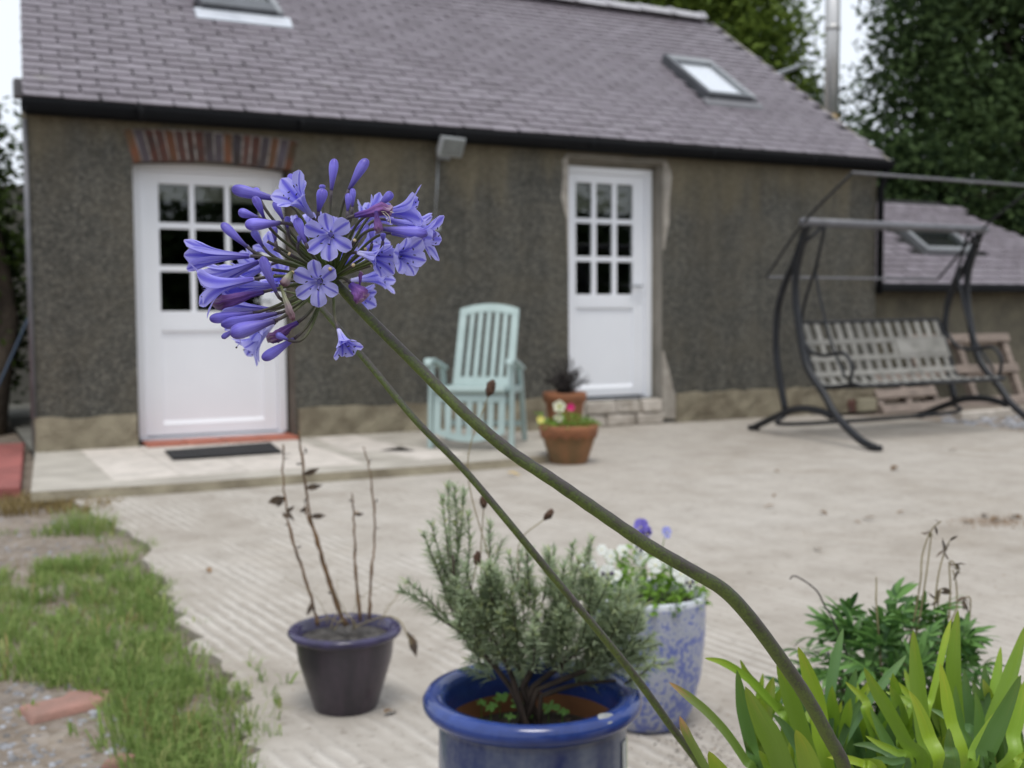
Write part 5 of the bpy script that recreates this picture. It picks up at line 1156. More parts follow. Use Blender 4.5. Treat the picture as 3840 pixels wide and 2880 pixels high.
# hanging seat
XA, XB = 6.50, 8.06
prof = [Vector((0, -1.36, 0.935)), Vector((0, -1.42, 0.80)), Vector((0, -1.48, 0.66)), Vector((0, -1.53, 0.53)), Vector((0, -1.58, 0.445)), Vector((0, -1.68, 0.415)), Vector((0, -1.85, 0.43)), Vector((0, -2.02, 0.455)), Vector((0, -2.08, 0.44))]
def skew(x, p): return Vector((x, p.y - 0.05 * (x - XA) / (XB - XA), p.z + 0.01 * (x - XA)))
for x in (XA, XB): tubes('seat_side_tube', crom([skew(x, p) for p in prof], 4), 0.016)
for p in (prof[0], prof[-1]): tubes('seat_rail', [skew(XA, p), skew(XB, p)], 0.016)
tubes('seat_rail', [skew(XA, prof[5]) + Vector((0, 0, -0.012)), skew(XB, prof[5]) + Vector((0, 0, -0.012))], 0.014)
def strip(pts, wdir, wd, th, mat, name):
    q = MB(M[mat]); vs = []; wdir = Vector(wdir)
    for i, p in enumerate(pts):
        tn = (pts[min(i + 1, len(pts) - 1)] - pts[max(i - 1, 0)]).normalized(); nn = tn.cross(wdir).normalized()
        vs += [p - wdir * wd / 2 + nn * th, p + wdir * wd / 2 + nn * th, p + wdir * wd / 2 - nn * th, p - wdir * wd / 2 - nn * th]
    k_ = len(pts)
    q.add(vs, [(4 * i + j, 4 * i + (j + 1) % 4, 4 * i + 4 + (j + 1) % 4, 4 * i + 4 + j) for i in range(k_ - 1) for j in range(4)] + [(3, 2, 1, 0), (4 * k_ - 4, 4 * k_ - 3, 4 * k_ - 2, 4 * k_ - 1)])
    return q.build(name, swing)
cr = crom(prof, 3)
ns = 14
for i in range(ns):
    x = lerp(XA + 0.06, XB - 0.06, i / (ns - 1)); strip([skew(x, p) + Vector((0, -0.004, 0.006)) for p in cr], (1, 0, 0), 0.050, 0.002, 'strap', 'upright_strap')
cross = [1.2, 2.2, 3.25, 4.9, 6.0]
cp = lambda f: lerp(prof[int(f)], prof[int(f) + 1], f - int(f))
for f in cross:
    p = cp(f); tn = (prof[int(f) + 1] - prof[int(f)]).normalized()
    strip([skew(x, p) + Vector((0, -0.012 if f < 4 else 0.0, 0.0 if f < 4 else 0.013)) for x in (XA, lerp(XA, XB, 0.33), lerp(XA, XB, 0.66), XB)], tn, 0.046, 0.002, 'strap', 'cross_strap')
q = MB(M['strap']); a_, b_ = lerp(XA, XB, 0.62), XB - 0.02
q.hexa([skew(a_, cp(1.2)) + Vector((0, -0.02, 0)), skew(b_, cp(1.2)) + Vector((0, -0.02, 0)), skew(b_, cp(1.2)) + Vector((0, -0.017, 0)), skew(a_, cp(1.2)) + Vector((0, -0.017, 0)), skew(a_, cp(2.1)) + Vector((0, -0.02, 0)), skew(b_, cp(2.1)) + Vector((0, -0.02, 0)), skew(b_, cp(2.1)) + Vector((0, -0.017, 0)), skew(a_, cp(2.1)) + Vector((0, -0.017, 0))]); q.build('folded_strap', swing)
for x in (XA - 0.03, XB + 0.03):
    tubes('arm_hoop', crom([skew(x, Vector((0, -1.42, 0.83))), skew(x, Vector((0, -1.55, 0.70))), skew(x, Vector((0, -1.72, 0.675))), skew(x, Vector((0, -1.92, 0.70))), skew(x, Vector((0, -2.02, 0.60))), skew(x, Vector((0, -2.0, 0.45)))], 5), 0.015)
    tubes('hanger', crom([skew(x, Vector((0, -1.42, 0.83))), Vector((x, -1.46, 1.1)), Vector((x, -1.60, 1.42)), Vector((x, top.y, top.z))], 6), 0.013)
    tubes('hanger', crom([skew(x, Vector((0, -1.95, 0.50))), Vector((x, -1.75, 0.85)), Vector((x, -1.60, 1.3)), Vector((x, -1.62, 1.42))], 6), 0.011)

# ---- pallets behind the swing, loose block
def pallet(c, rz, rx, W_, H_, nh, label):
    """pallet stood on its edge: boards run level, bearers upright"""
    o = thing('pallet', c, label, 'pallet'); o.rotation_euler = (rx, 0, rz)
    for i in range(nh):
        z = lerp(0.05, H_ - 0.05, i / (nh - 1)) + random.uniform(-0.01, 0.01); q = MB(M['pallet']); q.box((-W_ / 2, -0.012, z - 0.05), (W_ / 2 + random.uniform(-0.04, 0.03), 0.010, z + 0.05)); q.build('board', o, org=(0, 0, 0), bevel=0.004)
    for x in (-W_ / 2 + 0.05, 0, W_ / 2 - 0.05):
        q = MB(M['pallet']); q.box((x - 0.04, 0.011, 0.0), (x + 0.04, 0.10, H_)); q.build('bearer', o, org=(0, 0, 0), bevel=0.004)
    for i in range(3):
        z = lerp(0.05, H_ - 0.05, i / 2); q = MB(M['pallet']); q.box((-W_ / 2, 0.101, z - 0.05), (W_ / 2, 0.120, z + 0.05)); q.build('back_board', o, org=(0, 0, 0), bevel=0.004)
    return o
pallet(Vector((10.35, 0.10, -0.028)), R(-3), R(-24), 1.5, 0.86, 3, 'tall weathered pallet leaning on the annex wall')
pallet(Vector((9.15, -0.12, -0.028)), R(6), R(-30), 1.0, 0.46, 3, 'low weathered pallet propped beside the cottage corner')
a_, b_ = gnd(3590, 1548, 0.05), gnd(3800, 1530, 0.05)
q = MB(M['palestone']); dr_ = (b_ - a_).normalized(); sd_ = Vector((-dr_.y, dr_.x, 0)) * 0.06
q.hexa([Vector((p.x, p.y, z)) for z in (-0.028, 0.05) for p in (a_ - sd_, b_ - sd_, b_ + sd_, a_ + sd_)]); tag(q.build('plank', org=Vector((a_.x, a_.y, -0.028)), bevel=0.008), 'pale bleached plank lying at the edge of the rubble', 'plank')
bp = gnd(3235, 1545); bo = thing('loose_block', Vector((bp.x, bp.y + 0.1, 0.001)), 'pale masonry block with a red brick end under the swing', 'block')
q = MB(M['blockstone']); q.box((bp.x - 0.06, bp.y, 0.001), (bp.x + 0.20, bp.y + 0.18, 0.135)); q.build('block', bo, bevel=0.012)
q = MB(M['brick']); q.box((bp.x - 0.165, bp.y + 0.03, 0.06), (bp.x - 0.062, bp.y + 0.17, 0.128)); q.box((bp.x - 0.16, bp.y + 0.03, 0.001), (bp.x - 0.063, bp.y + 0.17, 0.059)); q.build('brick_end', bo, bevel=0.008)

# ================================================================== AGAPANTHUS
AZ0 = 0.95
def zp(x, y, tow=0.0):                 # point of the flower head, tow = metres towards the camera
    return at(640 + x / 1.975, 560 + y / 1.975, AZ0 - tow)
def cdir(x, y, zc): return (RT * x + UP * y - FW * zc).normalized()
# pots that carry the two plants at the lower right
def hidden_pot(c, r, h, label):
    o, _ = ring_pot('plant_tub', c, [(r * 0.72, 0), (r * 0.74, 0.01), (r * 0.92, h * 0.7), (r * 0.97, h * 0.92), (r * 1.05, h * 0.93), (r * 1.06, h), (r * 0.98, h), (r * 0.94, h * 0.9)], [M['terracotta']], [0] * 7, label, 40)
    add_soil(o, c, h * 0.93, r * 0.955, M['potsoil']); return o
ac = at(3230, 3250, 1.42); ac = Vector((ac.x, ac.y, 0.001)); AH = 0.30
hidden_pot(ac, 0.24, AH, 'terracotta tub from which the agapanthus grows')
aga = thing('agapanthus', Vector((ac.x, ac.y, AH * 0.93)), 'agapanthus with a leaning violet-blue flower head and strap leaves', 'flowering plant')
crown = Vector((ac.x, ac.y, AH * 0.93))
CEN = zp(1203, 962)
KD = 3840 / 2212
# main stem
stem_pts = [(727, 610, .95), (745, 632, .95), (800, 690, .945), (900, 789, .94), (1000, 889, .935), (1100, 974, .935), (1200, 1041, .935), (1300, 1110, .94), (1400, 1178, .945), (1500, 1236, .955), (1565, 1276, .965), (1620, 1334, .98), (1680, 1414, 1.0), (1740, 1502, 1.03), (1790, 1592, 1.06), (1825, 1665, 1.09)]
P3 = [D(x, y, d) for x, y, d in stem_pts]
P3[0] = CEN
P3 += [lerp(P3[-1], crown, 0.5) + Vector((0.0, 0.0, 0.03)), crown + Vector((0.02, 0.02, -0.002))]
P = crom(P3, 7); q = MB(M['flowerstem'])
q.tube(P, interp([0.0036, 0.0043, 0.0046, 0.0050, 0.0053, 0.0055, 0.0058, 0.0061, 0.0062, 0.0064, 0.0066, 0.0068], len(P))[:0] + [r_ * (1 + 0.018 * math.sin(i * 1.9) + 0.012 * math.sin(i * 4.3)) for i, r_ in enumerate(interp([0.0036, 0.0043, 0.0046, 0.0050, 0.0053, 0.0055, 0.0058, 0.0061, 0.0062, 0.0064, 0.0066, 0.0068], len(P)))], 16, ref=(0, 0, 1)); q.build('flower_stem', aga, smooth=True)
# second stem and its head, behind
C2 = at(1168, 1118, 1.20)
stem2 = [(672, 645, 1.20), (700, 672, 1.2), (800, 790, 1.19), (900, 910, 1.18), (1000, 1012, 1.18), (1100, 1130, 1.18), (1200, 1252, 1.19), (1300, 1372, 1.2), (1380, 1472, 1.22), (1450, 1570, 1.24), (1520, 1664, 1.26)]
P3 = [D(x, y, d) for x, y, d in stem2]; P3[0] = C2
P3 += [lerp(P3[-1], crown, 0.5) + Vector((-0.02, 0, -0.02)), crown + Vector((-0.1, -0.03, -0.002))]
P = crom(P3, 7); q = MB(M['flowerstem']); q.tube(P, interp([0.0032, 0.0036, 0.0040, 0.0043, 0.0046], len(P)), 12, ref=(0, 0, 1)); q.build('flower_stem', aga, smooth=True)

def bud_mesh(L, Wd, seed, wither=0.0, mat='bud', bend=0.0):
    rr = random.Random(seed); n = 18; prof_ = [(0, 0.30), (0.03, 0.37), (0.12, 0.42), (0.25, 0.53), (0.38, 0.68), (0.52, 0.84), (0.64, 0.96), (0.75, 1.0), (0.84, 0.96), (0.91, 0.82), (0.96, 0.60), (0.988, 0.34), (1.0, 0.06)]
    q = MB(M[mat]); vs = []; uv = []; ph = rr.uniform(0, 6.28)
    for i, (t, w_) in enumerate(prof_):
        cx = bend * L * t * t; wx = 0.0; wy = 0.0
        if wither: wx = wither * Wd * rr.uniform(-0.3, 0.3) * t; wy = wither * Wd * rr.uniform(-0.3, 0.3) * t
        for j in range(n):
            a = 2 * math.pi * j / n; r_ = Wd / 2 * w_ * (1 + 0.05 * math.cos(3 * a + ph) * min(1, t * 2) - 0.05 * abs(math.cos(3 * a + ph)) ** 8)
            if wither: r_ *= 1 + wither * (0.45 * math.cos(5 * a + 3 * t + ph) + rr.uniform(-0.15, 0.15))
            vs.append((r_ * math.cos(a) + cx + wx, r_ * math.sin(a) + wy, L * t)); uv.append((j / n, t))
    k_ = len(prof_)
    q.add(vs, [(i * n + j, i * n + (j + 1) % n, (i + 1) * n + (j + 1) % n, (i + 1) * n + j) for i in range(k_ - 1) for j in range(n)] + [tuple(range(n))[::-1]], 0, uv)
    return q
def place(ob, p, d, roll, parent):
    ob.parent = parent; rl = root_loc(parent)
    mm = (Vector(d).to_track_quat('Z', 'Y').to_matrix() @ Matrix.Rotation(roll, 3, 'Z')).to_4x4(); mm.translation = Vector(p) - rl; ob.matrix_local = mm
def new_obj(name, me):
    o = bpy.data.objects.new(name, me); COL.objects.link(o); return o
def pedicel(center, b, d, r=0.00125, name='pedicel', cutend=False):
    L = (b - center).length; out = (b - center).normalized()
    P = [center + (b - center) * 0.02]
    P1 = center + out * L * 0.4 + Vector((0, 0, 0.03 * L)); P2 = b - Vector(d) * L * 0.30
    bez = []
    for i in range(13):
        t = i / 12; bez.append((1 - t) ** 3 * P[0] + 3 * (1 - t) ** 2 * t * P1 + 3 * (1 - t) * t * t * P2 + t ** 3 * b)
    q = MB(M['pedicel'], M['cut']); q.tube(bez, interp([r * 1.15, r, r * 0.95, r * 1.15], 13), 9)
    if cutend:
        e = bez[-1]; tn = (bez[-1] - bez[-2]).normalized(); q.tube([e, e + tn * 0.0006], r * 1.25, 9, 1)
    return q.build(name, aga, smooth=True)
def bud(bx, by, tx, ty, w_, tow, dtow=0.0, mat='bud', wither=0.0, center=None, name='bud', bend=0.0, ped=True):
    b = zp(bx, by, tow); tp = zp(tx, ty, tow + dtow); d = (tp - b); L = d.length; d.normalize()
    Wd = 0.93 * w_ / 1.975 / F_PX * AZ0
    me = bud_mesh(L, Wd, int(bx * 7 + by), wither, mat, bend).mesh(name, (0, 0, 0), True)
    o = new_obj(name, me); place(o, b, d, random.uniform(0, 6.28), aga)
    if ped: pedicel(center or CEN, b, d)
    return o
PET = {}
def petal_mesh(L, r0, th_end, wmax, cup, seed, pale, tube_f=0.34):
    """one petal of a floret whose axis is +Z; the petal leaves along +X"""
    rr = random.Random(seed); n = 12; q = MB(M['petalpale' if pale else 'petal']); vs = []; uv = []; r_, a_ = r0, 0.0; wob = rr.uniform(0, 6.28)
    shape = [(0, 0.26), (0.12, 0.30), (0.3, 0.42), (0.45, 0.56), (0.6, 0.80), (0.73, 0.98), (0.83, 1.0), (0.91, 0.88), (0.965, 0.60), (1.0, 0.16)]
    def wd(s):
        for (s0_, w0), (s1_, w1) in zip(shape, shape[1:]):
            if s <= s1_: return lerp(w0, w1, (s - s0_) / (s1_ - s0_))
        return 0.1
    m_ = 7
    for i in range(n + 1):
        s = i / n; f = max(0, (s - tube_f) / (1 - tube_f)); f = f * f * (3 - 2 * f) if f < 1 else 1
        th = lerp(R(7), th_end, f)
        if i: r_ += math.sin(th) * L / n; a_ += math.cos(th) * L / n
        w_ = wmax * wd(s)
        for j in range(m_):
            t = -1 + 2 * j / (m_ - 1); lat = w_ / 2 * t
            nrm = Vector((math.cos(th), 0, -math.sin(th)))  # outward-facing side
            p = Vector((r_, lat, a_)) - nrm * (cup * w_ * t * t * (1 - 0.8 * f)) - nrm * (0.05 * w_ * math.exp(-(t * 3) ** 2) * f)
            p += Vector((0, 0, 1)) * (0.09 * w_ * math.sin(9 * s + wob + 2.5 * t) * abs(t) * f + 0.03 * w_ * rr.uniform(-1, 1) * f)
            vs.append(p); uv.append((0.5 + t / 2, s))
    q.add(vs, [(i * m_ + j, i * m_ + j + 1, (i + 1) * m_ + j + 1, (i + 1) * m_ + j) for i in range(n) for j in range(m_ - 1)], 0, uv)
    return q.mesh('petal', (0, 0, 0), True)
def stamens(L, th_end, dry=False):
    q = MB(M['filament'], M['anther']); q.tube([(0, 0, -0.001), (0, 0, 0.004)], [0.0014, 0.0020], 8, 0)
    for i in range(6):
        a = i * math.pi / 3 + 0.3; rr = 0.0035 + 0.0018 * random.random(); dn = Vector((math.cos(a), math.sin(a), 0))
        l_ = L * random.uniform(0.62, 0.80); P = crom([Vector((0, 0, 0.003)) + dn * 0.001, Vector((0, 0, l_ * 0.6)) + dn * rr * 0.8, Vector((0, 0, l_)) + dn * rr * 1.5 + Vector((0, 0, 0.002))], 4)
        q.tube(P, 0.00028, 5, 0); e = P[-1]; tn = rvec() * Vector((1, 1, 0.3)); tn.normalize(); q.tube([e - tn * 0.0012, e, e + tn * 0.0012], [0.0003, 0.00055, 0.0003], 6, 1)
    return q
def floret(b, d, L, flare, wmax, center, cup=0.18, irregular=0.0, pale=True, roll=None, npet=6, ped=True, name='floret', tube_f=0.34):
    th = R(flare); o = new_obj(name, stamens(L, th).mesh(name, (0, 0, 0), True)); place(o, b, d, roll if roll is not None else random.uniform(0, 6.28), aga)
    sd = random.randint(0, 9999)
    for k_ in range(npet):
        inner = k_ % 2
        if irregular or k_ < 2: me = petal_mesh(L * (1 + irregular * random.uniform(-0.12, 0.1)), (0.0024 if tube_f < 0.2 else 0.0011) + (0.0004 if inner else 0), th * (1 + irregular * random.uniform(-0.35, 0.25)), wmax * (1.08 if inner else 0.92), cup, sd + k_, pale, tube_f); last = (last if k_ else {}) ; 
        if not irregular:
            if k_ < 2: PET[(sd, k_)] = me
            me = PET[(sd, inner)]
        p = new_obj('petal', me); p.parent = o
        p.matrix_local = Matrix.Rotation(k_ * math.pi / 3 + irregular * random.uniform(-0.12, 0.12), 4, 'Z')
    if ped: pedicel(center, b, d)
    return o
last = {}
# buds: base x, y -> tip x, y (enlarged crop units), width, distance towards the camera
for bx, by, tx, ty, w_, tow, dt in ((1190, 305, 1213, 68, 76, 0.0, 0.0), (1320, 300, 1450, 65, 86, 0.01, 0.0), (905, 328, 888, 178, 62, -0.01, 0.0), (1095, 460, 1127, 290, 88, 0.03, 0.005), (1122, 320, 1122, 260, 54, -0.01, 0.0), (1310, 460, 1319, 324, 54, 0.03, 0.0), (1345, 428, 1356, 288, 50, 0.015, 0.0), (800, 372, 446, 290, 98, 0.01, 0.0),
        (668, 385, 618, 285, 66, 0.0, 0.0), (690, 505, 624, 348, 68, 0.03, 0.01), (650, 505, 500, 462, 76, 0.01, 0.0), (815, 545, 551, 562, 98, 0.04, 0.0), (833, 520, 768, 384, 60, 0.015, 0.0), (865, 586, 862, 496, 50, 0.03, 0.0), (568, 725, 370, 555, 76, 0.02, 0.0), (686, 722, 604, 598, 66, 0.0, 0.0), (776, 684, 766, 570, 54, 0.015, 0.0), (1000, 694, 930, 508, 78, 0.045, 0.0),
        (782, 1062, 664, 798, 78, 0.055, 0.005), (770, 1268, 442, 1372, 122, 0.05, 0.0), (612, 1212, 288, 1262, 86, 0.02, 0.0), (915, 1402, 680, 1558, 88, 0.035, 0.0), (872, 1412, 778, 1368, 52, 0.045, 0.0), (1540, 420, 1645, 322, 74, -0.005, 0.0), (1832, 694, 1966, 612, 70, 0.02, 0.0), (1490, 700, 1490, 572, 48, 0.0, 0.0), (1572, 682, 1574, 618, 46, 0.03, 0.0), (945, 692, 962, 640, 44, 0.03, 0.0), (1385, 690, 1460, 560, 46, 0.0, -0.01)):
    bud(bx, by, tx, ty, w_, tow, dt, bend=random.uniform(-0.05, 0.05))
# withered flowers
for bx, by, tx, ty, w_, tow, wi, ped in ((690, 1055, 298, 1145, 92, 0.02, 0.7, 1), (1362, 492, 1648, 432, 84, 0.045, 0.8, 1), (1520, 455, 1540, 625, 58, 0.052, 0.6, 0), (942, 1280, 712, 1420, 78, 0.035, 0.8, 1), (930, 1290, 752, 1430, 60, 0.03, 0.8, 0), (1332, 995, 1442, 1115, 120, 0.03, 0.6, 1), (1400, 1010, 1410, 900, 30, 0.02, 0.5, 0)):
    bud(bx, by, tx, ty, w_, tow, 0.0, 'wither', wi, None, 'withered_flower', ped=bool(ped))
o = bud(1565, 588, 1905, 625, 92, 0.045, 0.0, 'bud', 0.12, None, 'closing_flower')
o = bud(790, 1215, 372, 1300, 92, 0.03, 0.0, 'bud', 0.18, None, 'closing_flower')
bud(480, 1330, 378, 1398, 46, 0.02, 0, 'bud', 0.2, None, 'petal_tip', ped=False)
# dry filaments hanging from the withered flower
q = MB(M['drystamen'])
for pts in ([(1570, 470), (1600, 500), (1612, 525), (1606, 535)], [(1590, 465), (1620, 500), (1628, 550)], [(1560, 462), (1620, 460), (1652, 470)], [(1540, 610), (1560, 615), (1555, 590)]):
    q.tube(crom([zp(x, y, 0.05) for x, y in pts], 4), 0.0003, 5)
q.build('dry_filament', aga)
q = MB(M['filament'], M['anther']); P = crom([zp(512, 1395, 0.03), zp(515, 1430, 0.03), zp(500, 1450, 0.03), zp(490, 1462, 0.03)], 4); q.tube(P, 0.00035, 5); q.tube([P[-1], P[-1] + RT * -0.0006 - UP * 0.0012], 0.0007, 6, 1); q.build('dry_filament', aga)
# open florets: base x, y, towards; direction right, up, towards; length, flare, petal width
for bx, by, tow, dx, dy, dzc, L, fl_, wm_, irr, rl in (
        (1086, 985, 0.040, -0.04, -0.16, 1.0, 0.0265, 88, 0.0124, 0.16, R(95)), (1168, 640, 0.040, -0.02, -0.22, 1.0, 0.0295, 80, 0.0130, 0.40, R(95)),
        (1050, 500, 0.020, -0.38, 0.50, 0.75, 0.041, 50, 0.0140, 0.4, None), (582, 790, 0.035, -1.0, 0.0, 0.12, 0.050, 25, 0.0150, 0.4, None),
        (655, 830, 0.0, -1.0, -0.38, -0.15, 0.050, 38, 0.0140, 0.5, None), (612, 962, 0.048, -1.0, -0.22, 0.22, 0.050, 58, 0.0140, 0.5, None),
        (800, 1010, -0.015, -1.0, -0.02, -0.2, 0.044, 34, 0.0150, 0.4, None), (722, 1182, -0.005, -1.0, 0.06, -0.2, 0.044, 40, 0.0125, 0.5, None), (745, 850, -0.03, -0.9, -0.3, -0.3, 0.045, 42, 0.0140, 0.5, None),
        (1500, 478, 0.015, 1.0, 0.10, 0.05, 0.046, 56, 0.0140, 0.45, None), (1640, 620, 0.01, 1.0, -0.12, 0.12, 0.046, 58, 0.0130, 0.5, None), (1600, 520, -0.02, 1.0, -0.25, -0.1, 0.040, 50, 0.0130, 0.5, None),
        (1392, 768, 0.038, 0.85, -0.28, 0.5, 0.033, 46, 0.0140, 0.5, None), (1622, 775, 0.032, 0.55, -0.12, 0.62, 0.034, 62, 0.0145, 0.35, None),
        (1243, 1338, 0.045, 0.40, -0.80, 0.5, 0.0250, 48, 0.0120, 1.1, None), (1340, 600, -0.03, 0.5, 0.4, -0.3, 0.042, 48, 0.0150, 0.4, None)):
    b = zp(bx, by, tow); d = cdir(dx, dy, dzc)
    if dzc >= 1: b = b - d * L * 0.45
    floret(b, d, L, fl_, wm_, CEN, 0.16, irr, dzc > 0.3, rl, tube_f=0.12 if dzc >= 1 else 0.30)
# extra pedicels without flowers, some cut
for x, y, tow, cut in ((1362, 675, 0.045, 1), (1181, 886, 0.05, 1), (1352, 858, 0.05, 1), (1442, 740, 0.035, 1), (722, 684, 0.0, 1), (766, 738, 0.01, 1), (880, 775, 0.04, 1), (752, 890, 0.02, 1), (770, 935, 0.01, 1), (905, 912, 0.045, 1), (850, 980, -0.02, 1), (1050, 800, -0.02, 1), (1480, 860, 0.0, 1)):
    b = zp(x, y, tow); pedicel(CEN, b, (b - CEN).normalized(), 0.0012, 'cut_pedicel', True)
bud(900, 905, 826, 1010, 72, 0.05, 0, 'bract', 0.25, None, 'bract', ped=False); bud(815, 1010, 912, 1268, 44, 0.055, 0, 'bract', 0.9, None, 'bract', ped=False)
q = MB(M['pedicel']); q.ellipsoid(CEN, (0.0052, 0.0052, 0.0052), 12, 8); q.build('umbel_base', aga, smooth=True)
# second flower head, out of focus behind the first
for (u, v), dxy, dzc, L in (((1000, 1235), (-0.7, -0.75), 0.2, 0.048), ((965, 1180), (-1, -0.1), 0.1, 0.046), ((1060, 985), (-0.6, 0.7), 0.2, 0.046), ((1150, 930), (-0.1, 1.0), 0.1, 0.048), ((1345, 880), (0.5, 0.8), 0.2, 0.048), ((1330, 950), (0.8, 0.5), 0.3, 0.048), ((1345, 1040), (1.0, 0.1), 0.2, 0.048), ((1290, 1090), (0.9, -0.2), 0.4, 0.042), ((1010, 1080), (-1, 0.2), 0.3, 0.046), ((1040, 1180), (-0.8, -0.5), 0.5, 0.044), ((1000, 1020), (-0.9, 0.4), -0.1, 0.046), ((1240, 915), (0.2, 1), 0.1, 0.046), ((1090, 1060), (-0.4, 0.2), 0.9, 0.042), ((1270, 1000), (0.6, 0.3), 0.8, 0.044)):
    b = at(u, v, 1.2 - 0.02 * dzc); b = lerp(C2, b, 0.85); floret(b, cdir(dxy[0], dxy[1], dzc), L, random.uniform(38, 60), 0.0140, C2, 0.16, 0.45, True)
q = MB(M['pedicel']); q.ellipsoid(C2, (0.006,) * 3, 10, 6); q.build('umbel_base', aga, smooth=True)

# strap leaves
def strap_l(pts, wpx, dt_, db, mat, tipb=0.0):
    n = len(pts); P3 = [at(u, v, lerp(dt_, db, i / (n - 1))) for i, (u, v) in enumerate(pts)]
    lastp = P3[-1]; cr_ = crown + Vector((random.uniform(-0.14, 0.14), random.uniform(-0.12, 0.12), -0.003))
    # keep the root under the leaf rather than all at one spot
    if lastp.z > AH + 0.02: P3 += [lerp(lastp, cr_, 0.55) + Vector((0, 0, 0.02)), cr_]
    P = crom(P3, 6); k_ = len(P); Wm = 0.80 * wpx / F_PX * dt_; q = MB(M[mat]); vs = []; uv = []; acc = [0]
    for i in range(1, k_): acc.append(acc[-1] + (P[i] - P[i - 1]).length)
    tw = random.uniform(-0.6, 0.6)
    for i, p in enumerate(P):
        tn = (P[min(i + 1, k_ - 1)] - P[max(i - 1, 0)]).normalized(); vw = (CAM - p).normalized(); sd_ = tn.cross(vw).normalized(); nn = sd_.cross(tn)
        sd_ = (sd_ * math.cos(tw) + nn * math.sin(tw)); nn = sd_.cross(tn)
        s = acc[i]; L = acc[-1]; w_ = Wm * min(1.0, 0.02 + (s / (Wm * 3.2)) ** 0.62) * lerp(1.06, 0.80, max(0, s / L - 0.3) / 0.7)
        for t in (-1, -0.5, 0, 0.5, 1): vs.append(p + sd_ * (w_ / 2 * t) + nn * (0.13 * w_ * (abs(t) ** 1.3 - 0.3))); uv.append((0.5 + t / 2, 1 - s / L))
    q.add(vs, [(i * 5 + j, i * 5 + j + 1, (i + 1) * 5 + j + 1, (i + 1) * 5 + j) for i in range(k_ - 1) for j in range(4)], 0, uv)
    return q.build('leaf', aga, smooth=True)
def c2(pts): return [(2440 + x / 1.58, 1840 + y / 1.58) for x, y in pts]
def c6(pts): return [(3000 + x / 2.127, 2100 + y / 2.127) for x, y in pts]
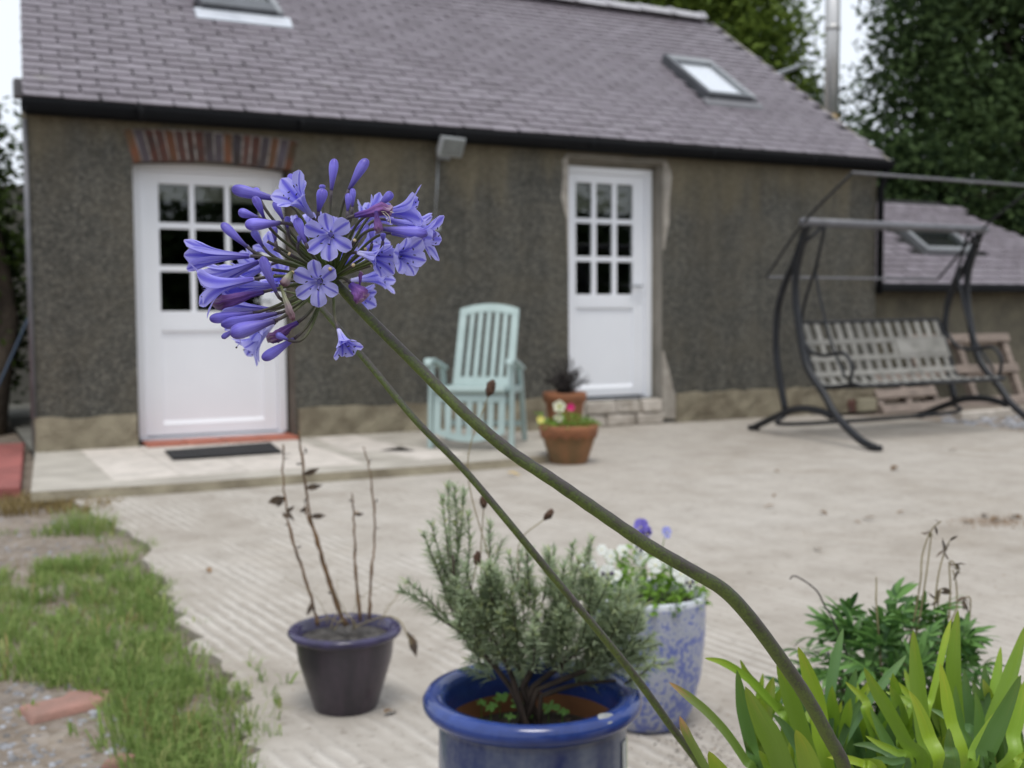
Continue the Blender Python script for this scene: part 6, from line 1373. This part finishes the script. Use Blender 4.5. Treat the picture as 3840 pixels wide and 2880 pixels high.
leaves = [
    (c2([(560, 1160), (640, 1330), (730, 1500), (800, 1680), (880, 1860)]), 104, 1.10, 1.18, 'leafA'), (c2([(510, 1060), (545, 1300), (590, 1500), (640, 1700)]), 62, 1.18, 1.22, 'leafC'),
    (c2([(108, 1135), (220, 1220), (330, 1310), (450, 1440), (560, 1600), (620, 1700)]), 46, 1.14, 1.2, 'leafD'), (c2([(172, 1335), (215, 1440), (270, 1540), (350, 1680), (470, 1850)]), 40, 1.1, 1.2, 'leafD'),
    (c2([(748, 1015), (810, 1180), (880, 1380), (970, 1680)]), 78, 1.22, 1.26, 'leafA'), (c2([(873, 925), (930, 1080), (990, 1300), (1050, 1690)]), 80, 1.25, 1.28, 'leafB'),
    (c2([(320, 992), (420, 1015), (520, 1070), (640, 1170), (760, 1300), (850, 1420)]), 34, 1.28, 1.3, 'leafA'), (c2([(530, 1000), (580, 1100), (680, 1220), (800, 1400)]), 42, 1.3, 1.3, 'leafA'),
    (c2([(860, 1415), (905, 1520), (960, 1680), (1040, 1880)]), 96, 1.06, 1.14, 'leafB'), (c2([(345, 1543), (395, 1630), (470, 1740), (580, 1880)]), 76, 1.06, 1.16, 'leafB'), (c2([(560, 1480), (600, 1580), (660, 1720)]), 60, 1.2, 1.22, 'leafC'), (c2([(640, 1540), (690, 1620), (760, 1740)]), 60, 1.14, 1.18, 'leafA'),
    (c2([(1140, 815), (1105, 960), (1070, 1150), (1055, 1350), (1060, 1650)]), 46, 1.42, 1.4, 'leafE'), (c2([(1515, 975), (1420, 1090), (1290, 1250), (1170, 1440), (1090, 1650)]), 40, 1.4, 1.38, 'leafE'), (c2([(1280, 1190), (1200, 1320), (1130, 1480), (1085, 1660)]), 34, 1.35, 1.35, 'leafE'),
    (c2([(720, 1320), (800, 1400), (860, 1500), (960, 1660)]), 44, 1.2, 1.22, 'leafE'), (c2([(1050, 1580), (1150, 1590), (1260, 1620), (1350, 1680)]), 34, 1.12, 1.14, 'leafB'),
    (c6([(512, 858), (600, 1020), (720, 1220), (840, 1440), (960, 1700)]), 62, 1.2, 1.24, 'leafA'), (c6([(902, 558), (915, 800), (940, 1050), (980, 1400), (1010, 1700)]), 76, 1.26, 1.28, 'leafA'),
    (c6([(866, 1040), (940, 1180), (1020, 1400), (1100, 1700)]), 70, 1.16, 1.18, 'leafB'), (c6([(1262, 400), (1240, 640), (1230, 900), (1260, 1300), (1290, 1700)]), 74, 1.3, 1.3, 'leafA'),
    (c6([(1205, 470), (1150, 680), (1105, 880), (1050, 1100), (1010, 1300)]), 30, 1.31, 1.3, 'leafB'), (c6([(1118, 818), (1150, 1000), (1200, 1280), (1300, 1700)]), 58, 1.2, 1.2, 'leafB'),
    (c6([(1188, 1342), (1195, 1480), (1205, 1700)]), 78, 1.08, 1.1, 'leafC'), (c6([(1764, 918), (1690, 1100), (1600, 1300), (1480, 1560), (1420, 1700)]), 98, 1.12, 1.15, 'leafC'),
    (c6([(1552, 1218), (1470, 1380), (1390, 1540), (1330, 1700)]), 56, 1.15, 1.16, 'leafA'), (c6([(1472, 828), (1470, 1000), (1470, 1200), (1440, 1500)]), 52, 1.36, 1.36, 'leafE'), (c6([(1602, 690), (1580, 900), (1550, 1100), (1500, 1400)]), 54, 1.38, 1.36, 'leafA'),
    (c6([(1800, 520), (1740, 740), (1660, 980), (1540, 1280), (1480, 1500)]), 72, 1.3, 1.3, 'leafA'), (c6([(1240, 1000), (1250, 1150), (1275, 1350), (1300, 1600)]), 48, 1.24, 1.24, 'leafC'), (c6([(1398, 1050), (1425, 1200), (1430, 1400), (1400, 1650)]), 46, 1.26, 1.26, 'leafC'),
    (c6([(1310, 868), (1330, 1050), (1345, 1300), (1350, 1660)]), 50, 1.33, 1.32, 'leafE'), (c6([(1030, 1180), (1150, 1240), (1290, 1330), (1420, 1450)]), 40, 1.3, 1.28, 'leafE'), (c6([(680, 1050), (780, 1090), (880, 1150), (960, 1260)]), 34, 1.36, 1.34, 'leafA'), (c6([(708, 940), (780, 990), (860, 1070), (930, 1200)]), 30, 1.38, 1.36, 'leafB'),
    (c6([(1810, 930), (1760, 1150), (1700, 1380), (1600, 1680)]), 60, 1.2, 1.2, 'leafA'), (c6([(1830, 1520), (1740, 1590), (1640, 1690)]), 46, 1.12, 1.14, 'leafA'), (c6([(360, 970), (440, 1040), (520, 1120), (600, 1300)]), 36, 1.36, 1.34, 'leafB'), (c6([(520, 1400), (640, 1470), (760, 1530), (860, 1640)]), 34, 1.22, 1.2, 'leafA'),
    (c6([(210, 1575), (330, 1570), (470, 1610), (660, 1680)]), 40, 1.14, 1.15, 'leafB'), (c6([(510, 1620), (620, 1590), (730, 1610), (850, 1680)]), 30, 1.2, 1.2, 'leafE'), (c6([(420, 1470), (560, 1480), (700, 1540), (800, 1660)]), 34, 1.26, 1.24, 'leafE'), (c6([(560, 1180), (640, 1350), (720, 1500), (760, 1650)]), 44, 1.3, 1.28, 'leafC'), (c6([(430, 900), (440, 980), (480, 1120), (540, 1300)]), 24, 1.4, 1.38, 'leafA')]
for pts, w_, a_, b_, mt in leaves: strap_l(pts, w_, a_, b_, mt)
for i in range(100):                     # inner leaves low in the clump
    u = random.uniform(2850, 3850); v = random.uniform(2500, 2860); strap_l([(u, v), (u + random.uniform(-60, 60), v + 150), (u + random.uniform(-60, 60), v + 320)], random.uniform(40, 70), random.uniform(1.3, 1.5), 1.45, random.choice(['leafC', 'leafB', 'leafE', 'leafA']))

# ---- leafy plant behind the agapanthus
bd2 = 2.02; bb = at(3330, 2800, bd2); bb = Vector((bb.x, bb.y, 0.001)); BH = 0.28
hidden_pot(bb, 0.17, BH, 'terracotta tub holding the dark divided-leaf plant')
bush = thing('leafy_plant', Vector((bb.x, bb.y, BH * 0.93)), 'dark green bushy plant with divided leaves and dry brown flower stalks', 'plant')
bbase = Vector((bb.x, bb.y, BH * 0.93))
def compound(p, d, size, nl):
    q = MB(M['bushleaf']); d = Vector(d).normalized(); upn = (Vector((0, 0, 1)) + rvec() * 0.4); sd_ = d.cross(upn).normalized(); nn = sd_.cross(d)
    q.tube([p, p + d * size * 0.55], 0.0009, 4)
    for i in range(nl):
        t = i / (nl - 1) * 2 - 1; dd_ = (d * math.cos(t * 1.25) + sd_ * math.sin(t * 1.25)).normalized(); o = p + d * size * (0.5 - 0.25 * abs(t))
        q.leaf(o, dd_ + nn * random.uniform(-0.15, 0.15), nn, size * random.uniform(0.55, 0.8) * (1 - 0.25 * abs(t)), size * random.uniform(0.13, 0.20), 0, random.uniform(0.2, 0.7), ((0, 0.25), (0.25, 0.85), (0.5, 1), (0.8, 0.72), (1, 0.12)))
    return q.build('leaf', bush, smooth=True)
for i in range(340):
    th = random.uniform(0, 2 * math.pi); ph = math.acos(random.uniform(-0.7, 1)); rr = random.uniform(0.03, 1.0) ** 0.5
    dn = Vector((math.sin(ph) * math.cos(th), math.sin(ph) * math.sin(th), math.cos(ph))); cc = at(3330, 2610, bd2)
    p = cc + Vector((dn.x * 0.165, dn.y * 0.15, dn.z * 0.155)) * rr
    compound(p, dn + Vector((0, 0, 0.05)) + rvec() * 0.75, random.uniform(0.045, 0.074), random.choice([5, 7, 7]))
for i in range(12):
    th = random.uniform(0, 6.28); e = at(3330, 2560, bd2) + Vector((math.cos(th) * 0.11, math.sin(th) * 0.1, random.uniform(-0.05, 0.08))); q = MB(M['pedicel']); q.tube(crom([bbase + Vector((math.cos(th) * 0.03, math.sin(th) * 0.03, -0.002)), lerp(bbase, e, 0.5) + rvec() * 0.02, e], 4), 0.002, 5); q.build('stem', bush, smooth=True)
for pts in ([(2240 + 1580 / 1.0, 0)],): pass
for pts, k2 in ((((1575, 690), (1600, 520), (1610, 380), (1660, 240), (1720, 180)), 1), (((1600, 720), (1630, 520), (1655, 330), (1665, 250)), 0), (((1680, 700), (1705, 500), (1740, 370), (1770, 300)), 1), (((1770, 740), (1775, 560), (1770, 440), (1790, 420), (1830, 490)), 1), (((1690, 800), (1705, 650), (1720, 580)), 1), (((1880, 960), (1885, 800), (1895, 650), (1870, 630), (1850, 680)), 1), (((1815, 700), (1812, 560), (1790, 470)), 0), (((1080, 760), (1030, 680), (990, 600), (920, 540), (850, 505), (825, 525)), 0), (((1335, 640), (1338, 560), (1337, 510)), 0)):
    pp_ = c2(pts); P = crom([at(u, v, bd2 + random.uniform(-0.01, 0.01)) for u, v in pp_], 5); P = crom([lerp(bbase, P[0], 0.05), P[0]], 4)[:-1] + P
    q = MB(M['stalk'] if not (pts[0][0] == 1080) else M['twigdark'], M['dryleaf']); q.tube(P, interp([0.0018, 0.0011], len(P)), 5)
    if k2:
        for j in range(7):
            p = P[-1 - random.randint(0, 5)]; q.leaf(p, rvec() + Vector((0, 0, -0.6)), rvec(), random.uniform(0.012, 0.026), random.uniform(0.004, 0.009), 1, 0.4)
    q.build('dry_stalk', bush, smooth=True)

# ================================================================== GROUND COVER
def inside(poly_, x, y):
    c = False; j = len(poly_) - 1
    for i in range(len(poly_)):
        if (poly_[i][1] > y) != (poly_[j][1] > y) and x < (poly_[j][0] - poly_[i][0]) * (y - poly_[i][1]) / (poly_[j][1] - poly_[i][1]) + poly_[i][0]: c = not c
        j = i
    return c
def blades(tufts, mat, name, label, cat='grass'):
    V = []; Fq = []; nv = 0
    for (cx, cy_, cz, rad, hgt, nb, lean) in tufts:
        for i in range(nb):
            a = random.uniform(0, 6.28); rr = rad * math.sqrt(random.random()); b = Vector((cx + rr * math.cos(a), cy_ + rr * math.sin(a), cz)); h = hgt * random.uniform(0.45, 1.1)
            la_ = random.uniform(0, 6.28); ln = lean * random.uniform(0.2, 1.0) * h; ld_ = Vector((math.cos(la_) * 0.5 + math.cos(a) * 0.6, math.sin(la_) * 0.5 + math.sin(a) * 0.6, 0)) * ln
            wd_ = random.uniform(0.0010, 0.0026); sv = Vector((-math.sin(la_ + 1), math.cos(la_ + 1), 0)) * (wd_ * (2.2 if random.random() < 0.12 else 1))
            m1 = b + ld_ * 0.3 + Vector((0, 0, h * 0.6)); t1 = b + ld_ + Vector((0, 0, h * (1 - 0.25 * lean)))
            V += [b - sv, b + sv, m1 + sv * 0.8, m1 - sv * 0.8, t1 + sv * 0.1, t1 - sv * 0.1]; Fq += [(nv, nv + 1, nv + 2, nv + 3), (nv + 3, nv + 2, nv + 4, nv + 5)]; nv += 6
    o = np_mesh(name, [tuple(v) for v in V], Fq, [mat]); stuff(o); return tag(o, label, cat)
gp = [(-150, 2140), (200, 2110), (480, 2105), (590, 2180), (610, 2300), (640, 2440), (690, 2530), (760, 2640), (790, 2770), (770, 2920), (600, 3050), (500, 2860), (440, 2720), (400, 2610), (250, 2580), (80, 2560), (-150, 2560)]
tf = []
def thin(u, v): return math.sin(u * 0.013 + 1.3) * math.sin(v * 0.017 + 0.4) + 0.5 * math.sin(u * 0.031 + v * 0.027) > random.uniform(-1.3, 0.3)
while len(tf) < 430:
    u, v = random.uniform(-150, 970), random.uniform(2090, 3000)
    if inside(gp, u, v) and thin(u, v):
        p = gnd(u, v, -0.028); s_ = random.uniform(0.55, 1.35); tf.append((p.x, p.y, -0.028, 0.055 * s_, 0.070 * s_ * random.uniform(0.6, 1.4), 34, 1.25))
for u, v, r_, h, nb in ((300, 1990, 0.13, 0.15, 160), (360, 2000, 0.10, 0.14, 120), (240, 2000, 0.10, 0.10, 70), (170, 2010, 0.08, 0.07, 40), (420, 2070, 0.05, 0.06, 20), (340, 2070, 0.04, 0.05, 12), (30, 2010, 0.06, 0.05, 20), (300, 2750, 0.03, 0.04, 12), (380, 2800, 0.03, 0.05, 12), (100, 2680, 0.03, 0.05, 10)):
    p = gnd(u, v, -0.028); tf.append((p.x, p.y, -0.028, r_, h, nb, 1.0))
for i in range(90):
    j_ = random.randint(1, 8); u, v = edge_px[j_][0] + random.gauss(-60, 40), edge_px[j_][1] + random.uniform(-70, 70); p = gnd(u, v, 0.0); tf.append((p.x, p.y, -0.02, 0.035, random.uniform(0.05, 0.10), 12, 1.3))
for i in range(40):
    u, v = random.uniform(700, 1060), random.uniform(2480, 2860); p = gnd(u, v, 0.0); tf.append((p.x, p.y, 0.001, 0.02, 0.05, 4, 1.3))
blades(tf, M['grass'], 'grass', 'green grass and weeds growing in the soil beside the concrete')
tf = []
for i in range(70):
    u = random.uniform(-60, 420); v = random.uniform(1862, 1935); p = gnd(u, v, -0.028); tf.append((p.x, p.y, -0.028, 0.07, 0.075, 22, 1.1))
for i in range(120):
    u, v = random.uniform(-100, 900), random.uniform(2120, 2880)
    if inside(gp, u, v): p = gnd(u, v, -0.028); tf.append((p.x, p.y, -0.028, 0.03, 0.11, 3, 0.9))
blades(tf, M['drygrass'], 'dry_grass', 'straw-coloured dry grass along the end of the door apron')
# pebbles in the soil
def pebbles(name, n, region, zz, smin, smax, mat, label, cat):
    V = []; Fq = []; nv = 0
    base_ = [(1, 0, 0), (0, 1, 0), (-1, 0, 0), (0, -1, 0), (0, 0, 1), (0, 0, -0.4)]
    while n > 0:
        u, v = region(); p = gnd(u, v, zz); s = random.uniform(smin, smax) * random.uniform(0.5, 1); a = random.uniform(0, 6.28); sx_, sy_, sz_ = s * random.uniform(0.7, 1.3), s * random.uniform(0.5, 1), s * random.uniform(0.3, 0.6)
        for x, y, z in ((0.7, 0.7, 0), (-0.7, 0.7, 0), (-0.7, -0.7, 0), (0.7, -0.7, 0), (0.4, 0.4, 1), (-0.4, 0.4, 0.9), (-0.45, -0.4, 1), (0.4, -0.45, 0.85)):
            x *= sx_ * random.uniform(0.8, 1.2); y *= sy_ * random.uniform(0.8, 1.2); V.append((p.x + x * math.cos(a) - y * math.sin(a), p.y + x * math.sin(a) + y * math.cos(a), zz - 0.001 + z * sz_))
        Fq += [(nv + 4, nv + 5, nv + 6, nv + 7), (nv, nv + 1, nv + 5, nv + 4), (nv + 1, nv + 2, nv + 6, nv + 5), (nv + 2, nv + 3, nv + 7, nv + 6), (nv + 3, nv, nv + 4, nv + 7)]; nv += 8; n -= 1
    o = np_mesh(name, V, Fq, [mat]); stuff(o); return tag(o, label, cat)
def soil_region():
    while True:
        u, v = random.uniform(-200, 700), random.uniform(1950, 3050)
        if v < 2120 or v > 2560 or u < 0:
            if u < 380 + (v - 1950) * 0.5: return u, v
pebbles('gravel', 620, soil_region, -0.03, 0.006, 0.022, M['stone'], 'loose grey gravel on the bare soil beside the grass', 'gravel')
pebbles('rubble', 260, lambda: (random.uniform(3520, 3960), random.uniform(1556, 1606)), -0.03, 0.02, 0.06, M['stone'], 'pale blue-grey rubble at the far edge of the concrete', 'rubble')
pebbles('soil_crumbs', 420, lambda: (random.gauss(2640, 90), random.gauss(2830, 60)), 0.0, 0.002, 0.007, M['crumb'], 'dark soil crumbs spilled beside the speckled pot', 'soil')
pebbles('dirt_patch', 500, lambda: (random.gauss(3720, 75), random.gauss(1958, 11)), 0.0, 0.003, 0.012, M['fallen'], 'brown crumbled leaf dirt on the open concrete', 'dirt')
pebbles('moss_crumbs', 520, lambda: (random.uniform(700, 3800), random.uniform(1720, 2850)), 0.0, 0.002, 0.006, M['fallen'], 'scattered specks of dirt over the concrete yard', 'dirt')
def wall_foot(x0, x1, z):
    def f(): u, v, _ = proj((random.uniform(x0, x1), random.uniform(-0.10, -0.045), z)); return u, v
    return f
pebbles('wall_foot_dirt', 260, wall_foot(6.1, 8.6, 0.0), 0.0, 0.004, 0.014, M['crumb'], 'dark dirt gathered along the foot of the wall beside the narrow door', 'dirt')
pebbles('wall_foot_dirt', 260, wall_foot(0.7, 4.2, PZ), PZ, 0.003, 0.010, M['crumb'], 'dark dirt gathered where the apron meets the cottage wall', 'dirt')
# broken bricks in the grass
for (u, v), s, rz, lab in (((230, 2650), (0.115, 0.07, 0.022), 0.3, 'pinkish broken brick half buried in front of the grass'), ((340, 2605), (0.08, 0.05, 0.016), -0.3, 'small pinkish brick shard behind the broken brick'), ((450, 2850), (0.04, 0.03, 0.02), 0.8, 'tan stone chip on bare soil beside the grass')):
    p = gnd(u, v, -0.02); o = thing('broken_brick', Vector((p.x, p.y, -0.03)), lab, 'brick'); o.rotation_euler = (0, 0, rz)
    q = MB(M['brickfrag']); j = lambda: random.uniform(0.75, 1.1)
    q.hexa([(-s[0] * j(), -s[1] * j(), -0.004), (s[0] * j(), -s[1] * j(), -0.004), (s[0] * j(), s[1] * j(), -0.004), (-s[0] * j(), s[1] * j(), -0.004), (-s[0] * 0.85 * j(), -s[1] * 0.9 * j(), s[2] * j()), (s[0] * 0.85 * j(), -s[1] * 0.9 * j(), s[2] * j()), (s[0] * 0.8 * j(), s[1] * 0.9 * j(), s[2] * j()), (-s[0] * 0.85 * j(), s[1] * 0.8 * j(), s[2] * j())]); q.build('fragment', o, org=(0, 0, 0), bevel=0.008)
# fallen leaves
def fallen(u, v, L, mat, lab, grp=None):
    p = gnd(u, v, 0.0); q = MB(mat); a = random.uniform(0, 6.28); q.leaf((0, 0, 0), (math.cos(a), math.sin(a), 0.12), (0, 0, 1), L, L * 0.5, 0, 0.35); zmin = min(x[2] for x in q.v)
    q.v = [(x[0], x[1], x[2] - zmin + 0.001) for x in q.v]; o = q.build('fallen_leaf', org=(0, 0, 0), smooth=True); o.location = p; tag(o, lab, 'leaf', grp)
fallen(1900, 1785, 0.09, M['fallenyellow'], 'yellow fallen leaf on the concrete in front of the apron')
GL = 'small brown dead leaf lying alone on the bare ribbed concrete'
for u, v, L in ((2905, 1905, 0.06), (3070, 1925, 0.06), (3285, 1953, 0.07), (3395, 1925, 0.05), (3200, 1960, 0.04), (3080, 2070, 0.05), (2900, 1770, 0.05), (1340, 1925, 0.04), (780, 2140, 0.05), (2905, 1860, 0.04)): fallen(u, v, L, M['fallen'], GL, 'dead leaves on the concrete')
for u, v, L in ((3700, 1945, 0.08), (3755, 1952, 0.07), (3650, 1965, 0.06), (3790, 1945, 0.06), (3820, 1940, 0.06)): fallen(u, v, L, M['fallen'], 'brown dead leaf caught in the patch of crumbled leaf dirt', 'dead leaves in the dirt patch')
fallen(3365, 1760, 0.10, M['fallen'], 'large curled dead leaf on the concrete in front of the swing')
fallen(3590, 1695, 0.07, M['fallen'], 'ochre dead leaf on the concrete between the swing and the rubble')
fallen(1440, 2690, 0.05, M['fallen'], 'small dead leaf at the foot of the aubergine pot')

# ================================================================== TREES
def tree(name, label, blobs, trunk, mats, nleaf, lsize, seed, limbs=8, clump=True):
    rg = np.random.default_rng(seed); base_ = Vector(trunk[0]); o = thing(name, base_, label, 'tree')
    q = MB(M['bark']); tp = crom([Vector(p) for p in trunk], 5); q.tube(tp, interp([0.20, 0.14, 0.06], len(tp)), 10)
    for i in range(limbs):
        bl = blobs[i % len(blobs)]; e = Vector(bl[0]) + Vector(rg.normal(0, 0.35, 3)) * bl[1][0]; s = tp[int(len(tp) * rg.uniform(0.5, 0.95))]; q.tube(crom([s, lerp(s, e, 0.5) + Vector((0, 0, 0.3)), e], 4), interp([0.06, 0.015], 9), 6)
    q.build('trunk', o, smooth=True)
    cs = []
    vol = sum(b[1][0] * b[1][1] * b[1][2] for b in blobs)
    for c, r_ in blobs:
        nc = max(4, int(nleaf / 55 * r_[0] * r_[1] * r_[2] / vol)); d = rg.normal(size=(nc, 3)); d /= np.linalg.norm(d, axis=1)[:, None]
        rad = rg.uniform(0.25, 1.0, nc) ** 0.45 * rg.uniform(0.85, 1.12, nc); cs.append(np.asarray(c) + d * rad[:, None] * np.asarray(r_))
    cs = np.concatenate(cs); per = max(1, nleaf // len(cs)); ctr = np.repeat(cs, per, 0) + rg.normal(0, lsize * 2.6, (len(cs) * per, 3))
    n = len(ctr); a = rg.normal(size=(n, 3)); a[:, 2] *= 0.6; a /= np.linalg.norm(a, axis=1)[:, None]; b = rg.normal(size=(n, 3)); b -= (b * a).sum(1)[:, None] * a; b /= np.linalg.norm(b, axis=1)[:, None]
    s = lsize * rg.uniform(0.6, 1.25, n)[:, None]
    V = np.stack([ctr - a * s, ctr + b * s * 0.45, ctr + a * s, ctr - b * s * 0.45], 1).reshape(-1, 3); Fq = np.arange(n * 4).reshape(-1, 4)
    cr_ = np_mesh('crown', V, Fq, mats, o); return o
def B(u, v, dep, rx, ry, rz): p = at(u, v, dep); return (tuple(p), (rx, ry, rz))
def onground(u, dep): p = at(u, 1500, dep); return Vector((p.x, p.y, -0.05))
# big dark tree to the right
tg = onground(3900, 17.5)
tree('broadleaf_tree', 'tall dark green tree with sky showing through behind the annex', [B(3720, 120, 17.5, 1.9, 1.8, 1.4), B(3480, 80, 17.2, 0.95, 1.0, 0.8), B(3560, 430, 17.0, 1.15, 1.2, 1.0), B(3850, 520, 17.3, 1.7, 1.6, 1.2), B(3420, 330, 17.2, 0.75, 0.9, 0.75), B(3500, 660, 16.8, 1.25, 1.2, 0.7), B(3950, -100, 18, 2.0, 2.0, 1.6), B(3700, -250, 18, 2.0, 1.8, 1.3), B(4200, 300, 18, 2.0, 2.0, 2.2)],
     [tg, tg + Vector((0.1, 0, 1.5)), tg + Vector((-0.2, 0, 3.5)), tg + Vector((-0.3, 0, 5.4))], [M['tree1']], 62000, 0.075, 3)
tg = onground(3520, 16.2)
tree('evergreen_tree', 'low dense dark evergreen closing the view above the annex roof', [B(3440, 760, 16.2, 0.9, 1.0, 0.75), B(3650, 800, 16.4, 1.0, 1.0, 0.7), B(3880, 850, 16.6, 1.1, 1.1, 0.8), B(3300, 700, 16.4, 0.55, 0.8, 0.9), B(3350, 950, 16.4, 0.9, 1.0, 0.8), B(3800, 1050, 16.6, 1.3, 1.1, 0.9), B(4100, 900, 16.8, 1.1, 1.2, 1.0)],
     [tg, tg + Vector((0, 0, 1)), tg + Vector((0.1, 0, 2.0)), tg + Vector((0.1, 0, 2.8))], [M['tree1']], 34000, 0.075, 4)
tg = onground(2700, 19)
tree('yellowish_tree', 'yellow-green tree rising behind the roof ridge', [B(2700, 60, 19, 1.25, 1.2, 1.1), B(2880, 200, 18.8, 0.72, 0.9, 0.85), B(2560, -60, 19.2, 1.3, 1.2, 1.0), B(2780, 330, 18.8, 1.0, 1.0, 0.9), B(2960, 330, 18.6, 0.36, 0.6, 0.5), B(2300, -90, 19.5, 1.3, 1.2, 0.9), B(2800, -150, 19.2, 0.9, 1.0, 0.8)],
     [tg, tg + Vector((0, 0, 2)), tg + Vector((0.2, 0, 4)), tg + Vector((0.1, 0, 5.6))], [M['tree2']], 30000, 0.07, 5)
tg = onground(3060, 21)
tree('slender_tree', 'small dark tree low behind the steel flue', [B(3020, 420, 21, 0.35, 0.5, 0.6), B(3070, 560, 21, 0.6, 0.7, 0.8), B(3000, 520, 21, 0.4, 0.5, 0.5)],
     [tg, tg + Vector((0, 0, 2)), tg + Vector((0.1, 0, 3.4)), tg + Vector((0, 0, 4.3))], [M['tree1']], 6000, 0.06, 6, 5)
# ivy-clad bush at the left of the house
tg = Vector((0.36, 2.3, -0.04))
tree('ivy_bush', 'tall ivy-leaved bush beside the left end of the cottage', [((0.36, 2.6, 2.40), (0.36, 0.5, 0.48)), ((0.22, 2.7, 1.6), (0.46, 0.6, 0.6)), ((0.34, 2.8, 0.95), (0.40, 0.6, 0.55)), ((-0.3, 2.7, 1.9), (0.6, 0.7, 0.9)), ((-0.3, 2.8, 0.8), (0.7, 0.7, 0.8)), ((0.05, 2.6, 2.72), (0.25, 0.3, 0.28)), ((0.5, 3.6, 1.2), (0.28, 0.5, 0.9))],
     [tg, tg + Vector((0.10, 0.0, 0.5)), tg + Vector((0.22, 0.1, 1.1)), tg + Vector((0.10, 0.2, 2.2))], [M['tree3']], 34000, 0.05, 8, 6)
tg = Vector((-1.5, 7.5, -0.04))
tree('broadleaf_tree', 'dark backdrop tree behind the ivy-leaved bush', [((-1.0, 7.5, 1.2), (1.4, 1.2, 1.2)), ((0.4, 8.2, 1.0), (1.2, 1.0, 1.0)), ((-2.2, 7.5, 2.0), (1.2, 1.2, 1.4))], [tg, tg + Vector((0, 0, 1)), tg + Vector((0, 0, 2)), tg + Vector((0.1, 0, 2.5))], [M['tree1']], 14000, 0.075, 9, 5)
a, b = plane(172 / 1.728, 960 + 430 / 1.728, (0, 1.7, 0), (0, 1, 0)), plane(15, 960 + 760 / 1.728, (0, 1.5, 0), (0, 1, 0))
q = MB(M['bluepipe']); e = b + (b - a).normalized() * 0.9; e.z = max(e.z, -0.02)
dwn = (b - a); tt = (a.z + 0.02) / -dwn.z; q.tube([a - dwn * 0.15, a, b, a + dwn * tt], 0.011, 8); tag(q.build('water_pipe', org=Vector((b.x, b.y, 0)), smooth=True), 'blue plastic water pipe leaning beside the left corner of the cottage', 'pipe')

# unseen laurels added behind the viewpoint to darken what the door panes reflect
for i, lab in enumerate(('rounded unseen laurel added behind the viewpoint at the red-path end', 'middle unseen laurel added behind the viewpoint', 'broad unseen laurel added behind the viewpoint opposite the narrow door', 'tall unseen laurel added behind the viewpoint opposite the swing', 'end unseen laurel added behind the viewpoint beyond the swing')):
    cx = -1.0 + i * 4.6; tg = Vector((cx, -19.0, -0.04))
    tree('laurel', lab, [((cx - 0.8, -19, 1.2), (1.9, 1.2, 1.3)), ((cx + 1.2, -19.2, 1.4), (1.9, 1.2, 1.4)), ((cx + 0.1, -19.1, 2.3), (2.2, 1.3, 1.0)), ((cx - 1.4, -19.0, 2.9), (0.9, 1.0, 0.8))], [tg, tg + Vector((0, 0, 1)), tg + Vector((0.1, 0, 2.2)), tg + Vector((0.1, 0, 2.8))], [M['tree1']], 12000, 0.19, 20 + i, 5)
